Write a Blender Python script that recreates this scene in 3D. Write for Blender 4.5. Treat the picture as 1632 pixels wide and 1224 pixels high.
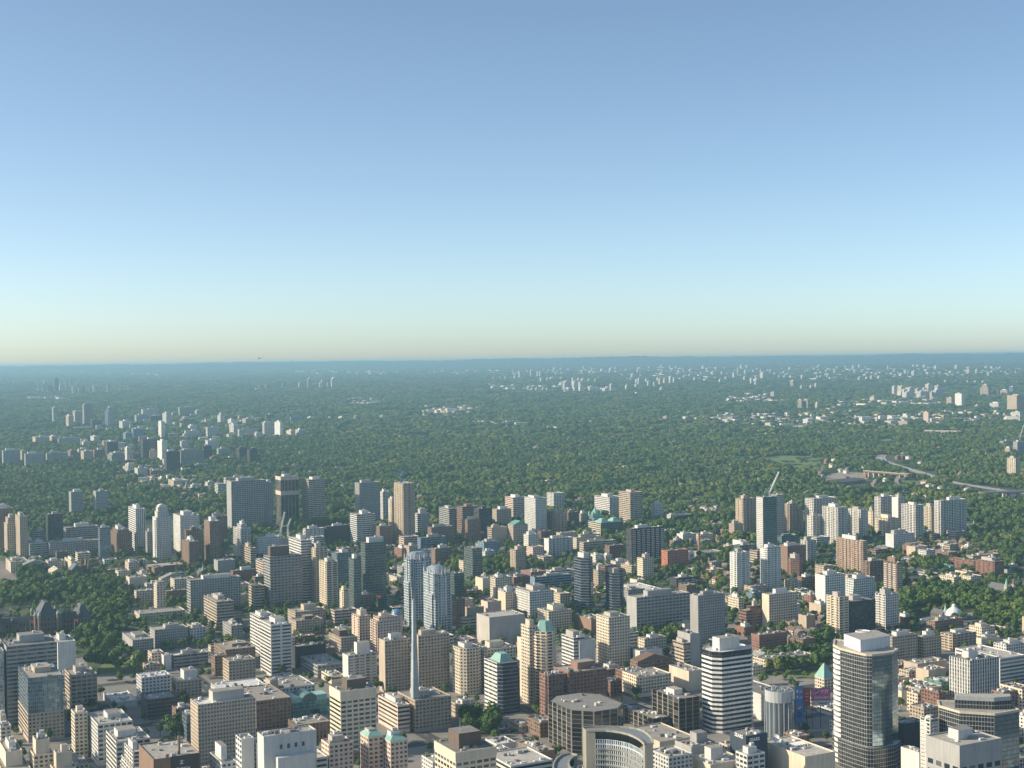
import bpy, bmesh, math, random, json
from mathutils import Vector, Matrix
for o in list(bpy.data.objects): bpy.data.objects.remove(o)
scene = bpy.context.scene
C = scene.collection
R = math.radians
# ------------------------------------------------------------------ camera
CAM_ROT = [[0.9999249, 0.012254, 0.0], [-0.0002151, 0.0175515, -0.9998459], [-0.0122521, 0.9997709, 0.0175529]]
cam = bpy.data.cameras.new('camera'); camo = bpy.data.objects.new('camera', cam); C.objects.link(camo)
cam.sensor_width = 36; cam.lens = 36*2250/1632; cam.clip_start = 1; cam.clip_end = 60000
camo.matrix_world = Matrix.Translation((0, 0, 330)) @ Matrix(CAM_ROT).to_4x4()
scene.camera = camo
# ------------------------------------------------------------------ sky, sun, exposure
SUN_EL, SUN_AZ = 26.0, 266.0          # azimuth clockwise from +Y (camera looks along +Y)
w = bpy.data.worlds.new('World'); scene.world = w; w.use_nodes = True
nt = w.node_tree
sky = nt.nodes.new('ShaderNodeTexSky'); sky.sky_type = 'NISHITA'; sky.sun_disc = False
sky.sun_elevation = R(SUN_EL); sky.sun_rotation = R(SUN_AZ)
sky.altitude = 900; sky.air_density = 0.62; sky.dust_density = 1.6; sky.ozone_density = 2.0
bg = nt.nodes['Background']
tint = nt.nodes.new('ShaderNodeMix'); tint.data_type = 'RGBA'; tint.blend_type = 'MULTIPLY'; tint.inputs[0].default_value = 1; tint.inputs[7].default_value = (1.02, 1.0, .87, 1)
nt.links.new(sky.outputs[0], tint.inputs[6]); nt.links.new(tint.outputs[2], bg.inputs[0]); bg.inputs[1].default_value = 0.129
sl = bpy.data.lights.new('sun', 'SUN'); sl.energy = 3.8; sl.angle = R(.53); sl.color = (1, .86, .64)
so = bpy.data.objects.new('sun', sl); C.objects.link(so)
so.rotation_euler = (R(90-SUN_EL), 0, R(180-SUN_AZ)); so.location = (-800, 0, 900)
scene.view_settings.view_transform = 'Standard'; scene.view_settings.look = 'None'
scene.view_settings.exposure = 0.7; scene.view_settings.gamma = 1
scene.render.engine = 'CYCLES'
scene.cycles.max_bounces = 5; scene.cycles.volume_bounces = 0
# ------------------------------------------------------------------ data: one row per building (metres)
K = json.loads(r"""{"silver_left_tower":[-127.4,1740.4,0.0,27.4,22.9,89.6],"silver_right_tower":[-95.1,1684.7,0.0,20.5,34.7,79.5],"domed_teal_tower":[146.5,2640.4,0.5,26.3,18.8,36.9],"teal_offices":[159.1,2577.6,0.0,49.0,45.0,28.6],"deco_tower":[-590.7,2328.0,0.0,25.2,29.8,75.6],"twin_church":[-691.3,2172.1,0.0,32.4,20.0,14.0],"gothic_church":[653.7,1872.6,0.0,21.0,38.0,16.0],"conservatory":[542.0,1737.3,0.0,14.8,30.0,12.0],"hall_outer":[[43.6,923.3,88.0],[49.9,924.3,88.0],[59.0,924.1,88.0],[68.1,923.1,88.0],[74.0,921.3,88.0],[79.2,917.8,88.0],[82.7,912.2,88.0],[84.9,904.2,88.0],[86.1,895.9,88.0],[86.3,887.7,88.0],[85.8,882.0,88.0]],"hall_inner":[[45.5,916.1,88.0],[51.4,915.2,88.0],[58.4,914.5,88.0],[63.2,912.4,88.0],[68.0,909.3,88.0],[72.5,904.3,88.0],[75.9,897.6,88.0],[77.9,892.6,88.0],[79.1,888.0,88.0],[79.6,884.1,88.0],[80.6,882.2,88.0]],"hall2_outer":[[40.6,936.3,66.0],[36.2,940.5,66.0],[32.6,939.2,66.0],[29.3,935.3,66.0],[26.5,928.2,66.0],[24.5,919.4,66.0],[23.7,910.7,66.0],[23.7,900.4,66.0],[24.5,887.1,66.0]],"hall2_inner":[[40.3,933.9,66.0],[37.9,932.2,66.0],[35.9,928.2,66.0],[34.4,922.5,66.0],[34.0,917.2,66.0],[34.1,911.1,66.0],[35.0,905.1,66.0],[36.2,899.9,66.0],[37.9,888.2,66.0]],"dark_roof":[[258.3,1141.8,95.0],[260.7,1128.0,95.0],[267.2,1115.2,95.0],[272.5,1107.0,95.0],[275.2,1103.4,95.0],[279.4,1102.3,95.0],[288.4,1105.6,95.0],[297.5,1110.8,95.0],[305.0,1121.8,95.0]],"dark_box":[[266.7,1141.3,95.0],[273.5,1114.8,95.0],[302.1,1133.2,95.0]],"oct_roof":[[324.8,1079.2,60.0],[334.9,1060.3,60.0],[358.2,1052.6,60.0],[380.7,1063.7,60.0],[379.9,1076.0,60.0]],"oct_box":[[335.0,1072.9,60.0],[362.5,1065.9,60.0],[377.0,1069.4,60.0]],"spire":[-90.1,1256.4,29.1,86.1],"legis":{"C":[-576.8,1704.7],"u":[-65.6,-44.4,-35.8,-2.7,25.1,47.4,61.7],"z":[18.4,23.7,23.0,40.6,19.9,34.4]},
"sears_w":[166.4,1071.4,45.5,171.7,1061.2,43.8],"sears_s":[174.9,1059.7,45.6,185.1,1065.0,40.2],"z_s":[-244.3,992.3,52.3,-226.0,1001.8,36.5],"z_chim":[-240.7,1002.7,52.0,64.6],"hotel_s":[73.6,1495.3,25.7,80.4,1498.9,19.5],"banner":[278.5,2240.5,20.2,287.0,2244.9,4.3],"media":[217.1,1210.2,40.0],"bb_fig":[[234.3,1216.2,31.8],[240.6,1216.2,21.2]],"bb_blue":[[242.5,1220.2,43.2],[249.4,1220.2,11.9]],"bb_red":[[252.8,1234.2,38.1],[258.1,1234.2,23.1]],"bb_pink":[[261.7,1244.2,35.2],[278.0,1244.2,24.7],[277.6,1244.2,20.2]],"media_r":22.9,"cr_white":[425.1,2337.6,101.1,440.8,2337.6,137.8],"cr_a":[-404.2,2442.7,34.0,-396.6,2442.7,70.3],"cr_b":[-400.6,2499.3,36.0,-395.2,2499.3,51.7],"cr_right":[1548.9,4307.1,69.4,1561.5,4307.1,110.0],"cr_yel":[-411.2,1282.2,0.0,-410.1,1282.2,30.0,-395.2,1282.2,25.1,-445.0,1282.2,19.5],"cr_blue":[-200.5,2524.0,111.4,-200.3,2524.0,128.4,-211.6,2524.0,126.8,-190.1,2524.0,127.9],"heli":[-751.1,4200.0,342.0],"sp_green_a":[438.4,1820.5,0.0,30.4],"sp_green_b":[860.7,2637.1,0.5,17.8],"sp_green_c":[536.7,1755.9,0.0,18.3],"sp_pale":[-804.3,3469.3,10.9,35.3],"sp_chim_a4":[539.2,1777.5,0.0,10.0],"chim_a3":[313.6,2385.0,0.0,32.3],"chim_f4":[822.3,3745.7,14.3,16.9],"sp_green_d":[-479.7,2169.7,0.0,21.6],"dish":[200.4,1085.5,36.0],"flag_a":[-515.3,1646.6,0.0,32.8],"flag_b":[-581.4,1688.0,0.0,24.4],"fl_top":[-161.1,1648.5,44.0],"dome_blue":[-141.2,1683.7,30.0],"uptown":[[[-1767.7,5713.2],[-1894.5,6424.2],[-1911.4,6837.6],[-1557.2,7221.1],[-1147.8,5315.5],[-1000.7,4053.3],[-1193.2,4287.8],[-1446.0,4928.7],[-1520.6,4940.5]],[[-1474.3,6742.6],[-1204.1,6792.2],[-962.2,5421.1],[-1005.6,4590.7]]],"highway":[[1133.3,4326.6,21.6],[1101.5,4227.5,20.3],[1080.4,4118.3,19.0],[1075.9,3991.7,17.4],[1079.8,3852.3,15.7],[1083.3,3733.1,14.2],[1079.3,3618.6,12.7],[1083.1,3535.6,11.7],[1092.7,3455.6,10.7],[1116.6,3377.3,9.7],[1139.4,3294.1,8.7],[1170.5,3224.6,7.8],[1225.1,3170.7,7.1]],"ramp":[[1005.5,3611.1,12.6],[975.6,3555.4,11.9],[949.3,3488.6,11.1],[932.1,3414.2,10.2],[897.3,3330.7,9.1]],"road2":[[997.6,4513.8,23.9],[1011.6,4485.5,23.6],[1003.1,4395.6,22.4],[972.0,4293.6,21.2]],"road3":[[1347.2,5719.3,39.0],[1447.6,5919.1,41.5],[1543.5,6087.0,43.6],[1597.0,6124.2,44.1]],"avenue":[[-910.5,2423.0,0.0],[-851.5,2321.1,0.0],[-817.2,2249.0,0.0],[-767.2,2142.5,0.0],[-731.7,2069.0,0.0]],"pk_meadow":[[[720.4,4284.1],[828.0,4363.3],[935.7,4299.0],[843.7,3846.1],[794.7,3778.3],[783.0,3854.2],[779.2,4012.6],[749.7,4210.8]],[[1238.5,4965.5],[1345.8,5024.2],[1326.9,4937.2],[1234.6,4853.7]],[[879.9,4082.2],[895.7,4037.8],[885.0,3957.4],[831.4,3810.2],[817.5,3793.6]],[[987.2,3580.2],[1023.3,3526.9],[983.8,3423.0],[948.0,3427.3]]],"pk_lawn":[[[-849.0,4154.7],[-770.7,4207.3],[-668.0,4180.3],[-662.3,4120.9],[-755.0,4121.1]],[[285.5,1467.1],[311.6,1473.1],[311.3,1448.7],[303.8,1436.9],[280.8,1443.2]],[[-176.4,1939.6],[-158.2,1942.4],[-154.8,1909.8],[-173.4,1906.2]],[[-464.9,1580.6],[-437.8,1585.7],[-420.1,1551.5],[-426.7,1495.5],[-441.8,1496.3]]],"pk_yard":[[[791.3,3672.4],[887.9,3802.7],[951.8,3757.6],[902.9,3590.8],[818.1,3504.6],[772.6,3541.9]]],"trees":{"park around the dark stone legislature":[[[-807.9,2268.6],[-736.4,2177.4],[-670.3,2128.9],[-601.9,2117.6],[-566.8,2045.3],[-517.2,1876.9],[-516.1,1812.8],[-546.1,1814.8],[-573.7,1890.3],[-626.3,1943.2],[-664.1,1935.8],[-694.2,1898.6],[-752.4,2059.2],[-726.1,2074.3]]],"lawn between the legislature and the grey institute":[[[-525.5,1684.5],[-531.2,1764.8],[-516.8,1815.6],[-477.1,1753.0],[-469.9,1681.1],[-441.8,1579.2],[-479.4,1581.4],[-498.2,1596.1]],[[-482.3,1581.6],[-464.9,1580.6],[-436.3,1496.0],[-457.9,1509.4]],[[-451.9,1559.9],[-416.8,1571.1],[-395.2,1493.8],[-429.5,1495.6]],[[-310.3,1210.2],[-311.9,1243.0],[-303.7,1251.0],[-291.4,1213.3]]],"row in front of the long dark grey slab":[[[134.4,1640.2],[159.4,1668.8],[189.3,1667.0],[187.2,1629.6],[167.6,1577.5],[159.8,1613.1],[134.3,1621.9]]],"grove beside the green playing field":[[[269.5,1515.7],[308.0,1537.7],[341.3,1531.7],[334.2,1488.6],[316.8,1474.4],[284.3,1461.2],[267.7,1451.1],[259.9,1462.6]],[[335.2,1613.5],[363.4,1630.0],[353.1,1568.5],[330.5,1578.4]]],"dark clump below the glass office with a green roof":[[[-51.0,1278.5],[-35.2,1291.3],[-17.6,1285.9],[-16.0,1242.0],[-42.7,1234.8]]],"strip beside the curved road":[[[-799.8,2274.7],[-776.6,2272.8],[-739.1,2203.2],[-740.1,2165.1]]],"block below the blue grey office":[[[-50.5,2254.0],[-41.2,2310.1],[-7.9,2307.3],[-5.7,2170.1],[-27.1,2159.0],[-47.1,2186.4]],[[-101.8,2315.3],[-87.1,2374.0],[-79.6,2215.5],[-95.1,2203.5]]],"conservatory park":[[[519.8,1901.7],[568.2,1950.0],[590.8,1937.7],[631.6,1955.9],[665.9,1942.7],[688.7,1899.6],[609.2,1680.9],[577.4,1740.3],[575.2,1801.9],[563.8,1849.4],[517.9,1805.9],[478.8,1746.9]]]},
"wood":[[[822.4,2558.9],[1046.3,2883.1],[747.1,2060.3],[718.2,2062.6],[781.8,2268.1],[783.1,2390.2]],[[596.5,2159.9],[669.5,2221.1],[623.8,2070.1],[607.5,1957.7],[541.8,1962.6]],[[291.7,2717.0],[362.2,2846.5],[439.8,2818.7],[385.1,2528.8],[345.3,2605.3],[298.8,2609.4]],[[293.7,2281.4],[362.1,2365.0],[302.7,1980.5],[260.7,2028.1]],[[-955.8,2975.2],[-818.1,2961.7],[-767.6,2777.5],[-917.7,2888.6]]],"forest_line":[[-1295.5,2855.9],[-977.8,2894.7],[-921.2,2919.5],[-847.0,2932.8],[-840.8,3129.9],[-753.9,3267.7],[-738.6,3399.3],[-762.8,3623.7],[-543.7,3064.8],[-444.1,2945.6],[-350.4,3045.1],[-241.1,3034.0],[-179.7,3144.1],[-38.9,3070.2],[59.0,3180.0],[156.0,2886.6],[262.6,2928.4],[346.3,2974.1],[447.1,2858.0],[601.9,3061.4],[736.0,3169.1],[862.5,3219.5],[936.3,3085.3],[882.0,2672.1],[880.7,2409.0],[1111.9,2309.7]],"strip":[[[-977.1,3565.0],[-1047.2,3700.2],[-1206.5,4335.7],[-1296.3,4585.6],[-1267.7,4631.9],[-989.7,4053.3],[-801.5,3703.4],[-688.4,3176.9],[-706.2,3154.4],[-809.7,3399.6],[-911.0,3557.3]],[[1348.4,4190.8],[1348.4,4190.8],[1347.3,4186.4]]],"houses":{"street of brick houses left of the white glass condominiums":[[[293.7,2281.4],[310.0,2280.0],[339.9,2221.3],[307.7,2024.5],[271.6,2027.3]],[[280.2,2611.1],[291.0,2502.7],[315.6,2466.2],[324.4,2534.6],[302.8,2643.7]]],"streets right of the dark red brown tower pair":[[[648.4,2339.5],[750.5,2459.4],[782.9,2422.8],[791.7,2296.6],[716.2,2217.1],[689.6,2247.4],[607.9,2159.0]],[[566.7,2039.1],[588.5,1959.1],[542.3,1951.9]],[[604.2,2406.6],[625.7,2357.0],[650.5,2339.3],[618.3,2267.8],[577.9,2285.8]]],"rows beside the red brick hospital":[[[315.9,1720.5],[341.1,1750.1],[383.9,1747.3],[361.8,1639.4],[341.7,1631.3],[321.7,1651.2]],[[316.2,1642.2],[338.1,1640.8],[328.8,1587.2],[309.3,1597.2]]],"uptown high street at the left":[[[-1041.3,3800.8],[-905.1,3650.6],[-769.1,3540.7],[-690.7,3177.1],[-747.0,3258.5],[-894.5,3555.4],[-999.1,3645.8]]],"neighbourhood behind the orange red block":[[[381.6,2765.3],[414.7,2705.6],[375.4,2494.7],[353.7,2531.8]],[[336.1,2249.3],[395.0,2272.7],[363.1,2090.6],[340.1,2022.0],[314.7,2094.4]]]},
"indus":[[[592.9,6293.5],[642.6,6598.3],[770.8,6680.9],[961.2,6751.7],[1215.6,6714.9],[1422.7,6529.6],[1223.9,5618.9],[1023.8,5658.5],[950.8,5932.0],[777.5,6253.4]],[[1247.7,5782.5],[1410.0,6532.6],[1629.4,6710.2],[1763.5,6450.5],[2078.2,6602.4],[2373.0,6531.5],[2162.5,5952.5],[1861.6,5831.9],[1541.0,5638.0],[1455.4,5740.0]],[[1457.3,6751.5],[1716.6,7950.2],[2090.0,8011.4],[2455.9,8077.5],[2192.0,7210.5],[1927.2,7142.2]],[[1178.5,8019.9],[1439.2,8968.5],[1606.9,8915.0],[1532.4,7838.7],[1286.7,7595.7]],[[-432.8,6786.8],[-494.7,7768.0],[-285.0,7862.9],[-168.8,7403.0],[-267.4,6693.8]],[[-3733.0,21556.7],[-3064.2,22331.9],[-1311.0,18532.1],[-1205.5,17036.2],[-2529.8,18431.6]],[[-1453.8,19733.5],[-35.0,19757.7],[1500.8,20355.5],[1134.9,15403.4],[-29.3,16215.6],[-1272.0,17259.2]],[[1444.7,20408.1],[4180.4,19160.9],[2531.1,11605.7],[1851.9,11534.1],[1357.4,11739.9],[877.1,12408.4]],[[4148.1,19193.4],[5900.2,16231.5],[4695.8,12919.2],[3727.9,11837.4],[2806.4,11137.0],[2682.8,12417.3]],[[2425.9,9078.6],[2791.9,9181.5],[2407.6,7918.8],[2200.5,8153.6]],[[-200.3,6465.8],[40.6,6029.0],[183.1,5741.7],[179.2,5621.5],[18.5,5900.8],[-196.6,6343.7]],[[-3435.4,9832.7],[-3199.9,9980.6],[-2927.1,9474.2],[-3210.4,9556.7]],[[-8259.9,25292.6],[-4956.2,20168.8],[-4524.3,18409.6],[-7085.1,21693.0]],[[-1067.8,8932.1],[-880.5,9071.5],[-791.9,8154.0],[-943.2,8194.6]],[[-179.4,11667.1],[785.5,10674.7],[701.4,9538.3],[292.5,9913.7],[-164.6,10678.4]]],"cars":[[[-57.8,1304.0],[-35.5,1305.2],[-18.8,1283.7],[-17.5,1276.9],[-35.3,1295.9],[-56.3,1294.6]],[[-15.2,1276.8],[-7.1,1267.5],[4.1,1241.1],[16.0,1211.6],[10.5,1211.8],[-4.8,1241.5],[-15.4,1267.9]]],"bridge_a":[909.8,3657.2,13.2,989.6,3531.1,11.6],"bridge_b":[1504.9,5150.8,31.9,1607.8,5063.6,30.8],"bridge_c":[1036.6,3127.5,6.6,1150.2,3153.1,6.9],"shed":[[791.5,3443.7,18.5],[878.4,3512.1,19.4]],"clusters":[["hazy office and apartment towers of the farthest uptown cluster on the left","tiny hazy tower in the farthest cluster at upper left",[[-3794,11297,109,22,41],[-3723,11190,107,30,63],[-3657,11113,106,55,60],[-3590,11090,106,38,115],[-3600,11232,108,45,66],[-3544,11213,108,18,96],[-4071,13033,124,19,70],[-3304,10605,100,27,62],[-3858,12494,120,13,56],[-3251,10588,100,25,57],[-3222,10578,100,25,62],[-3941,12971,123,19,70],[-3907,12955,123,16,47],[-3187,10642,101,13,50],[-3114,10494,99,36,75],[-3640,12393,120,16,33],[-3071,10707,101,33,75],[-4560,13749,128,20,56],[-3071,11052,106,20,35],[-3041,11181,107,14,30],[-5022,14236,131,23,38],[-5572,15365,138,19,62]]],["slim towers with slanted tops far out in the green suburb","hazy slim tower far out in the green suburb under the horizon",[[-1718,11386,110,23,56],[-1640,11358,109,24,77],[-1540,11322,109,18,53],[-1533,11380,110,23,69],[-1506,11524,112,25,47],[-1461,11446,111,23,71],[-1870,11503,111,25,47],[-2024,10833,103,29,24],[-1983,10928,104,22,24],[-2078,11579,112,15,28],[-2019,11557,112,17,31],[-2431,13273,125,14,27]]],["blocks and towers of the far suburb at the centre","small hazy block in the far suburb near the centre of the horizon",[[-181,13548,127,32,30],[-115,13626,127,32,32],[-67,13483,126,29,36],[27,14024,130,43,38],[77,14311,131,51,75],[194,14435,132,42,80],[266,14660,133,24,66],[292,14643,133,21,66],[257,12498,120,52,42],[313,12568,121,34,40],[365,13121,124,83,35],[459,13178,125,45,30],[540,12596,121,38,36],[587,12468,120,25,38],[606,12163,118,55,36],[659,12134,118,31,36],[709,12012,118,15,32],[568,16129,142,43,41],[-147,10672,101,75,29],[139,9892,91,27,36],[170,9882,91,23,36],[216,9890,91,25,36],[244,9881,91,23,31],[799,13092,124,24,27],[929,17827,152,48,40]]],["pale apartment slabs of the far right suburb","small pale apartment slab in the far suburb right of centre",[[815,10062,93,24,45],[1037,12320,119,29,35],[908,10348,97,39,37],[1002,11367,110,20,46],[1011,11265,108,30,57],[1126,11836,115,26,37],[1035,10728,102,33,51],[1079,10711,101,23,41],[1249,12103,118,24,40],[1166,11140,107,38,55],[1218,11281,109,37,51],[1272,11359,109,29,55],[1317,11477,111,21,52],[1759,16486,144,18,40],[1855,16413,144,41,44],[1929,16356,144,32,40],[1983,16314,143,23,40],[2052,16261,143,50,44],[1726,13727,128,37,32],[1556,12032,118,28,35],[2005,14950,135,38,35],[1639,11988,117,54,27],[2047,14399,132,67,45],[2162,14538,133,24,39],[2212,14504,133,18,29],[1669,11334,109,35,39],[2375,14842,135,37,51],[2422,14655,133,45,50],[2618,15308,137,22,45],[1853,10933,104,18,55],[1865,10803,103,43,43],[1966,11923,117,45,43],[2196,12712,122,41,29],[2730,15479,138,31,42],[2252,12678,122,91,63],[2824,15408,138,42,42],[2669,14333,131,46,26],[2726,14293,131,46,28],[2783,14254,131,44,28],[2465,12776,122,46,26],[2385,12597,121,20,34],[2476,12542,121,16,34],[2507,12199,119,33,42],[2013,9819,90,26,31],[2100,9917,91,21,27],[2160,10029,93,18,36],[1020,9667,88,31,35],[1536,7108,56,12,35],[1786,12409,120,18,28],[1628,13351,126,31,30]]],["pale blocks of the far right suburb below the horizon","tiny pale block far off at the right below the horizon",[[3345,15014,136,43,40],[3375,14746,134,58,37],[3522,16229,143,32,29],[2826,11479,111,47,41],[2946,11723,114,21,32],[2956,11606,113,29,42],[3397,13152,124,40,35],[3754,13371,126,48,40],[3642,13247,125,36,25],[5054,17757,152,45,43],[5038,17521,151,54,46],[5106,17456,150,107,45],[3959,13433,126,51,27],[4009,13398,126,43,24],[4088,13481,126,48,32],[4170,13424,126,43,40],[4232,13380,126,41,31],[4277,13211,125,50,57],[4373,13280,125,43,57],[4453,13224,125,31,24],[5470,16082,142,66,36],[5542,16017,142,43,36],[4527,13310,125,50,37],[4630,13236,125,17,31],[4726,13237,125,31,32],[3559,10661,101,29,21],[3457,10703,101,15,21],[3508,10682,101,13,21],[3307,10764,102,19,24],[3422,10881,104,18,20],[2549,8993,80,13,18],[2623,8903,79,12,12],[2301,6980,55,12,19],[2086,6322,47,12,18],[1998,6507,49,12,16],[2856,12766,122,25,28],[2636,12176,119,15,36],[2406,8092,69,25,44]]]]}""")
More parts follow.
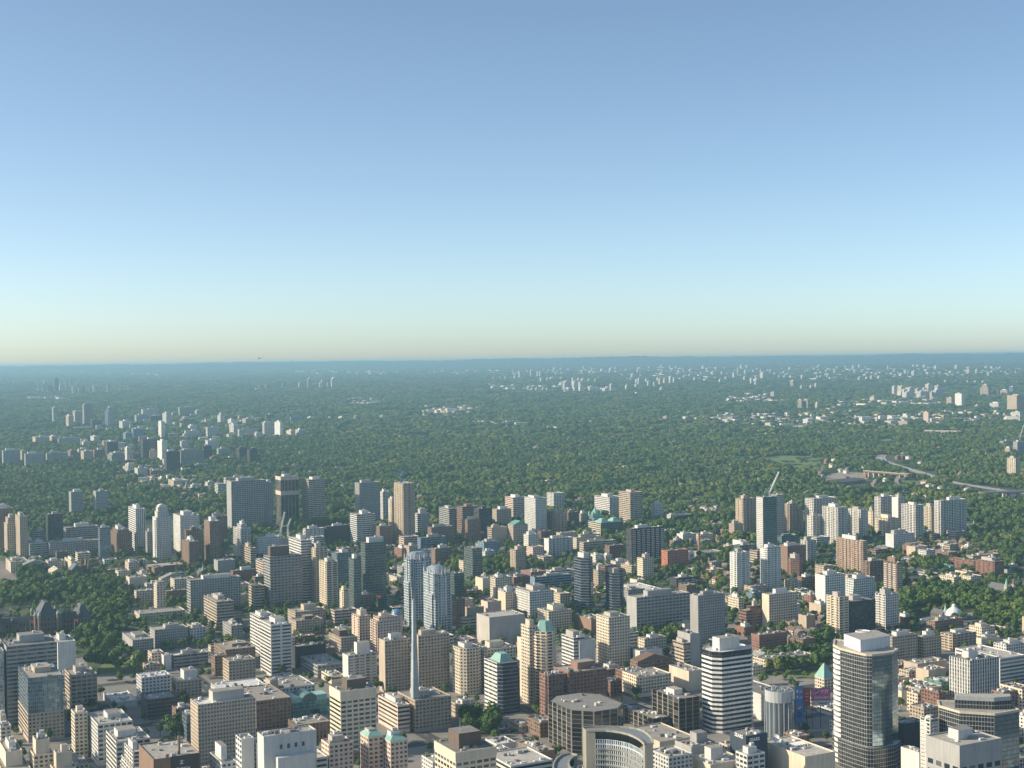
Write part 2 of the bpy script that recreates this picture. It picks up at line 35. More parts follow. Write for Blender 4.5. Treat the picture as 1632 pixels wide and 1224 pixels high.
ROWS = """
G|C|SI|-477.8,1276.5,0.0,13.1,56.1,70.5|-|pale glass tower cut by the left edge, left of the hospital with the crane
M|N|G|-464.6,1284.7,0.0,44.7,42.9,73.3|s=R,ph=.5/.4/6|wide grey hospital block at the left edge in front of the legislature
M|N|LG|-481.6,1481.5,0.0,18.1,40.0,38.0|-|plain pale grey wing at the right end of the wide hospital, beside the park trees
O|R|TA|-426.2,1227.5,0.0,30.5,60.0,56.7|top=C:BG:.55,s=P|tan hospital tower with a pale glass upper half, behind the yellow tower crane
O|R|TA|-422.2,1336.0,0.0,24.1,34.3,34.5|s=Q,ph=.4/.4/5|tan office block with rows of wide dark windows, right of the glass topped hospital tower
A|P|CR|-369.3,1176.1,0.0,10.5,16.6,38.4|-|narrow cream apartment tower with a sunlit left wall, in front of the tan hospital
O|P|LG|-343.2,1152.9,0.0,28.2,43.9,34.8|s=Q|light grey office block with a big roof box, behind the grey block with rooftop machinery
O|R|LG|-314.2,1103.3,0.0,26.7,39.7,33.5|s=Q|grey office block at the bottom with scattered rooftop machinery and striped left wall
A|B|W|-288.6,1057.8,0.0,9.5,43.1,36.0|tier=.7:.7|white stepped terrace apartments at the bottom edge, left of the dark sign building
O|N|BR|-255.0,986.8,0.0,33.3,46.0,52.0|noph|brown office with a dark sign wall and one thin chimney at the bottom edge
O|p|TA|-256.7,1135.0,0.0,47.7,24.1,54.2|ph=.55/.5/7|broad grey tan tower block with a curved white roof ring, right of the blue scaffold
G|C|BG|-284.3,1213.0,0.0,8.0,16.0,26.4|noph|slim blue glass stair tower against the left side of the broad grey tan block
M|P|BR|-307.0,1268.5,0.0,15.6,14.0,18.4|-|brown brick block tucked behind the slim blue glass stair tower
M|P|LG|-360.4,1355.0,0.0,28.1,22.1,27.6|noph|white walled hospital wing with a bright blank left end, beside the white roofed plaza
M|P|TA|-330.1,1368.5,0.0,24.9,22.9,20.8|ph=.5/.6/8|orange tan hospital wing with a square roof block, joined to the white walled wing
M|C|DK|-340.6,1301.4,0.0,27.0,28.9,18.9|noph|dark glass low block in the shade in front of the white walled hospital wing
L|N|W|-384.8,1342.6,0.0,23.3,46.0,7.0|noph|sprawling low building with a glaring white roof left of the white walled hospital wing
M|P|TA|-394.0,1499.7,0.0,15.5,15.0,8.8|noph|small tan stepped block left of the plain white shaft
M|P|PK|-392.4,1518.1,0.0,13.0,18.0,17.9|noph|pink brick block behind the small tan stepped block
M|N|W|-377.7,1511.1,0.0,8.2,12.7,16.4|noph|plain white windowless shaft behind the white walled hospital wing
M|R|G|-368.2,1516.8,0.0,37.4,14.0,15.1|-|dark grey laboratory building with many white roof boxes behind the square roofed wing
M|p|G|-426.3,1568.3,0.0,23.2,53.2,22.0|w=N|grey institute block with two pale strips on its sunlit end, at the park edge
M|p|G|-416.2,1626.3,0.0,38.3,25.5,22.1|-|long grey institute wing behind the block with two pale strips
M|P|LG|-379.7,1645.8,0.0,18.0,14.0,20.1|-|pale grey squarish block at the right end of the long grey institute wing
A|P|CR|-378.2,1033.8,0.0,19.6,57.9,42.0|tier=.6:.75|cream terrace condominium in the bottom left corner with planted roof steps
A|P|CR|-358.9,1044.8,0.0,14.1,21.7,50.0|tier=.7:.8|cream condominium with a corner tower, left of the planted roof steps at bottom left
A|P|BE|-340.1,1031.7,0.0,16.2,15.5,44.0|tier=.7:.75|beige condominium with a planted penthouse at the bottom edge, below the narrow cream tower
L|P|BE|-414.1,1129.2,0.0,8.0,43.1,40.0|-|beige block clipped by the left edge below the hospital
L|P|G|-340.4,1049.3,0.0,20.3,22.4,30.0|-|grey low block at the bottom edge right of the planted penthouse condominium
O|R|W|-255.9,1474.2,0.0,22.8,37.7,54.7|s=S1,ph=.5/.5/4|white office tower with a blank white strip, the front one of the white pair
O|R|W|-287.2,1583.8,0.0,20.3,37.0,43.0|-|taller white office tower standing directly behind the one with a blank white strip
M|P|TA|-293.1,1438.8,0.0,28.0,22.6,24.7|noph,w=P|brown tan court building with notched front below the white office pair
M|P|BR|-316.2,1480.5,0.0,13.6,14.0,21.4|noph|brown court wing left of the notched tan one
M|P|BR|-312.9,1519.9,0.0,33.1,45.6,19.9|-|brown court block with a sloped glazed rooftop behind the notched one
M|P|G|-334.9,1661.5,0.0,13.8,36.9,19.5|-|small grey tan office left of the white office pair
L|P|TA|-383.3,1683.4,0.0,13.8,36.0,12.9|-|small tan low block left of the small grey tan office
M|P|TA|-263.6,1695.3,0.0,33.8,24.0,17.9|-|tan brown office with a dark roof block right of the white office pair
L|N|RB|-260.5,1649.6,0.0,27.3,14.0,7.5|noph|red walled low building with a pale roof right of the white office pair
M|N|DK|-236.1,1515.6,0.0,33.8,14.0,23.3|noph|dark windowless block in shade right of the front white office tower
L|Q|G|-206.2,1465.6,0.0,28.7,55.0,13.3|noph|wide grey parking garage with an open roof deck behind the small cream garage
L|R|CR|-188.0,1437.1,0.0,14.4,30.7,8.2|noph|small cream parking garage with open striped decks, left of the white apartment slab
M|P|TA|-196.1,1585.3,0.0,19.8,39.6,18.4|ph=.5/.5/6|tan office block with a dark roof box, above the white apartment slab
A|B|W|-170.0,1429.4,0.0,31.1,16.0,30.8|w=N,ph=.45/.5/11|white apartment slab with dark balconies and a rounded penthouse
A|P|TA|-129.2,1394.7,0.0,27.3,16.0,52.4|w=N|left half of the big beige apartment slab behind the spire, blank sunlit end
A|P|PK|-155.5,1589.8,0.0,28.7,21.4,39.5|tier=.8:.9,w=B|pinkish white condominium with a crown of corner turrets, left of the twin silver towers
A|P|PK|-180.7,1633.7,0.0,14.5,24.0,34.0|w=B|narrower pinkish condominium at the left of the turreted one
O|R|CR|-145.9,1170.2,0.0,31.7,26.2,55.2|s=Q,cap=.13,ph=.55/.5/7|cream office tower with a blank top band, dark window rows and a brown roof box
M|P|BR|-229.8,1243.4,0.0,32.1,60.0,30.4|noph|purplish brown hospital block with small windows, between the broad grey tower and the teal atrium
L|C|TE|-206.6,1295.0,0.0,36.3,28.0,15.3|vault=1,noph|teal glass hospital atrium with barrel vault roofs
L|p|LG|-272.3,1302.6,0.0,44.3,38.0,26.0|noph|long low hall with a white roof behind the broad grey tan tower
L|N|TA|-228.6,1309.1,0.0,8.0,14.0,34.0|noph|orange tan brick cube rising from the long white roofed hall
L|P|LG|-222.7,1318.6,0.0,36.2,45.0,24.0|noph|low pale roofed building behind the teal atrium
M|V|BR|-189.5,1216.8,0.0,30.1,25.0,15.4|noph|low brown building with dark vertical stripes below the teal atrium
M|N|LG|-189.8,970.2,0.0,9.0,14.0,70.0|noph,w=Q|blank pale grey hospital shaft with windows on its left side, at the bottom
M|N|LG|-171.4,953.6,0.0,37.5,14.5,76.0|noph|large pale hospital building with a white service box on its front at the bottom
M|P|LG|-180.6,974.8,0.0,8.0,14.0,66.0|noph|pale grey stair block between the blank shaft and the large pale hospital
L|R|LG|-173.2,969.3,0.0,45.2,22.0,52.0|noph|pale podium with a window strip in front of the large pale hospital
L|P|LG|-209.4,997.9,0.0,10.6,31.5,46.0|ph=.4/.5/9|small cream grey office with a square roof tower, left of the blank hospital shaft
A|P|PK|-132.2,991.3,0.0,18.1,16.0,60.0|-|pinkish dark condominium with a glassy green roof edge, left of the cream office tower's foot
A|P|PK|-105.4,1001.0,0.0,11.6,16.0,62.0|pyr=4:TE:.25|pink condominium tower with green copper eaves, the left one of two
A|P|PK|-89.2,995.9,0.0,13.1,16.0,60.0|pyr=4:TE:.25|pink condominium tower with green copper eaves, the right one of two
O|R|PK|-104.5,1241.9,0.0,11.8,45.9,25.3|-|pinkish office block with dark ribbon windows right of the cream office tower
A|P|TA|-95.9,1392.9,0.0,33.8,16.0,57.4|w=N|right half of the big beige apartment slab behind the spire, with a red roof edge
A|P|TA|-89.3,1245.4,0.0,35.2,40.0,29.1|ph=.35/.4/4|grey tan stone office building that carries the tall spire
A|P|BE|-52.3,1380.2,0.0,22.9,28.2,46.2|oct=5|beige condominium with rounded bays right of the apartment slab behind the spire
A|P|BE|-30.9,1400.2,0.0,35.6,24.0,41.2|-|lower beige condominium wing with brown roofs behind the dark glass office with a green roof
O|Z|NV|-15.4,1304.3,0.0,23.9,34.8,47.8|oct=4,pyr=6:TE:.5,pb=.62,noph,w=R:W,s=Z|dark blue glass office tower with white bands and a pale green hipped roof
M|N|GR|-29.4,1617.4,0.0,46.1,33.4,33.6|noph|huge blank grey concrete cube with a flat roof, above the green roofed dark glass office
A|P|BE|9.4,1366.7,0.0,8.0,16.0,58.2|w=N,noph|slim cream tower with a blank sunlit wall left of the green crowned condominium
A|P|BE|13.6,1342.8,0.0,10.3,17.0,75.0|-|beige slab end showing behind the green crowned condominium
A|B|CR|22.5,1335.9,0.0,23.5,19.3,70.1|oct=9,pyr=9:TE:.6,pb=.8,noph|cream condominium with green glass bays and an octagonal green crown
O|R|LG|62.1,1492.8,0.0,13.2,26.1,33.8|ph=.6/.6/5|pale hotel with striped left wall, right of the green crowned condominium
O|N|LG|68.1,1492.5,0.0,19.5,24.0,30.4|noph|blank grey hotel end wall with a round emblem above faint lettering
A|P|RB|29.3,1261.4,0.0,18.6,16.8,45.9|noph|red brick apartment block with a glowing orange left end wall
A|P|RB|48.8,1264.9,0.0,38.6,30.0,47.6|-|taller shaded part of the red brick apartments with planted roof terrace
L|P|BR|20.8,1223.6,0.0,17.7,24.4,13.3|noph|brown brick low block with rounded corner at the foot of the red brick apartments
L|P|TA|4.8,1243.1,0.0,8.0,20.9,6.0|noph|small ochre shop row on the street corner left of the brown brick low block
O|K|DK|52.4,1163.4,0.0,51.3,67.7,35.9|oct=14,noph|dark glass courthouse like block with an octagonal brown roof above the curved city hall
A|Q|CR|-40.0,923.4,0.0,29.8,33.7,72.0|ph=.55/.5/9,cap=.08|cream hotel tower with a brown flat penthouse at the bottom centre
L|N|W|-16.0,1146.6,0.0,17.5,21.1,16.0|noph|low white roofed building behind the cream hotel tower
L|N|BE|-12.5,1102.6,0.0,14.0,25.0,20.0|noph|low plain beige roof right beside the cream hotel tower
M|R|W|-4.2,1015.9,0.0,34.6,40.0,36.0|noph|white edged building with planted roof garden at the bottom, left of city hall
L|N|BR|17.6,1115.6,0.0,15.0,34.9,18.0|noph|dark brown low building with a yellow stack above the roof garden
O|P|BE|100.4,1503.0,0.0,26.3,26.5,52.8|w=P|plain beige office tower with square windows above the brick low blocks
M|N|BR|90.9,1677.0,0.0,8.0,42.6,19.0|noph|brown brick block left of the plain beige office tower
O|R|TA|178.8,1492.4,0.0,9.0,24.1,26.3|tier=.85:.82|tan office with dark ribbon windows and a stepped top, left of the white striped tower
O|N|G|186.4,1498.2,0.0,12.6,24.0,35.2|noph|tall plain grey shaft against the right side of the stepped tan office
L|N|BE|171.0,1387.5,0.0,18.2,35.0,20.0|noph|beige blank store building left of the white striped tower
O|S2|W|175.4,1229.0,0.0,43.4,27.0,71.3|oct=6,ph=.5/.4/10,rings=1|white striped octagonal office tower with a white roof block
O|K|DK|142.5,1230.5,0.0,22.1,42.7,30.7|ph=.4/.3/4|black brown office block with pale framed window columns and a wide flat brown roof
M|K|DK|119.8,1233.6,0.0,18.4,55.0,12.9|noph|lower dark annex with planted roof in front of the black brown office block
M|P|RB|92.5,1367.5,0.0,12.3,14.0,16.1|noph|slim red brick block right of the planted brick terrace
L|P|RB|106.4,1393.9,0.0,23.8,14.0,20.0|noph|low red brick building below the plain beige office tower
L|P|CR|120.1,1365.2,0.0,36.8,31.5,20.0|noph|low tan building with arched front right of the slim red brick block
L|P|BR|124.4,1433.9,0.0,41.0,14.0,20.0|gab=6:BR|long brown brick building with shallow gables below the tree row
L|N|W|132.6,1496.3,0.0,28.1,14.0,18.0|noph|white fronted low building beside the tree row
L|N|RB|127.2,1527.7,0.0,8.0,14.0,15.0|noph|small bright red house left of the white fronted low building
M|p|RB|269.2,1551.3,0.0,37.6,14.0,22.5|noph,cap=.2|wide red brick hospital with pale centre panel, right of the white striped tower
L|N|NV|173.0,1058.7,0.0,20.2,20.2,44.0|noph|slate blue store block with white lettering on two sides
L|P|BE|166.4,1078.4,0.0,38.8,18.2,30.0|noph|beige store building with brown ledges under the slate blue lettered block
L|N|BE|114.1,1119.0,0.0,34.1,50.0,24.0|noph|beige roofed store with an angular skylight right of city hall
M|N|G|131.9,1059.9,0.0,24.5,22.0,36.0|ph=.4/.4/7|grey stepped block with a dark square tower in front of the white striped tower
M|P|LG|111.8,1033.6,0.0,21.4,25.0,36.0|noph|pale grey white block with small windows at the bottom right of city hall
L|N|BE|142.5,1033.6,0.0,31.6,27.9,30.0|ph=.35/.3/8|beige roofed block with a white box on top at the bottom edge
M|Q|LG|168.9,1029.0,0.0,16.1,14.0,38.0|-|light grey office with square windows and white vents, below the slate blue lettered block
L|N|LG|225.4,1265.7,0.0,28.6,80.0,24.0|noph|wide low shopping mall with a pale roof right of the white striped tower
L|N|CR|214.4,1044.2,0.0,28.5,52.2,32.0|noph|yellow beige mall block with a slatted roof light left of the dark curved tower
L|P|BE|261.7,1472.1,0.0,62.9,22.0,12.0|noph|long low school with a tan roof behind the green playing field
A|P|TA|403.1,1504.2,0.0,35.8,16.0,28.0|-|tan apartment block behind the dark curved glass tower, left one of two
A|P|TA|442.1,1521.8,0.0,25.2,16.0,23.2|-|tan apartment block behind the dark curved glass tower, right one of two
A|B|TA|485.1,1560.7,0.0,35.8,18.1,18.5|-|tan apartments with rows of balconies right of the two tan apartment blocks
M|P|BR|495.3,1659.4,0.0,45.4,14.0,15.0|-|dark brown brick apartment block above the balconied tan apartments
M|P|CR|538.5,1623.8,0.0,21.3,19.6,13.8|-|cream apartment block with a stepped top near the right edge
M|R|W|480.2,1394.0,0.0,34.8,60.0,27.6|noph|long white hospital wing with dark window rows at the right edge
M|V|LG|428.3,1325.8,0.0,37.9,26.4,40.5|ph=.3/.3/6|pale grey hospital tower with fine vertical ribs, in front of the long white wing
O|N|G|303.1,961.2,0.0,39.4,31.6,62.0|ph=.35/.3/6,s=U,w=U,cap=.22|grey brown concrete office with blank top floors in the bottom right corner
L|P|TA|396.8,1419.1,0.0,19.0,14.0,10.4|noph|tan stone hall with an arched gable right of the dark curved tower
L|N|TA|410.3,1435.2,0.0,40.0,20.0,14.0|noph|long tan flat roofed hall behind the arched stone hall
L|N|TA|411.6,1401.3,0.0,23.2,18.0,15.0|noph|small tan hall right of the arched stone hall
L|C|TE|416.9,1377.3,0.0,18.8,23.4,8.6|noph|pale teal glass low block left of the ribbed hospital tower
L|P|BE|368.9,1291.1,0.0,25.2,14.0,18.0|-|beige theatre block with old brick flank right of the dark curved tower
M|P|RB|382.5,1271.2,0.0,8.0,22.0,24.0|noph|narrow orange red brick block at the foot of the ribbed hospital tower
L|N|BE|362.5,1320.7,0.0,11.8,14.0,14.0|dome=TE|small hall with a round grey dome right of the dark curved tower
L|P|TA|357.1,1230.7,0.0,17.6,17.6,20.0|noph|tan brick low building below the beige theatre
A|B|LG|315.1,1069.7,0.0,8.8,10.8,52.0|noph|grey white balconied slab left of the dark octagonal glass office
L|N|DK|314.1,1140.5,0.0,23.0,14.0,30.0|noph|black cinema cube with white roof fans and a blue sign strip
L|N|W|309.2,1079.1,0.0,8.0,19.9,24.0|noph|cream white windowless block right of the dark curved tower's foot
L|P|CR|457.7,1271.0,0.0,16.0,26.2,26.0|noph|cream block with a long sunlit window wall at the right edge
L|P|BR|439.5,1268.2,0.0,17.8,14.0,24.0|noph|dark brown block behind the octagonal glass office at the right
L|P|W|521.7,1494.7,0.0,28.0,17.7,20.0|-|white low terraces at the right edge behind the long hospital wing
L|P|BE|301.7,1375.3,0.0,11.9,14.0,14.0|noph,pyr=13:TE:.1|stone building with a green copper hipped roof and lantern left of the dark curved tower
A|B|BR|-905.1,2478.3,0.0,23.3,60.0,78.2|-|brown apartment tower cut by the left edge above the stepped tower
A|P|TA|-878.5,2443.8,0.0,17.8,42.5,65.0|tier=.75:.85|stepped tan grey apartment tower at the left edge
A|P|TA|-841.7,2401.7,0.0,12.8,54.0,72.2|-|grey tan apartment tower with a sunlit edge right of the stepped tower
M|R|G|-822.0,2392.3,0.0,29.0,42.3,26.3|-|grey six storey building with ribbon windows at the foot of the stepped tower
M|P|G|-790.2,2397.2,0.0,86.5,25.0,27.0|-|very long low grey slab along the far side of the park
M|R|G|-796.5,2506.5,0.0,56.2,25.0,40.0|-|long grey slab rising behind the very long low one
O|R|DK|-863.1,2610.5,0.1,27.2,21.3,53.0|-|dark tower with a blue roof box and white left edge
M|R|G|-837.7,2455.2,0.0,21.2,14.1,40.0|-|grey block left of the dark tower with the blue roof box
M|C|BG|-696.8,2370.9,0.0,17.8,14.0,55.0|-|bluish glass block at the right end of the long grey slabs
A|p|G|-939.6,2995.2,4.9,25.7,26.9,54.5|-|lone grey tower in the trees, left one of the matching pair
A|p|G|-888.7,3001.0,5.0,25.7,27.6,54.6|-|lone grey tower in the trees, right one of the matching pair
A|P|BR|-681.5,2418.6,0.0,25.8,60.0,44.7|tier=.75:.9,w=B|reddish brown condominium with sunlit notched left side
A|V|LG|-662.8,2472.8,0.0,16.6,60.0,75.4|w=R|tall pale grey condominium with ribs left of the white stepped tower
L|P|BR|-573.8,2209.4,0.0,55.0,35.0,11.4|noph|long brown podium at the foot of the white stepped tower
O|p|W|-573.7,2424.8,0.0,33.1,48.8,67.4|w=p|white office tower with square windows right of the white stepped tower
A|B|BR|-522.4,2265.7,0.0,15.4,47.2,42.9|-|brown apartment tower with ribbed sunlit side, the front one right of the white stepped tower
A|P|BR|-544.5,2353.4,0.0,25.7,21.0,51.0|-|brown apartment tower behind the ribbed brown one
M|P|G|-626.0,2405.9,0.0,8.6,14.3,43.4|-|narrow grey block squeezed left of the white stepped tower
L|P|BE|-798.8,2235.2,0.0,26.9,57.6,18.0|-|pale stone museum like hall beside the curved road at the left
L|P|G|-774.5,2226.1,0.0,34.7,20.0,15.0|gab=6:G|grey college house with gables right of the pale stone hall
L|P|BE|-740.1,2237.2,0.0,24.3,24.4,18.0|-|low beige college block left of the small ochre one
L|P|CR|-697.9,2219.7,0.0,9.3,60.0,20.0|-|small ochre college block left of the twin spired church
L|P|BE|-700.3,2133.7,0.0,17.6,34.6,16.0|gab=5:BE|stone college house with gables among park trees
L|N|BE|-691.5,2097.4,0.0,33.0,14.0,10.0|noph|flat tan roof among the park trees
L|N|TA|-634.3,2105.4,0.0,22.3,14.0,9.0|noph|low tan pavilion under the park trees
M|P|PK|-607.1,2218.7,0.0,16.8,27.9,17.0|-|pink brick cube house right of the tree row, near the brown podium
M|P|BE|-562.4,2120.6,0.0,14.2,30.1,13.4|-|beige cube building below the brown podium
L|P|BE|-514.5,2051.2,0.0,35.3,15.7,16.0|gab=7:G|stone college range with a steep grey roof right of the beige cube
L|P|BR|-477.3,1929.4,0.0,28.0,14.0,18.0|noph|long brown brick hall behind the brick tower
O|P|BE|-477.3,1878.9,0.0,11.8,18.2,38.2|noph,tier=.75:.93|old beige brick tower rising above its low wings right of the park
L|P|BE|-515.7,1920.1,0.0,22.4,14.0,20.0|noph|pale low wing left of the old beige brick tower
L|P|BE|-479.1,1797.2,0.0,58.6,30.0,10.6|noph|long beige wings spread in front of the old brick tower
O|P|G|-425.1,1847.3,0.0,67.6,19.7,45.1|w=R|wide grey government office with sunlit striped end
O|R|TA|-366.5,1731.2,0.0,21.0,60.0,36.0|ph=.4/.4/4|tan office with striped sunlit left wall in front of the wide grey government office
A|Q|G|-542.3,2711.3,1.4,68.0,32.3,100.2|w=N|broad dark grey slab tower, the widest one of the row at the back
A|P|G|-483.5,2751.6,1.9,15.4,16.0,93.0|-|grey slab end showing behind the broad dark slab tower
O|K|DK|-457.9,2777.3,2.2,37.3,32.2,101.9|band=LG:.28:.36,cap=.07|black office tower with a pale band and pale top
O|R|TA|-403.6,2781.8,2.3,34.3,40.5,94.8|-|tan concrete office tower right of the black tower with a pale band
M|R|W|-704.6,3364.6,9.6,102.9,28.2,45.0|tier=.6:.7|white stepped building behind the broad dark slab tower
M|P|LG|-767.1,3540.5,11.8,17.8,23.9,19.1|-|pale grey block left of the white stepped building
L|N|W|-708.3,3394.8,9.9,20.2,28.0,10.0|noph|low white arched roof left of the broad dark slab tower
O|p|G|-306.8,2811.1,2.6,44.3,24.6,84.4|-|grey concrete tower standing alone against the forest
A|B|W|-265.4,2866.8,3.3,16.7,17.2,60.7|-|white slim condominium with dark glass right of the lone grey concrete tower
A|B|CR|-220.3,2550.9,0.0,9.9,16.0,79.4|-|cream slim tower at the left side of the unfinished brown tower
A|B|TA|-195.6,2505.3,0.0,22.1,42.1,111.4|noph|unfinished brown tower with bare floor slabs and a blue crane
A|B|LG|-454.4,2345.7,0.0,16.3,43.2,59.3|tier=.55:.9|slim pale grey tower with a peaked top in front of the broad dark slab
A|P|BR|-494.3,2291.3,0.0,17.8,35.0,72.4|-|brown apartment tower at the left front of the broad dark slab
A|P|BR|-545.8,2546.3,0.0,29.2,17.1,51.7|-|dark brown slab behind the brown apartment tower beside the broad dark slab
M|R|TA|-423.4,2264.4,0.0,9.2,53.8,31.7|-|tan ribbed office block below the slim peaked tower
M|P|LG|-428.5,2358.3,0.0,38.5,14.0,36.2|-|grey roofed block with a white edge behind the government tower
A|P|PK|-407.4,2402.2,0.0,24.8,31.8,28.2|w=P|pink brick apartment block behind the large government tower
O|R|LG|-290.1,1919.5,0.0,15.4,52.7,86.7|-|tall office with white striped left wall and shaded right wall behind the government tower
O|Q|G|-326.4,1882.9,0.0,44.3,28.0,69.7|w=R,ph=.6/.4/12|large grey government tower with a dark roof box and sunlit striped edge
O|R|TA|-377.3,2118.4,0.0,8.0,38.5,30.6|noph|tan striped wing at the left of the large government tower
M|R|TA|-347.7,1884.3,0.0,13.7,27.9,30.6|noph|lower tan striped block at the left foot of the large government tower
A|B|CR|-268.8,1908.0,0.0,17.2,19.7,77.5|-|cream condominium tower, the taller rear one of a matching pair
A|B|CR|-247.8,1858.5,0.0,15.9,27.3,65.5|-|cream condominium tower, the shorter front one of a matching pair
G|C|BG|-259.7,2067.8,0.0,23.8,24.3,48.5|-|bluish glass condominium behind the cream pair
G|C|GG|-199.1,1883.6,0.0,30.1,16.0,86.8|w=C,ph=.7/.6/6|tall dark green glass tower, the main one of a stepped pair
G|C|GG|-207.3,1819.0,0.0,10.5,18.4,74.8|-|narrow green glass tower attached left of the tall dark green one
M|B|CR|-218.9,1801.9,0.0,8.0,14.0,37.5|-|narrow cream block in front of the narrow green glass tower
M|N|DK|-336.0,2526.8,0.0,44.7,14.0,34.2|-|dark windowless block right of the white and dark striped slab
O|R|LG|-279.6,2513.0,0.0,35.2,34.8,56.2|w=R|grey office with dark bands under the lone grey concrete tower
M|P|BR|-238.0,2500.6,0.0,23.1,16.9,36.1|-|brown block with a bright left edge left of the unfinished tower
M|B|LG|-371.6,2513.0,0.0,35.3,14.0,31.7|-|white and dark striped slab below the tan concrete office tower
M|P|RB|-184.9,2322.5,0.0,18.2,32.6,19.9|w=P|orange brick block with large windows right of the dark green glass tower
L|P|BE|-171.0,2048.3,0.0,12.0,38.9,15.0|noph|low beige shops right of the dark green glass tower
M|P|RB|-415.2,2079.7,0.0,35.1,14.7,22.5|-|dark red brick block left of the large government tower
L|P|TA|-270.2,1732.8,0.0,39.5,29.6,22.0|ph=.4/.4/6|tan low block with stepped roof in front of the cream condominium pair
M|R|W|-179.9,2634.9,0.4,24.6,19.7,42.8|ph=.5/.5/8|white banded building right of the unfinished brown tower
O|R|G|-123.5,2700.3,1.3,17.4,47.1,43.8|-|grey office block with flat roof at the left of the brown offices
O|R|BR|-96.8,2671.1,0.9,33.4,25.5,50.6|-|brown office with pink bands on its sunlit left wall
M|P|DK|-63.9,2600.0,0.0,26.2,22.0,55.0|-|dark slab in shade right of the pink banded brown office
A|P|BR|-82.0,2503.2,0.0,25.6,23.7,45.8|w=P|brown tan apartment tower in front of the pink banded brown office
A|P|TA|-32.9,2747.2,1.8,32.0,19.4,35.9|-|tan apartment block left of the brown tower with white roof
O|R|PK|-0.5,2801.6,2.5,25.7,36.0,52.5|-|brown office tower with a white roof rim joined to a pale grey tower
A|p|LG|40.9,2623.9,0.3,23.4,44.0,70.3|-|pale grey tower with a fine window grid, tallest of its neighbours
A|B|W|85.4,2980.5,4.8,25.2,30.7,40.8|noph|white and black modern condominium against the forest
A|B|TA|82.0,2628.8,0.4,20.4,40.8,41.5|-|tan balconied apartments in front of the white and black condominium
A|P|RB|104.8,2697.6,1.2,23.8,16.0,34.1|-|red brick block with a red shaft right of the tan balconied apartments
O|R|W|195.3,2862.9,3.3,33.3,60.0,43.4|s=V|white slab with sunlit striped side behind the teal domed tower
M|P|G|132.5,2769.7,2.1,13.6,14.0,23.2|-|narrow grey block left of the teal domed tower
A|P|BR|-144.8,2475.3,0.0,43.0,16.5,36.4|-|brown apartment slab behind the blue grey banded block
M|R|BG|-160.9,2427.7,0.0,48.5,14.0,24.1|w=P|blue grey banded block with an ochre left end
L|P|TA|-172.3,2314.6,0.0,15.4,21.3,25.0|-|tan low block behind the left silver tower
A|P|BR|-127.4,2274.5,0.0,30.5,16.0,25.7|-|brown brick apartment block right behind the left silver tower
M|P|DK|-89.0,2343.8,0.0,15.7,14.0,18.0|-|dark block behind the green glass grid tower
G|C|GG|-61.5,2087.8,0.0,16.1,29.8,50.5|noph|grey green glass tower with rippling reflections right of the silver pair
M|p|BG|-49.2,2310.8,0.0,28.0,23.8,30.2|-|blue grey office with small windows behind the grey green glass tower
M|P|LG|-46.5,2274.7,0.0,18.3,14.0,20.5|-|pale grey block in front of the blue grey office
A|R|TA|-39.2,2490.7,0.0,30.7,19.2,32.6|s=N|tan block with a blank grey right wall above the blue grey office
M|P|TA|-1.0,2487.2,0.0,29.2,21.1,37.0|gab=7:TE,noph|tan stone building with a pale green pitched roof
L|P|RB|-58.7,2553.3,0.0,10.8,14.0,15.0|-|small red brick block left of the tan block with blank right wall
A|P|W|24.8,2403.1,0.0,20.9,17.6,30.4|-|small white apartment tower below the fine window grid tower
A|B|LG|57.7,2338.6,0.0,46.1,16.0,31.0|w=N|white grey apartment slab with a blank sunlit end, right of the small white tower
M|P|BE|107.0,2403.6,0.0,47.8,14.0,28.2|tier=.6:.85|beige apartment block with roof boxes, left of the teal glass offices
M|R|BE|117.6,2379.1,0.0,63.9,14.0,19.3|-|long beige apartment slab in front of the teal glass offices
L|N|TA|82.3,2507.8,0.0,33.8,14.0,20.0|noph|ochre low wall block behind the white grey apartment slab
A|P|TA|2.5,2163.0,0.0,17.6,18.3,37.3|w=B|slim tan and white apartment tower standing among trees
L|N|RB|24.2,2048.3,0.0,25.2,31.8,20.0|noph|orange red brick low block right of the slim tan tower
L|R|W|52.3,2031.7,0.0,34.7,14.0,24.0|-|white low building with roof boxes behind the long blue white slab
M|R|BG|28.8,1990.0,0.0,58.8,14.0,21.6|w=N|long blue and white banded slab with a white end wall
A|P|BE|-26.1,1936.0,0.0,25.5,16.5,29.7|-|beige tower with white left edge behind the beige white offices
M|P|RB|-0.8,2031.0,0.0,28.0,14.0,15.6|-|dark red brick block left of the long blue white slab
M|P|TA|-45.5,2023.1,0.0,12.2,18.8,16.4|-|ochre white block right of the grey green glass tower
A|P|CR|-11.7,1819.3,0.0,16.6,21.9,28.8|w=N|cream tower with blank sunlit side, left of the white gridded block
A|B|BE|-33.3,1829.8,0.0,13.8,16.0,15.7|-|small beige block with vertical bays left of the cream tower
M|P|W|19.2,1790.4,0.0,35.0,38.5,33.7|w=P,s=P|white gridded office with a shaded right side and roof box
M|P|CR|60.0,1856.0,0.0,15.4,49.0,20.1|-|cream long block behind the white gridded office
G|Z|NV|89.3,1812.5,0.0,18.0,32.9,72.5|oct=8|dark navy banded condominium tower, the left one of two
G|Z|NV|128.9,1805.3,0.0,17.8,30.6,53.5|oct=8|dark navy banded condominium tower, the right one of two
M|P|TA|118.8,1994.2,0.0,8.4,14.0,29.7|-|narrow tan block between the two navy towers
A|P|W|129.6,2238.9,0.0,13.3,16.0,17.8|-|small white apartment block behind the left navy tower
A|P|W|145.6,2237.6,0.0,12.2,16.0,16.8|-|small white slab end right of another behind the navy towers
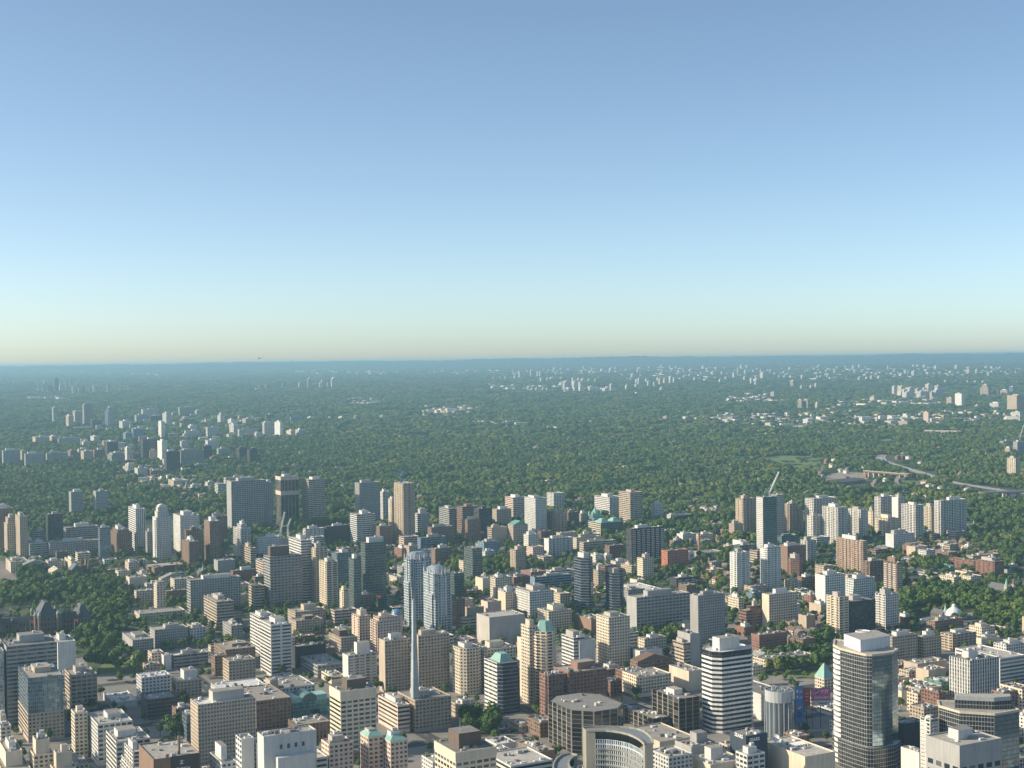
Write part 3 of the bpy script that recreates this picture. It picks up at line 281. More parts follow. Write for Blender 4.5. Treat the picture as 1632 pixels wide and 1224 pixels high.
A|P|CR|40.7,1689.4,0.0,31.5,28.9,26.7|ph=.5/.5/5|cream block with brown windows in front of the white gridded office
M|C|GG|-82.0,1919.7,0.0,15.3,14.0,39.0|noph|pale green glass block right behind the right silver tower
M|P|BR|-72.8,1749.3,0.0,12.2,22.0,32.4|noph|brown block under the pale green glass one
L|N|TA|-57.9,1771.7,0.0,21.3,14.0,18.0|noph|low tan roof right of the right silver tower
O|R|TA|229.6,2770.1,2.1,28.0,42.6,63.2|-|tan grey office tower with sunlit banded left wall right of the teal offices
M|P|LG|281.6,2794.3,2.4,18.0,14.0,37.8|-|slim grey white building left of the dark flat roofed school
M|P|LG|307.0,2753.2,1.9,14.0,14.0,20.6|-|small white grey block beside the dark flat roofed school
L|N|DK|321.8,2762.9,2.0,39.0,40.0,18.0|noph|dark low school with a wide flat roof at the forest edge
A|B|DK|187.7,2247.9,0.0,62.0,16.0,57.4|w=P,ribs=W|wide brown apartment slab with white balcony stripes
A|P|CR|190.1,2080.2,0.0,18.9,16.0,33.4|w=P|cream apartment tower with balcony notches in front of the wide brown slab
A|P|OR|237.2,2176.3,0.0,38.9,17.7,31.0|noph|bright orange red apartment block right of the wide brown slab
A|P|RB|278.1,2240.3,0.0,10.7,24.0,20.2|noph|red wing with a white banner at the right of the orange red block
A|B|DK|228.0,1980.6,0.0,33.4,17.6,19.3|w=N,ribs=W|dark and white balcony slab with a white end wall
L|N|W|177.2,1915.4,0.0,27.7,60.0,14.0|noph|long white roofed low building left of the dark and white balcony slab
M|P|TA|176.2,2117.7,0.0,9.5,30.8,17.2|-|tan cube block left of the cream tower with balcony notches
L|P|W|154.5,2146.7,0.0,19.3,14.0,20.0|-|small white low apartments left of the wide brown slab
A|B|GW|307.9,1948.1,0.0,22.3,16.0,58.4|-|white balconied glass condominium tower, the left one of two
A|B|GW|352.4,1960.7,0.0,23.6,16.4,63.4|-|white balconied glass condominium tower, the right one of two
G|C|TG|404.5,2286.4,0.0,28.2,17.5,101.1|w=p:W,noph|tall teal glass tower with a white left side under a white crane
O|P|G|470.9,2520.7,0.0,17.6,21.9,81.8|noph|grey unfinished concrete tower behind the tall teal glass tower
A|B|TA|420.3,2579.8,0.0,28.7,23.2,69.3|-|tan apartment tower left of the tall teal glass tower
A|P|TA|396.9,2536.6,0.0,19.7,16.0,28.6|-|short tan apartment block at the foot of the tan tower
A|B|TA|505.2,2580.8,0.0,20.8,16.0,58.9|-|tan apartment tower right of the tall teal glass tower
A|P|G|525.2,2588.1,0.0,8.0,24.0,48.6|-|narrow grey slab end right of the tan apartment tower
M|R|GG|460.1,2419.8,0.0,36.2,14.0,20.7|-|pale green banded office right of the tall teal glass tower's base
A|P|BR|414.7,2136.2,0.0,35.2,19.9,41.1|w=N|brown apartment block with a plain tan side behind the round red one
A|P|RB|414.1,2080.6,0.0,21.3,23.2,30.1|oct=9|round cornered red brick apartment block with a white rim
A|B|LG|463.0,2224.7,0.0,18.3,16.0,38.2|-|grey white balconied block right of the brown apartment block
M|R|GG|367.2,2289.5,0.0,33.2,15.5,22.7|-|pale green grey block left of the tall teal glass tower's base
M|P|CR|361.3,2372.9,0.0,12.6,14.0,11.8|-|small cream terraced block left of the pale green grey one
A|P|BE|307.3,1700.2,0.0,42.4,13.9,41.8|w=N|beige apartment slab with a blank cream side in front of the right glass condominium
M|P|CR|284.9,1790.3,0.0,8.0,23.1,23.1|w=P|cream block with a bright left wall left of the red hotel
M|R|RB|279.9,1702.0,0.0,36.2,15.3,26.5|tier=.5:.85|red brick hotel with a stepped roof box in front of the beige slab
M|P|BG|318.9,1886.1,0.0,19.0,14.0,12.8|-|blue grey small block between the two glass condominiums' feet
M|B|CR|391.5,1968.5,0.0,13.4,22.5,14.2|-|cream balconied block below the round red one
A|P|BR|408.8,1983.4,0.0,20.8,16.0,17.9|-|dark brown tan slab right of the cream balconied block
M|P|RB|385.0,1828.8,0.0,8.8,14.0,18.2|-|small red brick block with a peaked white trim, lower right of the beige slab
M|P|PK|291.6,2090.2,0.0,23.0,14.0,13.8|-|pink white block in the trees left of the left glass condominium
M|P|W|299.0,2493.3,0.0,28.5,19.1,16.4|w=N|white end walled block with a teal front, above the orange red block
M|P|CR|333.5,2516.1,0.0,27.5,14.0,13.2|-|cream block beside the brick chimney
L|P|CR|380.6,2654.4,0.7,8.7,14.0,11.5|-|small cream house block in the trees left of the tan tower
L|P|BE|310.4,2282.5,0.0,37.7,35.0,12.0|noph|beige flat workshops right of the orange red block
L|P|TA|306.5,2182.6,0.0,24.0,14.0,12.0|noph|brown flat workshops below the beige ones
L|P|W|268.1,2113.0,0.0,13.8,14.0,12.0|noph|low white tan shops under the orange red block
M|P|G|151.7,1878.4,0.0,26.0,22.0,20.4|-|grey block behind the long dark grey slab
A|Q|G|142.9,1650.8,0.0,75.2,22.0,48.5|w=N|long dark grey apartment slab with a bright left edge, above the tree row
A|p|G|209.1,1605.1,0.0,37.6,16.0,57.6|w=N|grey apartment tower with tiny windows and a plain sunlit side
A|B|W|535.3,2514.6,0.0,54.1,23.9,74.4|-|white grey slab at the back left of the white apartment cluster
A|B|W|526.7,2480.5,0.0,21.3,16.0,48.1|-|white tower at the far left front of the white apartment cluster
A|B|TB|519.3,2096.6,0.0,8.1,60.0,53.0|w=B|broad tan tower with a sunlit balconied face in front of the white apartment cluster
A|B|BR|507.0,2009.3,0.0,27.1,16.0,35.4|w=B|dark red brown apartment tower, the left one of a joined pair
A|B|BR|528.1,1942.4,0.0,9.9,27.0,43.3|w=B,ribs=W|brown apartment tower with white floor stripes, the right one of a joined pair
A|P|LG|400.4,1814.0,0.0,32.9,20.0,46.4|w=N:W,s=P|apartment slab with a glaring pinkish white blank side
A|P|LG|454.6,1886.4,0.0,37.5,17.3,29.8|-|grey apartment slab between the blank white sided slab and the dark brown pair
A|B|CR|375.9,1630.5,0.0,14.2,22.4,49.8|w=B|cream balconied tower joined to a dark brown slab
A|P|DK|390.4,1640.7,0.0,39.2,24.0,42.3|-|dark brown slab joined to the cream balconied tower
A|P|W|444.5,1687.4,0.0,20.9,18.1,42.4|w=B|white condominium with vertical bays beside the conservatory park
A|B|W|688.4,2644.1,0.6,35.9,16.0,62.7|w=B|white apartment tower with curved wings at the back of the white cluster
A|B|W|711.5,2606.8,0.1,19.2,16.8,65.4|w=N|pale slab with a blank grey edge at the back of the white cluster
A|B|W|704.8,2472.3,0.0,18.6,34.8,65.4|w=B|white apartment tower in the middle of the white cluster with a bright balconied side
A|B|CR|765.4,2583.2,0.0,12.4,18.8,50.8|w=B|cream slab squeezed left of the rightmost white tower
A|B|W|763.6,2519.3,0.0,62.8,16.0,67.7|-|rightmost and widest white apartment tower of the white cluster
A|B|CR|676.2,2545.7,0.0,24.7,35.0,34.0|w=B|shorter cream white block in front of the curved winged tower
A|P|LG|639.4,2371.4,0.0,46.6,20.0,27.4|w=N|low pale grey block at the front of the white cluster
A|B|W|564.2,2451.6,0.0,21.3,41.5,64.8|w=B|white apartment tower with sunlit balconies at the left of the white cluster
A|B|W|615.4,2498.1,0.0,16.6,33.5,55.9|w=B|white apartment tower second from the left front of the white cluster
A|B|CR|685.5,2689.6,1.1,8.0,16.0,31.1|w=B|cream slab end behind the white apartment tower second from left
L|P|BR|650.5,2324.1,0.0,45.9,14.0,14.3|gab=4:BR|brown gabled terrace with an orange red end wall
L|P|RB|651.8,2195.2,0.0,8.0,44.5,7.5|noph|low brick terrace right of the dark brown pair
L|P|RB|694.5,2126.2,0.0,8.0,50.8,16.9|w=B,noph|long brick slab left of the taller brick one by the trees
A|P|RB|701.9,2057.9,0.0,19.1,37.0,25.7|w=B|taller brick balconied slab by the trees at the right
M|R|W|616.7,2058.7,0.0,14.9,44.3,7.4|noph|cream white low slab with window bands among trees
M|P|CR|607.8,1947.0,0.0,14.2,28.4,21.1|w=P|cream tan block standing among dark trees at the right
L|N|G|738.7,2110.0,0.0,22.3,14.0,12.0|noph|grey flat hall right of the taller brick slab
L|N|TE|662.3,2139.8,0.0,9.1,35.9,8.0|noph|long low roof of pale green copper left of the long brick slab
L|P|BR|696.2,2255.5,0.0,19.1,42.2,12.0|noph|low brown school behind the long brick slab
L|P|TA|721.3,2213.9,0.0,57.4,14.0,12.0|noph|low tan school above the taller brick slab
A|B|CR|1269.2,3561.3,12.0,16.4,27.8,52.3|-|cream slab tower in the forest near the right edge
O|P|G|1491.9,4169.5,19.6,31.2,16.9,48.1|-|grey unfinished tower under a crane at the right edge
A|P|G|1580.5,4542.9,24.3,45.1,16.0,22.5|-|grey slab with a cream end beside the unfinished tower at the right edge
A|P|TA|1467.3,4164.0,19.6,11.4,19.5,30.0|-|tan tower left of the unfinished one at the right edge
A|p|TA|2301.0,6435.5,47.9,68.3,57.7,88.6|-|large tan tower block at the right edge behind the white silo like slab
A|V|W|2090.2,5810.7,40.1,14.5,70.0,28.8|-|white slab of rounded vertical bays at the right edge
A|P|LG|2191.5,6091.9,43.6,30.4,46.0,31.8|-|pale block behind the white slab of rounded bays
A|B|W|2367.3,6872.1,53.4,42.5,56.9,34.0|-|white twin slab left of the large tan tower block
A|B|TA|2766.5,8200.2,70.0,25.2,63.5,78.2|tier=.6:.8|stepped beige tower block, highest of the far right group
A|B|TA|2822.1,8201.6,70.0,15.2,38.7,42.0|-|beige slab right of the stepped beige tower
A|P|TA|2883.7,8219.7,70.2,12.2,53.0,44.3|-|pale tan slab left of the far blue glass tower
G|C|BG|3057.0,8614.0,75.2,18.2,30.1,50.3|-|far blue glass tower near the right edge
O|N|W|2260.0,7096.7,56.2,21.5,45.8,73.4|-|white blank tower standing far off at the right
A|P|TA|2232.3,7172.2,57.2,21.7,35.2,50.3|-|tan tower just left of the far white blank tower
A|P|PK|1735.2,5885.9,41.1,8.0,29.5,46.1|-|brown tower rising alone above the far valley rim
M|P|TA|1571.4,5615.4,37.7,15.3,49.6,26.3|-|tan block on the valley rim left of the lone brown tower
M|P|BR|1808.9,5916.2,41.5,10.7,69.8,19.7|-|long brown slab right of the lone brown tower
L|N|CR|1818.7,7272.7,58.4,18.6,70.0,20.0|noph|long cream factory with a blank sunlit wall far off
M|P|TA|2413.3,8823.1,77.8,10.4,48.7,25.4|-|tan block beyond the far factories
L|N|TA|2015.1,7859.0,65.7,23.0,36.1,25.0|pyr=14:G:.1,noph|far grey pyramid shaped hall
A|V|TA|1448.0,7065.2,55.8,8.0,29.8,54.0|-|brown ribbed tower, the left one of the far twin towers on the slope
A|V|TA|1478.2,7057.6,55.7,8.0,38.5,52.7|-|brown ribbed tower, the right one of the far twin towers on the slope
O|P|G|1581.2,8524.5,74.1,21.0,34.5,38.3|-|dark grey block beyond the far industrial strip
A|B|TA|2060.5,10342.7,96.8,23.4,36.6,53.0|-|far tan twin slab above the brown ribbed pair
L|N|W|799.1,9066.6,80.8,14.4,22.8,28.5|noph|far white water tank like block at the left of the far right suburbs
A|P|TA|-1960.3,6232.4,45.4,21.7,70.0,58.9|-|tan tower at the left of the far midtown cluster
A|P|TA|-1998.1,6445.6,48.1,33.8,53.6,69.6|-|tan slab second from left in the far midtown cluster
O|R|G|-1928.4,6355.3,46.9,35.1,42.2,104.0|-|tall grey office with a white edge in the far midtown cluster
G|C|BG|-1794.9,6263.4,45.8,30.4,70.0,91.8|tier=.6:.82|tall bluish tower with a thin upper part in the far midtown cluster
O|P|DK|-1800.5,6042.9,43.0,39.9,36.3,48.9|-|short dark office between the tall pair of the far midtown cluster
L|P|G|-1891.9,6099.1,43.7,118.1,70.0,14.0|noph|low dark podium under the far midtown cluster
A|P|G|-2155.2,6626.7,50.3,18.4,34.9,79.3|-|lone hazy slab left of the far midtown cluster
A|B|LG|-1814.0,6927.0,54.1,72.6,33.0,51.7|-|white topped long slab right of the far midtown cluster
A|P|G|-1756.9,6593.9,49.9,60.7,40.0,40.3|-|grey slab below the white topped long one
A|P|DK|-1688.0,6579.4,49.7,62.0,25.5,37.3|-|dark slab left of the far white twin tower
A|B|W|-1523.0,6209.0,45.1,22.3,70.0,65.9|-|far white twin tower above the thin white one
A|P|G|-1651.5,7004.6,55.1,66.7,25.2,56.7|-|wide dark grey slab at the back of the uptown cluster
A|P|G|-1562.3,6984.5,54.8,31.8,70.0,39.6|-|grey slab right of the wide dark grey one at the back
A|P|G|-1659.7,6892.9,53.7,28.0,25.2,37.2|-|small grey slab between the white twin and the wide dark grey slab
M|P|LG|-1683.0,6089.1,43.6,35.2,70.0,39.4|-|stepped pale block right of the tall bluish tower
M|P|BG|-1423.9,5296.1,33.7,40.2,32.4,52.4|-|blue white block with a sunlit edge in the uptown cluster
M|P|BG|-1454.1,5301.3,33.8,23.6,44.3,37.2|-|small blue grey block left of the blue white one
A|N|W|-1349.3,5419.5,35.2,13.6,47.2,72.2|-|thin white tower in the uptown cluster
A|P|BR|-1481.4,6340.0,46.7,48.8,56.8,33.1|-|brown block right of the white twin tower
A|P|W|-1360.5,5958.0,42.0,29.7,41.9,24.7|-|white drum topped block above the white terraced slab
A|P|LG|-1258.5,5403.4,35.0,68.8,25.0,35.5|tier=.8:.7|white terraced slab in the uptown cluster
A|P|LG|-1146.2,4881.1,28.5,27.4,21.0,32.1|-|pale square block over the wide grey brown slab
O|R|DK|-1146.2,4370.9,22.1,45.0,29.6,74.0|-|dark banded office in the uptown cluster
A|N|W|-1073.5,4315.5,21.4,16.7,57.4,71.1|-|tall white tower with a dark right side in the uptown cluster
O|P|DK|-986.0,4012.4,17.7,39.8,25.5,62.2|-|near black brown tower at the right front of the uptown cluster
A|V|G|-987.4,4194.7,19.9,69.8,16.0,50.2|-|wide grey slab joined to the near black brown tower
A|P|W|-1204.3,4402.2,22.5,14.6,33.0,46.8|-|white walled tower left of the dark banded office
A|P|BR|-1186.1,4399.5,22.5,27.5,45.2,26.9|-|brown block in front of the white walled tower
A|P|TA|-1124.3,4367.7,22.1,23.5,12.6,39.3|-|tan ribbed slab right of the dark banded office
A|V|G|-1214.2,4269.0,20.9,39.7,65.6,39.6|tier=.8:.85|grey stepped office with ribs at the front of the uptown cluster
O|p|DK|-1296.4,4510.2,23.9,33.9,43.9,58.1|-|black cube tower in the uptown cluster
A|P|TA|-1335.0,4388.6,22.4,28.9,48.2,37.5|-|pinkish tan tower with a white left edge in the uptown cluster
A|P|BR|-1317.1,4441.6,23.0,33.3,20.4,38.0|-|brown tower between the pinkish tan tower and the black cube
A|P|BR|-1404.4,4477.8,23.5,21.5,49.2,33.5|-|red brown slab left of the pinkish tan tower
A|P|BR|-1363.0,4378.8,22.2,10.7,16.0,23.7|noph|small red brown block in front of the red brown slab
A|P|W|-1424.4,4628.2,25.4,28.4,22.4,27.1|-|small white block behind the pinkish tan tower
A|P|G|-1434.8,4343.8,21.8,58.6,22.0,35.6|-|long grey block with a white edge, third from the left of the forest row
A|P|G|-1449.7,4194.8,19.9,52.6,22.0,46.5|-|long grey block, second from the left of the forest row
A|P|TA|-1541.0,4427.1,22.8,14.5,31.8,37.9|-|pinkish block squeezed between long grey blocks of the forest row
A|P|G|-1543.1,4271.1,20.9,48.7,27.7,51.9|-|grey square block, leftmost of the forest row
A|P|TA|-1744.0,5156.7,32.0,49.1,70.0,33.9|-|tan grey slab in the forest behind the leftmost row
A|P|TA|-1714.0,5246.9,33.1,21.4,64.5,30.7|-|small tan block in the forest right of the tan grey slab
A|P|G|-1654.9,5142.0,31.8,80.0,20.0,30.1|-|long hazy slab in the forest right of the small tan block
A|P|LG|-1540.1,5061.8,30.8,23.1,31.3,22.8|-|pale cube at the left of the uptown shops
A|P|W|-1559.3,5253.3,33.2,20.8,68.0,27.4|-|whitish block above the uptown shops
M|B|W|-1098.9,4027.2,17.8,17.9,70.0,24.7|tier=.6:.7|white stepped terrace building below the uptown cluster
M|P|W|-1029.8,3868.8,15.9,27.6,39.2,27.2|-|white block below the dark banded office
M|P|BR|-992.1,3864.0,15.8,34.7,22.6,20.9|-|brown low block right of the white block below the uptown cluster
M|N|W|-935.6,3986.5,17.3,23.5,14.0,16.9|noph|dark block framed in white at the foot of the near black tower
M|P|G|-922.1,4102.9,18.8,35.5,21.3,16.6|-|grey block right of the dark one framed in white
M|P|TA|-858.1,3565.4,12.1,37.1,60.0,21.5|-|tan stepped apartments near the pale church spire
M|P|BE|-928.1,3717.7,14.0,10.0,35.3,15.1|-|greenish white small block left of the tan stepped apartments
M|P|LG|-799.9,3513.1,11.4,24.0,18.5,15.8|-|pale block right of the pale church spire
L|N|TA|-981.2,3592.5,12.4,54.6,14.9,10.0|noph|long cream roofed hall below the uptown cluster
A|B|W|-977.3,5554.3,36.9,39.8,24.7,56.0|-|white slab, left half of the bright pair at the forest edge
A|N|LG|-900.6,5467.4,35.8,12.8,70.0,61.0|-|pale tower, right half of the bright pair at the forest edge
A|P|DK|-1152.3,6609.5,50.1,38.8,23.4,34.5|-|dark slab with a white edge behind the bright pair
A|P|PK|-848.9,5401.1,35.0,17.7,53.5,31.6|-|pinkish tower right of the bright pair
A|P|LG|-822.9,5431.9,35.4,18.9,42.3,33.2|-|whitish tower right of the pinkish one
A|P|G|-802.0,5478.4,36.0,28.4,22.5,16.8|noph|low grey slab right of the whitish tower
A|P|G|-759.5,5420.5,35.3,48.8,21.9,13.7|noph|low dark slab at the right end of the uptown row
A|B|W|-1104.9,5592.4,37.4,23.2,62.4,46.3|-|white twin slab left of the wide pale slab
A|V|LG|-1053.5,5437.5,35.5,71.5,22.1,36.7|-|wide pale slab between two white towers
A|P|W|-983.4,5410.9,35.1,21.6,24.5,24.3|-|small white block right of the wide pale slab
A|B|W|-1314.4,6353.5,46.9,18.6,52.0,54.3|tier=.6:.85|slim white tower with a pointed top at the back of the uptown row
A|P|LG|-1254.3,6293.6,46.2,19.1,56.4,30.0|-|white topped block at the back of the uptown row
A|P|TA|-1186.6,6279.7,46.0,41.8,52.5,33.9|-|tan terraced block at the back of the uptown row
A|P|BG|-1182.0,6502.9,48.8,31.4,19.6,23.4|-|pale blue block behind the wide pale slab
A|B|LG|-1180.5,5460.0,35.8,46.9,23.9,45.2|-|bluish white wide slab at the left of the uptown row
A|P|LG|-1015.1,4695.8,26.2,32.2,31.7,45.7|-|pale brown edged tower behind the near black uptown slab
A|P|DK|-958.0,4366.9,22.1,26.7,16.0,51.1|-|near black slab at the left front of the uptown row
A|P|DK|-853.0,4398.1,22.5,24.4,31.8,40.4|-|dark slab with a sunlit edge, left one of a pair by the green lawn
A|P|DK|-793.8,4254.0,20.7,25.6,26.1,46.7|-|dark slab with a sunlit edge, right one of a pair by the green lawn
A|P|G|-950.8,4557.4,24.5,35.5,22.5,27.9|-|grey block left of the dark pair by the lawn
M|P|BR|-922.2,4316.3,21.5,35.6,21.6,21.4|-|dark brown low block left of the dark pair by the lawn
M|P|DK|-878.3,4310.1,21.4,32.5,20.9,18.2|-|dark low block directly left of the dark pair by the lawn
A|P|BG|-1018.2,6488.4,48.6,52.5,18.2,28.0|-|blue slab with a white edge on the forest skyline
A|P|LG|-941.9,6574.6,49.7,18.6,41.1,22.5|-|white block right of the blue slab on the forest skyline
A|P|TA|-853.4,6607.8,50.1,8.0,34.5,17.8|-|small tan block in mid forest
A|P|BR|-731.6,6581.3,49.8,9.5,24.6,22.5|-|small brown block in mid forest
A|P|W|-610.7,6586.6,49.8,25.5,26.7,23.7|-|white block with grey wing in mid forest
A|P|W|-802.4,6628.4,50.4,12.6,45.9,18.5|-|small white stepped block in mid forest
L|P|RB|-568.2,4595.1,24.9,32.9,17.8,10.0|gab=5:RB|red roofed mansion alone in the forest
"""
A = R(27.4)                                  # the street grid is turned against the camera
E = Vector((math.cos(A), math.sin(A))); N = Vector((-math.sin(A), math.cos(A)))
def terr(y):
    z = 0.
    if y > 2600: z += .0125*(min(y, 12000)-2600)
    if y > 12000: z += .006*(min(y, 25000)-12000)
    return z
COL = dict(W=(.63,.61,.57), CR=(.60,.52,.40), BE=(.47,.41,.32), TA=(.36,.295,.225), BR=(.19,.125,.09), RB=(.225,.12,.092),
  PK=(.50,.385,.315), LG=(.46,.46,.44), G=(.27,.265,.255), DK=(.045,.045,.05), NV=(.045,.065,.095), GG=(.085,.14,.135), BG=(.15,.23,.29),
  TE=(.17,.38,.33), SI=(.47,.53,.57), OR=(.40,.15,.085), GW=(.68,.68,.66), TG=(.07,.17,.19), TB=(.42,.30,.22), GR=(.33,.31,.28), YE=(.5,.34,.05))
#       bay storey ww wh
STY = dict(P=(3.5,3.2,.56,.5), p=(2.5,3.1,.5,.46), R=(9,3.7,.95,.46), Q=(5,3.8,.74,.5), V=(3.2,3.6,.5,.88), C=(1.7,3.5,.9,.87),
  K=(8,3.7,.84,.92), Z=(40,3.5,1.01,.76), B=(6.5,2.95,.72,.58), U=(8,7,.66,.5), S1=(17,3.7,.62,.46), S2=(1.7,3.6,.93,.9), N=None)
for k_ in COL:
    if k_ not in ('DK','NV','W','GW'): COL[k_] = tuple(min(.7, v*(1.3 if k_ in ('G','TA','BR','GR','PK','BE','LG') else 1.12)) for v in COL[k_])
rng = random.Random(7)
# ------------------------------------------------------------------ materials
MATS = {}
def new_mat(name):
    m = bpy.data.materials.new(name); m.use_nodes = True
    return m, m.node_tree, m.node_tree.nodes['Principled BSDF']
def nd(t, k, **kw):
    n = t.nodes.new(k)
    for a, b in kw.items(): setattr(n, a, b)
    return n
def mth(t, op, a, b=None):
    n = nd(t, 'ShaderNodeMath', operation=op)
    for i, v in enumerate((a, b)):
        if v is None: continue
        if isinstance(v, (int, float)): n.inputs[i].default_value = v
        else: t.links.new(v, n.inputs[i])
    return n.outputs[0]
def mixc(t, f, a, b, blend='MIX'):
    n = nd(t, 'ShaderNodeMix', data_type='RGBA', blend_type=blend)
    for i, v in ((0, f), (6, a), (7, b)):
        if isinstance(v, (int, float)): n.inputs[i].default_value = v
        elif isinstance(v, tuple): n.inputs[i].default_value = (*v, 1)
        else: t.links.new(v, n.inputs[i])
    return n.outputs[2]
def weathered(t, col, amt=.22, scale=.06):
    """the base colour with a little tone change from building to building and soft patches of wear"""
    oi = nd(t, 'ShaderNodeObjectInfo'); tc = nd(t, 'ShaderNodeTexCoord')
    no = nd(t, 'ShaderNodeTexNoise'); no.inputs['Scale'].default_value = scale; no.inputs['Detail'].default_value = 4
    t.links.new(tc.outputs['Object'], no.inputs['Vector'])
    mp = nd(t, 'ShaderNodeMapping'); mp.inputs['Scale'].default_value = (.45, .45, .035); t.links.new(tc.outputs['Object'], mp.inputs['Vector'])
    n3 = nd(t, 'ShaderNodeTexNoise'); n3.inputs['Scale'].default_value = 1.; n3.inputs['Detail'].default_value = 3; t.links.new(mp.outputs[0], n3.inputs['Vector'])
    v = mth(t, 'ADD', mth(t, 'MULTIPLY', oi.outputs['Random'], .2), mth(t, 'ADD', mth(t, 'MULTIPLY', no.outputs[0], amt*2), .9-amt))
    v = mth(t, 'MULTIPLY', v, mth(t, 'ADD', mth(t, 'MULTIPLY', n3.outputs[0], .5), .75))   # rain streaks
    hs = nd(t, 'ShaderNodeHueSaturation'); hs.inputs['Color'].default_value = (*col, 1)
    t.links.new(v, hs.inputs['Value'])
    return hs.outputs[0]
def facade(style, col):
    k = (style, col)
    if k in MATS: return MATS[k]
    m, t, p = new_mat('facade_%s_%s' % k)
    c = COL[col]
    wall = c; gd = (.018,.024,.03); gl = (.15,.17,.175); metal = 0.
    if style in 'C' or (style == 'C'): wall = tuple(.22+.35*v for v in c); gd = tuple(v*.55 for v in c); gl = tuple(min(1, v*1.35+.02) for v in c); metal = .55
    if style == 'Z': wall = (.19,.22,.25); gd = tuple(v*.6 for v in c); gl = tuple(v*1.8 for v in c); metal = .3
    if style == 'K': wall = (.30,.27,.23); gd = (.018,.02,.022); gl = (.10,.11,.11); metal = .25
    if style == 'S2': wall = (.10,.10,.10); gd = (.02,.026,.03); gl = (.09,.10,.11); metal = .3
    if style == 'dark_grid': pass
    if col == 'GW': gd = (.05,.09,.085); gl = (.2,.29,.27)
    if style == 'B': gd = (.03,.034,.036) if col != 'GW' else gd; gl = (.20,.20,.19)
    wc = weathered(t, wall)
    s = STY.get(style)
    if s is None:
        t.links.new(wc, p.inputs['Base Color']); p.inputs['Roughness'].default_value = .85
        MATS[k] = m; return m
    bay, st, ww, wh = s
    uv = nd(t, 'ShaderNodeUVMap'); uv.uv_map = 'UVMap'
    sp = nd(t, 'ShaderNodeSeparateXYZ'); t.links.new(uv.outputs[0], sp.inputs[0])
    cu = mth(t, 'DIVIDE', sp.outputs[0], bay); cv = mth(t, 'DIVIDE', sp.outputs[1], st)
    mu = mth(t, 'LESS_THAN', mth(t, 'ABSOLUTE', mth(t, 'SUBTRACT', mth(t, 'FRACT', cu), .5)), ww/2)
    mv = mth(t, 'LESS_THAN', mth(t, 'ABSOLUTE', mth(t, 'SUBTRACT', mth(t, 'FRACT', cv), .55)), wh/2)
    mask = mth(t, 'MULTIPLY', mu, mv)
    oi = nd(t, 'ShaderNodeObjectInfo')
    cb = nd(t, 'ShaderNodeCombineXYZ')
    sub = 3 if style in ('R', 'Z', 'B') else 1
    t.links.new(mth(t, 'FLOOR', mth(t, 'DIVIDE', sp.outputs[0], bay/sub if style != 'Z' else 3.5)), cb.inputs[0]); t.links.new(mth(t, 'FLOOR', cv), cb.inputs[1])
    t.links.new(mth(t, 'MULTIPLY', oi.outputs['Random'], 97.), cb.inputs[2])
    wn = nd(t, 'ShaderNodeTexWhiteNoise', noise_dimensions='3D'); t.links.new(cb.outputs[0], wn.inputs['Vector'])
    f = mth(t, 'POWER', wn.outputs['Value'], 2.4 if style != 'C' else 1.5)
    gc = mixc(t, f, gd, gl)
    t.links.new(mixc(t, mask, wc, gc), p.inputs['Base Color'])
    t.links.new(mth(t, 'SUBTRACT', .85, mth(t, 'MULTIPLY', mask, .72)), p.inputs['Roughness'])
    if metal: t.links.new(mth(t, 'MULTIPLY', mask, metal), p.inputs['Metallic'])
    MATS[k] = m; return m
def plain(name, c, rough=.85, metal=0, amt=.2, scale=.06):
    k = ('plain', name)
    if k in MATS: return MATS[k]
    m, t, p = new_mat(name)
    t.links.new(weathered(t, c, amt, scale), p.inputs['Base Color'])
    p.inputs['Roughness'].default_value = rough; p.inputs['Metallic'].default_value = metal
    MATS[k] = m; return m
def roofmat(i):
    c = [(.35,.325,.285), (.42,.395,.35), (.27,.255,.235), (.50,.475,.43), (.14,.13,.12), (.72,.71,.69)][i]
    k = ('roof', i)
    if k in MATS: return MATS[k]
    m, t, p = new_mat('roofing_%d' % i)
    wc = weathered(t, c, .25, .12)
    tc = nd(t, 'ShaderNodeTexCoord'); n2 = nd(t, 'ShaderNodeTexNoise'); n2.inputs['Scale'].default_value = .5; n2.inputs['Detail'].default_value = 5
    t.links.new(tc.outputs['Object'], n2.inputs['Vector'])
    cr = nd(t, 'ShaderNodeValToRGB'); cr.color_ramp.elements[0].position = .35; cr.color_ramp.elements[1].position = .65
    cr.color_ramp.elements[0].color = (.72,.72,.72,1)
    t.links.new(n2.outputs[0], cr.inputs[0])
    t.links.new(mixc(t, 1., wc, cr.outputs[0], 'MULTIPLY'), p.inputs['Base Color']); p.inputs['Roughness'].default_value = .9
    MATS[k] = m; return m
def glassmat():
    k = 'winglass'
    if k in MATS: return MATS[k]
    m, t, p = new_mat('window_glass')
    oi = nd(t, 'ShaderNodeObjectInfo'); g = nd(t, 'ShaderNodeNewGeometry')
    f = mth(t, 'POWER', mth(t, 'FRACT', mth(t, 'ADD', mth(t, 'MULTIPLY', oi.outputs['Random'], 7.3), mth(t, 'MULTIPLY', g.outputs['Random Per Island'], 5.1))), 3.)
    t.links.new(mixc(t, f, (.02,.026,.03), (.22,.23,.225)), p.inputs['Base Color']); p.inputs['Roughness'].default_value = .12
    MATS[k] = m; return m
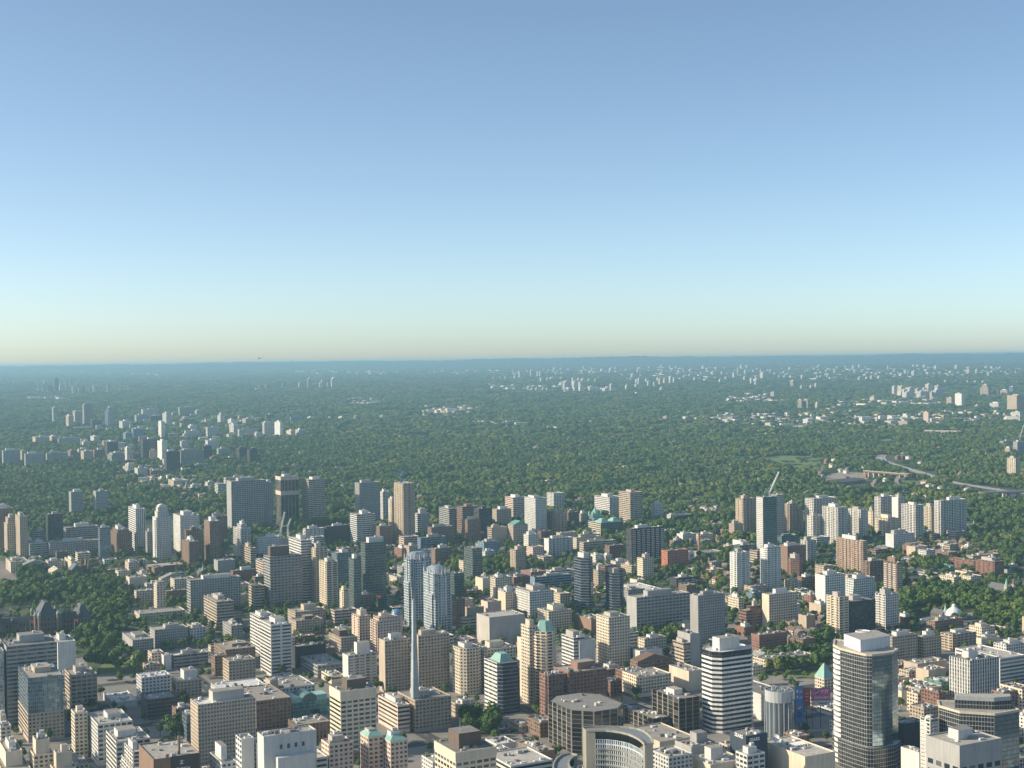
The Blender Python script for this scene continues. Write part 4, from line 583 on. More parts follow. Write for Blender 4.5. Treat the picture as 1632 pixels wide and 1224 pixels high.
# ------------------------------------------------------------------ mesh helpers
class MB:
    def __init__(s): s.v = []; s.f = []; s.uv = []; s.mi = []
    def face(s, pts, uvs=None, mi=0):
        b = len(s.v); s.v += [tuple(p) for p in pts]; s.f.append(tuple(range(b, b+len(pts)))); s.uv.append(uvs); s.mi.append(mi)
    def box(s, x0, y0, z0, x1, y1, z1, mi=0, bottom=False):
        P = [(x0,y0),(x1,y0),(x1,y1),(x0,y1)]
        s.prism(P, z0, z1, mi, bottom)
    def prism(s, P, z0, z1, mi=0, bottom=False, top=True, P2=None):
        Q = P2 or P; n = len(P); u = 0
        for i in range(n):
            j = (i+1) % n; L = math.dist(P[i], P[j])
            s.face([(*P[i],z0),(*P[j],z0),(*Q[j],z1),(*Q[i],z1)], [(u,z0),(u+L,z0),(u+L,z1),(u,z1)], mi); u += L
        if top: s.face([(*q,z1) for q in Q], None, mi)
        if bottom: s.face([(*q,z0) for q in reversed(P)], None, mi)
    def tube(s, pts, r0, r1, n=6, mi=0, cap=True):
        a, b = Vector(pts[0]), Vector(pts[1]); d = (b-a).normalized()
        x = d.orthogonal().normalized(); y = d.cross(x)
        A_ = [a+(x*math.cos(2*math.pi*i/n)+y*math.sin(2*math.pi*i/n))*r0 for i in range(n)]
        B_ = [b+(x*math.cos(2*math.pi*i/n)+y*math.sin(2*math.pi*i/n))*r1 for i in range(n)]
        for i in range(n):
            j = (i+1) % n; s.face([A_[i], A_[j], B_[j], B_[i]], None, mi)
        if cap: s.face(B_, None, mi); s.face(list(reversed(A_)), None, mi)
    def lathe(s, prof, cx=0, cy=0, n=12, mi=0):
        for (r0, z0), (r1, z1) in zip(prof, prof[1:]):
            for i in range(n):
                a, b = 2*math.pi*i/n, 2*math.pi*(i+1)/n
                q = [(cx+r0*math.cos(a),cy+r0*math.sin(a),z0),(cx+r0*math.cos(b),cy+r0*math.sin(b),z0),(cx+r1*math.cos(b),cy+r1*math.sin(b),z1),(cx+r1*math.cos(a),cy+r1*math.sin(a),z1)]
                if r1 < 1e-4: q = q[:3]
                elif r0 < 1e-4: q = [q[0], q[2], q[3]]
                s.face(q, None, mi)
    def mesh(s, name, mats):
        me = bpy.data.meshes.new(name); me.from_pydata(s.v, [], s.f)
        for m in (mats if isinstance(mats, (list, tuple)) else [mats]): me.materials.append(m)
        if any(s.mi): me.polygons.foreach_set('material_index', s.mi)
        if any(u is not None for u in s.uv):
            uvl = me.uv_layers.new(name='UVMap'); k = 0; flat = []
            for f, u in zip(s.f, s.uv):
                for i in range(len(f)): flat += list(u[i]) if u else [0, 0]
            uvl.data.foreach_set('uv', flat)
        return me
    def obj(s, name, mats, parent=None, loc=None):
        o = bpy.data.objects.new(name, s.mesh(name, mats)); C.objects.link(o)
        if parent is not None: o.parent = parent
        if loc is not None: o.location = loc
        return o
def tag(o, label, cat, group=None):
    o['label'] = label; o['category'] = cat
    if group: o['group'] = group
    return o
def thing(name, loc, label, cat, rz=0, group=None):
    o = bpy.data.objects.new(name, None); C.objects.link(o); o.location = loc; o.rotation_euler = (0, 0, rz); o.empty_display_size = 2
    return tag(o, label, cat, group)
def struct(name, mb, mat):
    o = mb.obj(name, mat); o['kind'] = 'structure'; return o
def inset(P, d):
    """shrink a convex polygon by d"""
    n = len(P); out = []
    for i in range(n):
        a, b, c = Vector(P[i-1]), Vector(P[i]), Vector(P[(i+1) % n])
        d1 = (b-a).normalized(); d2 = (c-b).normalized()
        n1 = Vector((-d1.y, d1.x)); n2 = Vector((-d2.y, d2.x))
        bis = (n1+n2); den = 1+n1.dot(n2)
        out.append(tuple(b+bis*(d/max(den, .2))))
    return out
def scalep(P, f, c=None):
    if c is None: c = (sum(p[0] for p in P)/len(P), sum(p[1] for p in P)/len(P))
    return [(c[0]+(p[0]-c[0])*f, c[1]+(p[1]-c[1])*f) for p in P]
def dup(o, parent=None):
    c = o.copy(); C.objects.link(c)
    if parent is not None: c.parent = parent
    for ch in o.children: dup(ch, c)
    return c
KIND = dict(A=('apartment_tower','apartment tower'), O=('office_tower','office tower'), G=('glass_tower','glass tower'), M=('mid_rise_building','mid-rise building'), L=('low_rise_building','low building'))
BW = {}; FOOT = []                                    # footprints (u0,v0,u1,v1) in the street grid, for keeping trees and houses off them
def foot(x, y, w, d): u = Vector((x, y)).dot(E); v = Vector((x, y)).dot(N); FOOT.append((u, v, u+w, v+d))
def wall_part(root, P, z0, z1, style, col, over, name='wall', par=.9):
    """outer walls of one block with its parapet; the style of a side may differ"""
    mats = []; mb = MB(); u = 0; n = len(P)
    def slot(m):
        if m not in mats: mats.append(m)
        return mats.index(m)
    for i in range(n):
        j = (i+1) % n; a, b = Vector(P[i]), Vector(P[j]); L = (b-a).length; nx, ny = (b-a).y/L, -(b-a).x/L
        s, c = style, col
        if nx < -.75 and 'w' in over: s, c = over['w']
        elif ny < -.75 and 's' in over: s, c = over['s']
        mi = slot(facade(s, c))
        st = STY.get(s); sc = 1
        if st: sc = max(1, round(L/st[0]))*st[0]/L if st[0] < L else 1   # whole bays on each side
        mb.face([(*P[i],z0),(*P[j],z0),(*P[j],z1),(*P[i],z1)], [(0,-(z1-z0)),(L*sc,-(z1-z0)),(L*sc,0),(0,0)], mi)
    if par:
        Q = inset(P, .4); mi = slot(facade('N', col))
        for i in range(n):
            j = (i+1) % n
            mb.face([(*P[i],z1),(*P[j],z1),(*Q[j],z1),(*Q[i],z1)], None, mi)
            mb.face([(*Q[i],z1),(*Q[j],z1),(*Q[j],z1-par),(*Q[i],z1-par)], None, mi)
    return mb.obj(name, mats, root)
def building(kind, style, col, x, y, z, w, d, h, feats, label, group=None):
    F = {}
    for t in feats.split(','):
        if t == '-': continue
        k, _, v = t.partition('='); F[k] = v
    nm, cat = KIND[kind]
    root = thing(nm, (x, y, z), label, cat, A, group)
    BW[label] = w; foot(x, y, w, d)
    rr = random.Random(label)
    near = y < 1480; midr = y < 2750
    over = {}
    for k in 'ws':
        if k in F:
            a, _, b = F[k].partition(':'); over[k] = (a, b or col)
    if 's' not in over and 'w' in over: over['s'] = (style, col)
    P = [(0,0),(w,0),(w,d),(0,d)]
    if 'oct' in F:
        c = min(float(F['oct']), w*.42, d*.42); P = [(c,0),(w-c,0),(w,c),(w,d-c),(w-c,d),(c,d),(0,d-c),(0,c)]
    realwin = near and style in ('P','Q','R') and 'oct' not in F
    bodystyle = 'N' if realwin else style
    ov = dict(over)
    if realwin:
        ov['w'] = ('N', over.get('w', (0, col))[1]); ov['s'] = ('N', over.get('s', (0, col))[1])
    par = .9 if y < 4500 else 0
    tiers = [(P, 0, h, bodystyle, col)]
    if 'tier' in F:
        sc, fr = map(float, F['tier'].split(':'))
        c = (w*.5, d*.55); P2 = scalep(P, sc, c)
        tiers = [(P, 0, h*fr, bodystyle, col), (P2, h*fr-par, h, bodystyle, col)]
    if 'top' in F:
        s2, c2, fr = F['top'].split(':'); fr = float(fr)
        tiers = [(P, 0, h*(1-fr), bodystyle, col), (inset(P, .5), h*(1-fr)-par, h, s2, c2)]
    rmi = rr.choice([0,0,1,1,2,3]) if style not in ('K','Z') else 0
    if col in ('W',) and rr.random() < .5: rmi = 3
    if 'white roof' in label or 'white roofed' in label or 'white arched' in label: rmi = 5
    if 'brown roof' in label or 'dark roof' in label or 'octagonal brown' in label or 'flat brown' in label: rmi = 2
    for i, (Q, z0, z1, s_, c_) in enumerate(tiers):
        wall_part(root, Q, z0, z1, s_, c_, ov if s_ == bodystyle else {}, 'wall' if i == 0 else 'upper_wall', par)
        mb = MB(); mb.face([(*q, z1-par) for q in (inset(Q, .4) if par else Q)]); mb.obj('roof', roofmat(rmi), root)
    TP, zt = tiers[-1][0], tiers[-1][2]
    tx0, tx1 = min(p[0] for p in TP), max(p[0] for p in TP); ty0, ty1 = min(p[1] for p in TP), max(p[1] for p in TP); tw, td = tx1-tx0, ty1-ty0
    phbox = None
    if 'noph' not in F:
        fw, fd_, ph = map(float, F['ph'].split('/')) if 'ph' in F else (rr.uniform(.3,.55), rr.uniform(.35,.55), rr.uniform(3,5.5) if h > 22 else rr.uniform(2.2,3.4))
        px = tx0+tw*(.5-fw/2)+rr.uniform(-.12,.12)*tw; py = ty0+td*(.55-fd_/2)
        px = max(tx0+1.2, min(px, tx1-1.2-tw*fw)); py = max(ty0+1.2, min(py, ty1-1.2-td*fd_))
        phbox = (px, py, px+tw*fw, py+td*fd_)
        dark = 'dark roof b' in label or 'brown roof b' in label or 'brown flat pent' in label
        pc = plain('roof_box_brown', (.13,.095,.075)) if dark else facade('N', rr.choice([col if style != 'C' else 'LG', 'LG', 'GR']))
        mb = MB(); mb.box(px, py, zt-par, px+tw*fw, py+td*fd_, zt+ph); o = mb.obj('penthouse', pc, root)
        mb = MB(); mb.face([(px+.3,py+.3,zt+ph+.05),(px+tw*fw-.3,py+.3,zt+ph+.05),(px+tw*fw-.3,py+td*fd_-.3,zt+ph+.05),(px+.3,py+td*fd_-.3,zt+ph+.05)]); mb.obj('penthouse_roof', roofmat(rr.choice([0,1,2])), o)
        if midr and rr.random() < .6:
            qx, qy = px+tw*fw*rr.uniform(.2,.6), py+td*fd_*rr.uniform(.3,.6)
            mb = MB(); mb.box(qx, qy, zt+ph+.05, qx+3, qy+2.4, zt+ph+2); mb.obj('lift_housing', facade('N', 'LG'), root)
        if midr and h > 45 and rr.random() < .35:
            qx, qy = px+tw*fw*.3, py+td*fd_*.5; mb = MB(); mb.tube([(qx,qy,zt+ph),(qx,qy,zt+ph+rr.uniform(5,9))], .22, .1, 5); mb.obj('antenna', plain('steel', (.4,.4,.4), .5), root)
    nu = (12 if near else 6 if midr else 0)
    if 'machinery' in label or 'roof boxes' in label: nu += 8
    if 'pyr' in F or 'gab' in F or 'dome' in F: nu = 0
    for i in range(nu):
        sx, sy, sz = rr.uniform(1.4,4.5), rr.uniform(1.2,3.5), rr.uniform(.7,2.4)
        if tw < 8 or td < 8: break
        ux, uy = rr.uniform(tx0+1.6, tx1-1.6-sx), rr.uniform(ty0+1.4, ty1-1.4-sy)
        if 'oct' in F and (ux-tx0 < 7 or tx1-ux < 11 or uy-ty0 < 6 or ty1-uy < 10): continue
        if phbox and ux < phbox[2] and ux+sx > phbox[0] and uy < phbox[3] and uy+sy > phbox[1]: continue
        mb = MB()
        if rr.random() < .25: mb.lathe([(sx*.35,zt-par),(sx*.35,zt-par+sz),(sx*.28,zt-par+sz+.15),(0,zt-par+sz+.16)], ux+sx/2, uy+sy/2, 8)
        else: mb.box(ux, uy, zt-par, ux+sx, uy+sy, zt-par+sz)
        mb.obj('rooftop_unit', plain(*rr.choice([('unit_grey', (.42,.42,.41)), ('unit_white', (.66,.66,.64)), ('unit_dark', (.16,.16,.16))])), root)
    # caps, bands, special roofs
    def ring(name, z0, z1, out, mat, Q=None):
        Q = Q or P; O = inset(Q, -out); mb = MB(); mb.prism(O, z0, z1, top=False); n = len(Q); I = inset(Q, .02)
        for i in range(n):
            j = (i+1) % n; mb.face([(*O[i],z1),(*O[j],z1),(*I[j],z1),(*I[i],z1)]); mb.face([(*O[j],z0),(*O[i],z0),(*I[i],z0),(*I[j],z0)])
        return mb.obj(name, mat, root)
    if 'cap' in F:
        c2 = 'PK' if 'pale top' in label else col
        ring('top_band', h*(1-float(F['cap'])), h-.05, .3, facade('N', c2))
    if 'band' in F:
        c2, a, b = F['band'].split(':'); ring('pale_band', h*(1-float(b)), h*(1-float(a)), .3, facade('N', 'PK'))
    if 'rings' in F:
        nfl = int(h/4.0)
        for i in range(nfl): ring('spandrel_ring', i*4.0+.2, i*4.0+2.05, .55, plain('white_spandrel', (.74,.73,.70), .5, 0, .06))
    if 'pyr' in F:
        ph, pc, tp = F['pyr'].split(':'); ph = float(ph)
        Q = scalep([(tx0,ty0),(tx1,ty0),(tx1,ty1),(tx0,ty1)] if style == 'Z' else TP, float(F['pb'])) if 'pb' in F else inset(TP, -.5); mb = MB(); mb.prism(Q, zt+(.02 if 'pb' not in F else -.85), zt+ph, P2=scalep(Q, max(float(tp), .02)), bottom='pb' not in F); mb.obj('hipped_roof', plain('copper_roof' if pc == 'TE' else 'slate_roof', (.25,.43,.37) if pc == 'TE' else COL[pc], .7), root)
    if 'gab' in F:
        gh, gc = F['gab'].split(':'); gh = float(gh); mb = MB()
        for k in range(max(1, int(w/22))):
            n_ = max(1, int(w/22)); a, b = w*k/n_, w*(k+1)/n_; m_ = (a+b)/2
            mb.face([(a,-.4,h+.02),(m_,-.4,h+gh),(m_,d+.4,h+gh),(a,d+.4,h+.02)]); mb.face([(m_,-.4,h+gh),(b,-.4,h+.02),(b,d+.4,h+.02),(m_,d+.4,h+gh)])
            mb.face([(a,-.3,h+.02),(b,-.3,h+.02),(m_,-.3,h+gh)]); mb.face([(b,d+.3,h+.02),(a,d+.3,h+.02),(m_,d+.3,h+gh)])
        mb.obj('gabled_roof', plain('gable_'+gc, tuple(v*.8 for v in COL[gc])), root)
    if 'dome' in F:
        r_ = min(w, d)*.36; mb = MB(); mb.lathe([(r_*math.cos(a*.157), h-.5+r_*.8*math.sin(a*.157)) for a in range(11)], w/2, d/2, 16); mb.obj('dome', plain('dome_grey', (.3,.33,.32)), root)
    if 'vault' in F:
        for k, (vx, vr, vm) in enumerate([(.18, 5.5, 'pale'), (.5, 8, 'glass')]):
            mb = MB(); cx = w*vx; n_ = 12; y0, y1 = 2, d-2
            for i in range(n_):
                a, b = math.pi*i/n_, math.pi*(i+1)/n_
                mb.face([(cx+vr*math.cos(a),y0,h-.9+vr*math.sin(a)),(cx+vr*math.cos(a),y1,h-.9+vr*math.sin(a)),(cx+vr*math.cos(b),y1,h-.9+vr*math.sin(b)),(cx+vr*math.cos(b),y0,h-.9+vr*math.sin(b))])
            mb.face([(cx+vr*math.cos(math.pi*i/n_),y0,h-.9+vr*math.sin(math.pi*i/n_)) for i in range(n_+1)])
            mb.obj('barrel_vault', plain('vault_'+vm, (.33,.55,.47) if k == 0 else (.12,.2,.18), .3), root)
        mb = MB(); mb.box(w*.68, 1.5, h-.9, w*.97, d*.6, h+5); mb.obj('roof_block', plain('vault_pale', (.33,.55,.47), .3), root)
    # balconies as stacked columns
    if midr and (style == 'B' or any(v[0] == 'B' for v in over.values())):
        slabc = facade('N', 'W' if F.get('ribs') == 'W' or col in ('W','GW','LG') else col)
        for side in 'sw':
            st_ = over.get(side, (style, col))[0] if over else style
            if st_ != 'B': continue
            L = w if side == 's' else d
            nb = max(1, int(L/8.5)); bw = L/nb*.62
            for k in range(nb):
                c0 = L*(k+.5)/nb-bw/2; mb = MB(); zz = 3.2
                hz = tiers[0][2]
                while zz < hz-2:
                    if side == 's': mb.box(c0, -1.3, zz, c0+bw, -.003, zz+.22, bottom=True); mb.box(c0, -1.32, zz+.22, c0+bw, -1.22, zz+1.15)
                    else: mb.box(-1.3, c0, zz, -.003, c0+bw, zz+.22, bottom=True); mb.box(-1.32, c0, zz+.22, -1.22, c0+bw, zz+1.15)
                    zz += 2.95
                if mb.f: mb.obj('balcony_column', slabc, root)
    # separate windows on the nearest facades
    if realwin:
        cells = []
        for side in 'sw':
            st_ = over.get(side, (style, col))[0]
            if st_ not in ('P','Q','R','S1','B','V'): continue
            bay, sto, ww, wh = STY[st_]; L = w if side == 's' else d
            hz = tiers[0][2]; capz = h*float(F['cap']) if 'cap' in F else 0
            if st_ in ('R', 'S1'): bay = L if st_ == 'R' else L*.5; ww = .96 if st_ == 'R' else .8
            nb = max(1, round(L/bay)); bay = L/nb; nf = int((hz-capz-1)/sto)
            for f in range(nf):
                for k in range(nb):
                    cells.append((-f, side, (k+.5)*bay, hz-capz-1.5-f*sto-sto*wh/2, bay*ww, sto*wh))
        cells.sort(key=lambda c: -c[0])
        cache = {}; rest = MB(); gm = glassmat()
        for i, (_, side, c, zc, ww, hh) in enumerate(cells):
            if zc < 1: continue
            def geo(mb, c, zc):
                if side == 's': mb.box(c-ww/2, -.07, zc-hh/2, c+ww/2, -.002, zc+hh/2, bottom=True)
                else: mb.box(-.07, c-ww/2, zc-hh/2, -.002, c+ww/2, zc+hh/2, bottom=True)
            if i < 100:
                key = (side, round(ww, 2), round(hh, 2))
                if key not in cache:
                    mb = MB(); geo(mb, 0, 0); cache[key] = mb.mesh('window', gm)
                o = bpy.data.objects.new('window_band' if style == 'R' and ww > 6 else 'window', cache[key]); C.objects.link(o); o.parent = root
                o.location = (c, 0, zc) if side == 's' else (0, c, zc)
            else: geo(rest, c, zc)
        if rest.f: o = rest.obj('window', gm, root); o['kind'] = 'stuff'
    return root
# ------------------------------------------------------------------ ground, roads, pavements
def gmat():
    m, t, p = new_mat('ground_soil')
    tc = nd(t, 'ShaderNodeTexCoord'); no = nd(t, 'ShaderNodeTexNoise'); no.inputs['Scale'].default_value = .004; no.inputs['Detail'].default_value = 8
    t.links.new(tc.outputs['Object'], no.inputs['Vector'])
    t.links.new(mixc(t, no.outputs[0], (.035,.06,.03), (.085,.10,.06)), p.inputs['Base Color']); p.inputs['Roughness'].default_value = .95
    return m
def ridge(x, y):
    """the low far hills that make the skyline"""
    if y < 24000: return 0
    f = min(1, (y-24000)/3500)
    return f*(116+10*math.sin(x/2900+1)+8*math.sin(x/1100)+5*math.sin(x/430+2)+3*math.sin(x/170))*max(0, min(1, (29500-y)/1500))
mb = MB(); ys = [-1500, 0, 800, 1700, 2600, 3500, 5000, 7000, 9000, 12000, 15000, 18000, 21000, 24000, 25000, 26000, 27000, 28000, 28800, 29500]
xs = [-15500+500*i for i in range(63)]
idx = {}
for a in range(len(ys)-1):
    for b in range(len(xs)-1):
        q = [(xs[b],ys[a]),(xs[b+1],ys[a]),(xs[b+1],ys[a+1]),(xs[b],ys[a+1])]
        mb.face([(x_, y_, terr(y_)+ridge(x_, y_)) for x_, y_ in q])
struct('ground', mb, gmat())
def in_poly(p, x, y):
    r_ = False; n = len(p); j = n-1
    for i in range(n):
        if (p[i][1] > y) != (p[j][1] > y) and x < (p[j][0]-p[i][0])*(y-p[i][1])/(p[j][1]-p[i][1])+p[i][0]: r_ = not r_
        j = i
    return r_
FL = K['forest_line']
def forest_y(x):
    for (a, b), (c, d) in zip(FL, FL[1:]):
        if a <= x <= c: return b+(d-b)*(x-a)/(c-a+1e-9)
    return FL[0][1] if x < FL[0][0] else FL[-1][1]
parks = [p for v in K['trees'].values() for p in v]+K['wood']+K['pk_lawn']
def in_any(ps, x, y): return any(in_poly(p, x, y) for p in ps)
asph = plain('asphalt', (.085,.085,.085), .9, 0, .25, .03)
conc = plain('pavement_concrete', (.25,.235,.21), .9, 0, .3, .05)
city = [(-1600,-300),(1600,-300)]+[(x, min(y, 2590)) for x, y in reversed(FL)]
yardgrass = plain('yard_grass', (.07,.10,.045), .95, 0, .3, .05)
mb = MB(); mb.face([(x, y, .03) for x, y in city]); struct('road', mb, asph)
# pavement blocks of the street grid (a kerb of 0.14 m), inside the city sheet
u0 = Vector((87, 1170)).dot(E); v0 = Vector((K['cars'][0][0][0], K['cars'][0][0][1]+20)).dot(N)
US, VS = 118., 92.
for i in range(-18, 18):
    for j in range(-12, 22):
        ua, ub, va, vb = u0+i*US+8, u0+(i+1)*US-6, v0+j*VS+7, v0+(j+1)*VS-6
        c = E*((ua+ub)/2)+N*((va+vb)/2)
        if not (700 < c.y < forest_y(c.x)-30 and c.y < 2500 and abs(c.x) < .42*c.y+120): continue
        mb = MB(); P = [tuple(E*a+N*b) for a, b in ((ua,va),(ub,va),(ub,vb),(ua,vb))]
        mb.prism(P, .03, .17); struct('pavement', mb, conc)
        if c.y > 1750 and (i*7+j*5) % 3:
            mb = MB(); mb.face([(*q, .2) for q in inset(P, 4)]); struct('lawn', mb, yardgrass)
    if True:
        um = u0+i*US+1
        mb = MB()
        for j in range(-60, 120):
            va = v0+j*18.; c = E*um+N*va
            if 900 < c.y < 1900 and abs(c.x) < .4*c.y:
                mb.face([(*(E*(um-.2)+N*va), .045), (*(E*(um+.2)+N*va), .045), (*(E*(um+.2)+N*(va+9)), .045), (*(E*(um-.2)+N*(va+9)), .045)])
        if mb.f: struct('lane_marking', mb, plain('road_paint', (.7,.68,.6), .8))
def ribbon(name, pts, width, mat, dz):
    mb = MB(); n = len(pts); L = []
    for i, p in enumerate(pts):
        a = Vector(pts[max(i-1, 0)][:2]); b = Vector(pts[min(i+1, n-1)][:2]); d = (b-a).normalized(); q = Vector((-d.y, d.x))*width/2
        L.append((Vector(p[:2])+q, Vector(p[:2])-q))
    for (a, b), (c, d) in zip(L, L[1:]):
        mb.face([(*b, terr(b.y)+dz), (*d, terr(d.y)+dz), (*c, terr(c.y)+dz), (*a, terr(a.y)+dz)])
    return struct(name, mb, mat)
hwm = plain('pale_asphalt', (.42,.40,.37), .9)
ribbon('highway', K['highway'], 28, hwm, 1.2)
ribbon('highway_median', [(p[0], p[1], p[2]) for p in K['highway']], 4.5, plain('median_concrete', (.5,.48,.44)), 1.7)
ribbon('ramp', K['ramp'], 16, hwm, 1.2); ribbon('road', K['road2'], 14, hwm, 1.2); ribbon('road', K['road3'], 18, hwm, 1.2)
ribbon('avenue', K['avenue'], 30, plain('pinkish_asphalt', (.24,.20,.18), .9), .24)
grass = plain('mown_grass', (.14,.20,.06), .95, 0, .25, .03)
for p in K['pk_lawn']+K['pk_meadow']:
    mb = MB(); mb.face([(x, y, terr(y)+(.26 if y < 2600 else .8)) for x, y in p])
    o = struct('lawn', mb, grass)
for p in K['pk_yard']:
    mb = MB(); mb.face([(x, y, terr(y)+.7) for x, y in p]); struct('gravel_yard', mb, plain('yard_gravel', (.33,.28,.22)))
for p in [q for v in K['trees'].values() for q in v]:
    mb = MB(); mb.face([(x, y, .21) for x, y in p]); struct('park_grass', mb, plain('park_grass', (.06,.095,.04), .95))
# ------------------------------------------------------------------ all buildings of the table
NB = 0
ROOTS = {}
for line in ROWS.strip().split('\n'):
    kd, st, co, nums, ft, lb = line.split('|')
    ROOTS[lb] = building(kd, st, co, *[float(v) for v in nums.split(',')], ft, lb); NB += 1
def M_(name, c, rough=.8, metal=0, amt=.15): return plain(name, c, rough, metal, amt)
# ------------------------------------------------------------------ landmark buildings
def poly_tower(name, label, cat, pts, depth_pts, h, styles, roof_i=1):
    """a tower on a free polygon given in metres, with one wall part per side"""
    P = [(p[0], p[1]) for p in pts]+depth_pts
    c = (sum(p[0] for p in P)/len(P), sum(p[1] for p in P)/len(P))
    root = thing(name, (c[0], c[1], 0), label, cat); Q = [(x-c[0], y-c[1]) for x, y in P]
    n = len(Q)
    for i in range(n):
        j = (i+1) % n; s_, c_ = styles[i] if i < len(styles) else styles[-1]
        L = math.dist(Q[i], Q[j]); mb = MB()
        mb.face([(*Q[i],0),(*Q[j],0),(*Q[j],h),(*Q[i],h)], [(0,-h),(L,-h),(L,0),(0,0)]); mb.obj('wall', facade(s_, c_), root)
    mb = MB(); O = inset(Q, -.5); I = inset(Q, .9)
    for i in range(n):
        j = (i+1) % n
        mb.face([(*O[i],h-1.2),(*O[j],h-1.2),(*O[j],h+.5),(*O[i],h+.5)]); mb.face([(*O[i],h+.5),(*O[j],h+.5),(*I[j],h+.5),(*I[i],h+.5)]); mb.face([(*I[i],h+.5),(*I[j],h+.5),(*I[j],h-.3),(*I[i],h-.3)])
    mb.obj('roof_edge', facade('N', 'BE'), root)
    mb = MB(); mb.face([(*q,h-.3) for q in I]); mb.obj('roof', roofmat(roof_i), root)
    xs_ = [p[0] for p in P]; ys_ = [p[1] for p in P]
    for a in (0,): foot(min(xs_)-4, min(ys_)-4, max(xs_)-min(xs_)+8, max(ys_)-min(ys_)+8)
    return root, Q, c
STY['X'] = (1.5, 3.25, .74, .66); STY['Y'] = (1.6, 3.25, .86, .8)
COL['DG'] = (.05,.055,.055); COL['GL'] = (.10,.125,.12)
def dark_glass(style, col, name, frame, gd, gl, metal, bay, st):
    """a curtain wall with its own frame colour"""
    STY['tmp'] = (bay, st, .88, .84); COL['tmpc'] = frame
    m = facade('tmp', 'tmpc'); del MATS[('tmp', 'tmpc')]; m.name = name
    t = m.node_tree
    for n_ in t.nodes:
        if n_.bl_idname == 'ShaderNodeMix':
            for i, v in ((6, gd), (7, gl)):
                if not n_.inputs[i].is_linked: n_.inputs[i].default_value = (*v, 1)
    p = t.nodes['Principled BSDF']; p.inputs['Metallic'].default_value = metal
    for l in list(t.links):
        if l.to_socket == p.inputs['Roughness']: t.links.remove(l)
    p.inputs['Roughness'].default_value = .12
    return m
gridmat = dark_glass('X', 'DG', 'dark_grid_glass', (.36,.36,.35), (.015,.02,.024), (.05,.06,.065), .1, 2.2, 3.3)
mirror = dark_glass('Y', 'GL', 'green_mirror_glass', (.13,.155,.15), (.30,.42,.50), (.48,.58,.63), .92, 2.2, 3.3)
MATS[('X','DG')] = gridmat; MATS[('Y','GL')] = mirror
# dark curved tower with the white striped end
pr = K['dark_roof']; h = 95
north = [(pr[-1][0]-14, pr[-1][1]+24), (pr[0][0]+6, pr[0][1]+22)]
T, Q, c0 = poly_tower('glass_tower', 'dark curved glass tower with a white striped left end, tallest at lower right', 'glass tower', pr, north, h,
    [('N','DG'),('X','DG'),('X','DG'),('X','DG'),('X','DG'),('Y','GL'),('Y','GL'),('Y','GL'),('Y','GL'),('X','DG'),('N','W')])
def loc(p): return (p[0]-c0[0], p[1]-c0[1])
b_ = [loc(p) for p in K['dark_box']]; d_ = (b_[1][0]-b_[0][0], b_[1][1]-b_[0][1])
bx = [b_[0], b_[1], b_[2], (b_[2][0]-d_[0]*.9, b_[2][1]-d_[1]*.9)]
mb = MB(); mb.prism(bx, h-.3, h+9); o = mb.obj('roof_block', M_('white_metal', (.72,.71,.69), .6), T)
mb = MB(); mb.face([(*p, h+9.05) for p in inset(bx, .5)]); mb.obj('roof_block_deck', roofmat(1), o)
mb = MB(); cx, cy = (bx[0][0]+bx[3][0])/2, (bx[0][1]+bx[3][1])/2; mb.lathe([(6,h),(6,h+9.5),(5.4,h+9.5),(5.4,h+8.6),(0,h+8.6)], cx+3, cy+1, 20); mb.obj('round_screen', M_('white_metal', (.72,.71,.69), .6), T)
a, b = Vector(Q[0]), Vector(Q[1]); mid = (a+b)/2; nrm = Vector(((b-a).y, -(b-a).x)).normalized()
for k in range(22):
    z = h-4.6-k*4.2; mb = MB(); pts = []
    for i in range(7):
        f = i/6; q = a.lerp(b, f)+nrm*(.4+1.6*math.sin(math.pi*f)); pts.append(tuple(q))
    P = [tuple(a+nrm*.02)]+pts+[tuple(b+nrm*.02)]
    mb.prism(P, z, z+2.5, bottom=True); mb.obj('white_spandrel', M_('white_spandrel', (.74,.73,.70)), T)
P2 = [(x*1.08, y*1.08-1) for x, y in Q]; mb = MB(); mb.prism(P2, 0, 22); mb.obj('podium', facade('X', 'DG'), T)
# dark octagonal glass office, lower right
pr = K['oct_roof']; north = [(pr[-1][0]-16, pr[-1][1]+14), (pr[0][0]+4, pr[0][1]+16)]
T, Q, c0 = poly_tower('glass_office', 'octagonal glass office with a wide tan roof rim in the lower right corner', 'glass office', pr, north, 60,
    [('X','DG'),('X','DG'),('Y','GL'),('Y','GL'),('X','DG')])
b_ = [loc(p) for p in K['oct_box']]; d_ = (b_[1][0]-b_[0][0], b_[1][1]-b_[0][1]); nn = Vector((-d_[1], d_[0])).normalized()*9
bx = [b_[0], b_[1], b_[2], tuple(Vector(b_[2])+nn), tuple(Vector(b_[0])+nn)]
mb = MB(); mb.prism(bx, 59.7, 66, top=True); uvm = mb.obj('penthouse', facade('X', 'DG'), T)
mb = MB(); bc = inset(bx, .4); mb.prism(bc, 66.02, 69); mb.obj('roof_screen', M_('screen_grey', (.4,.4,.38)), T)
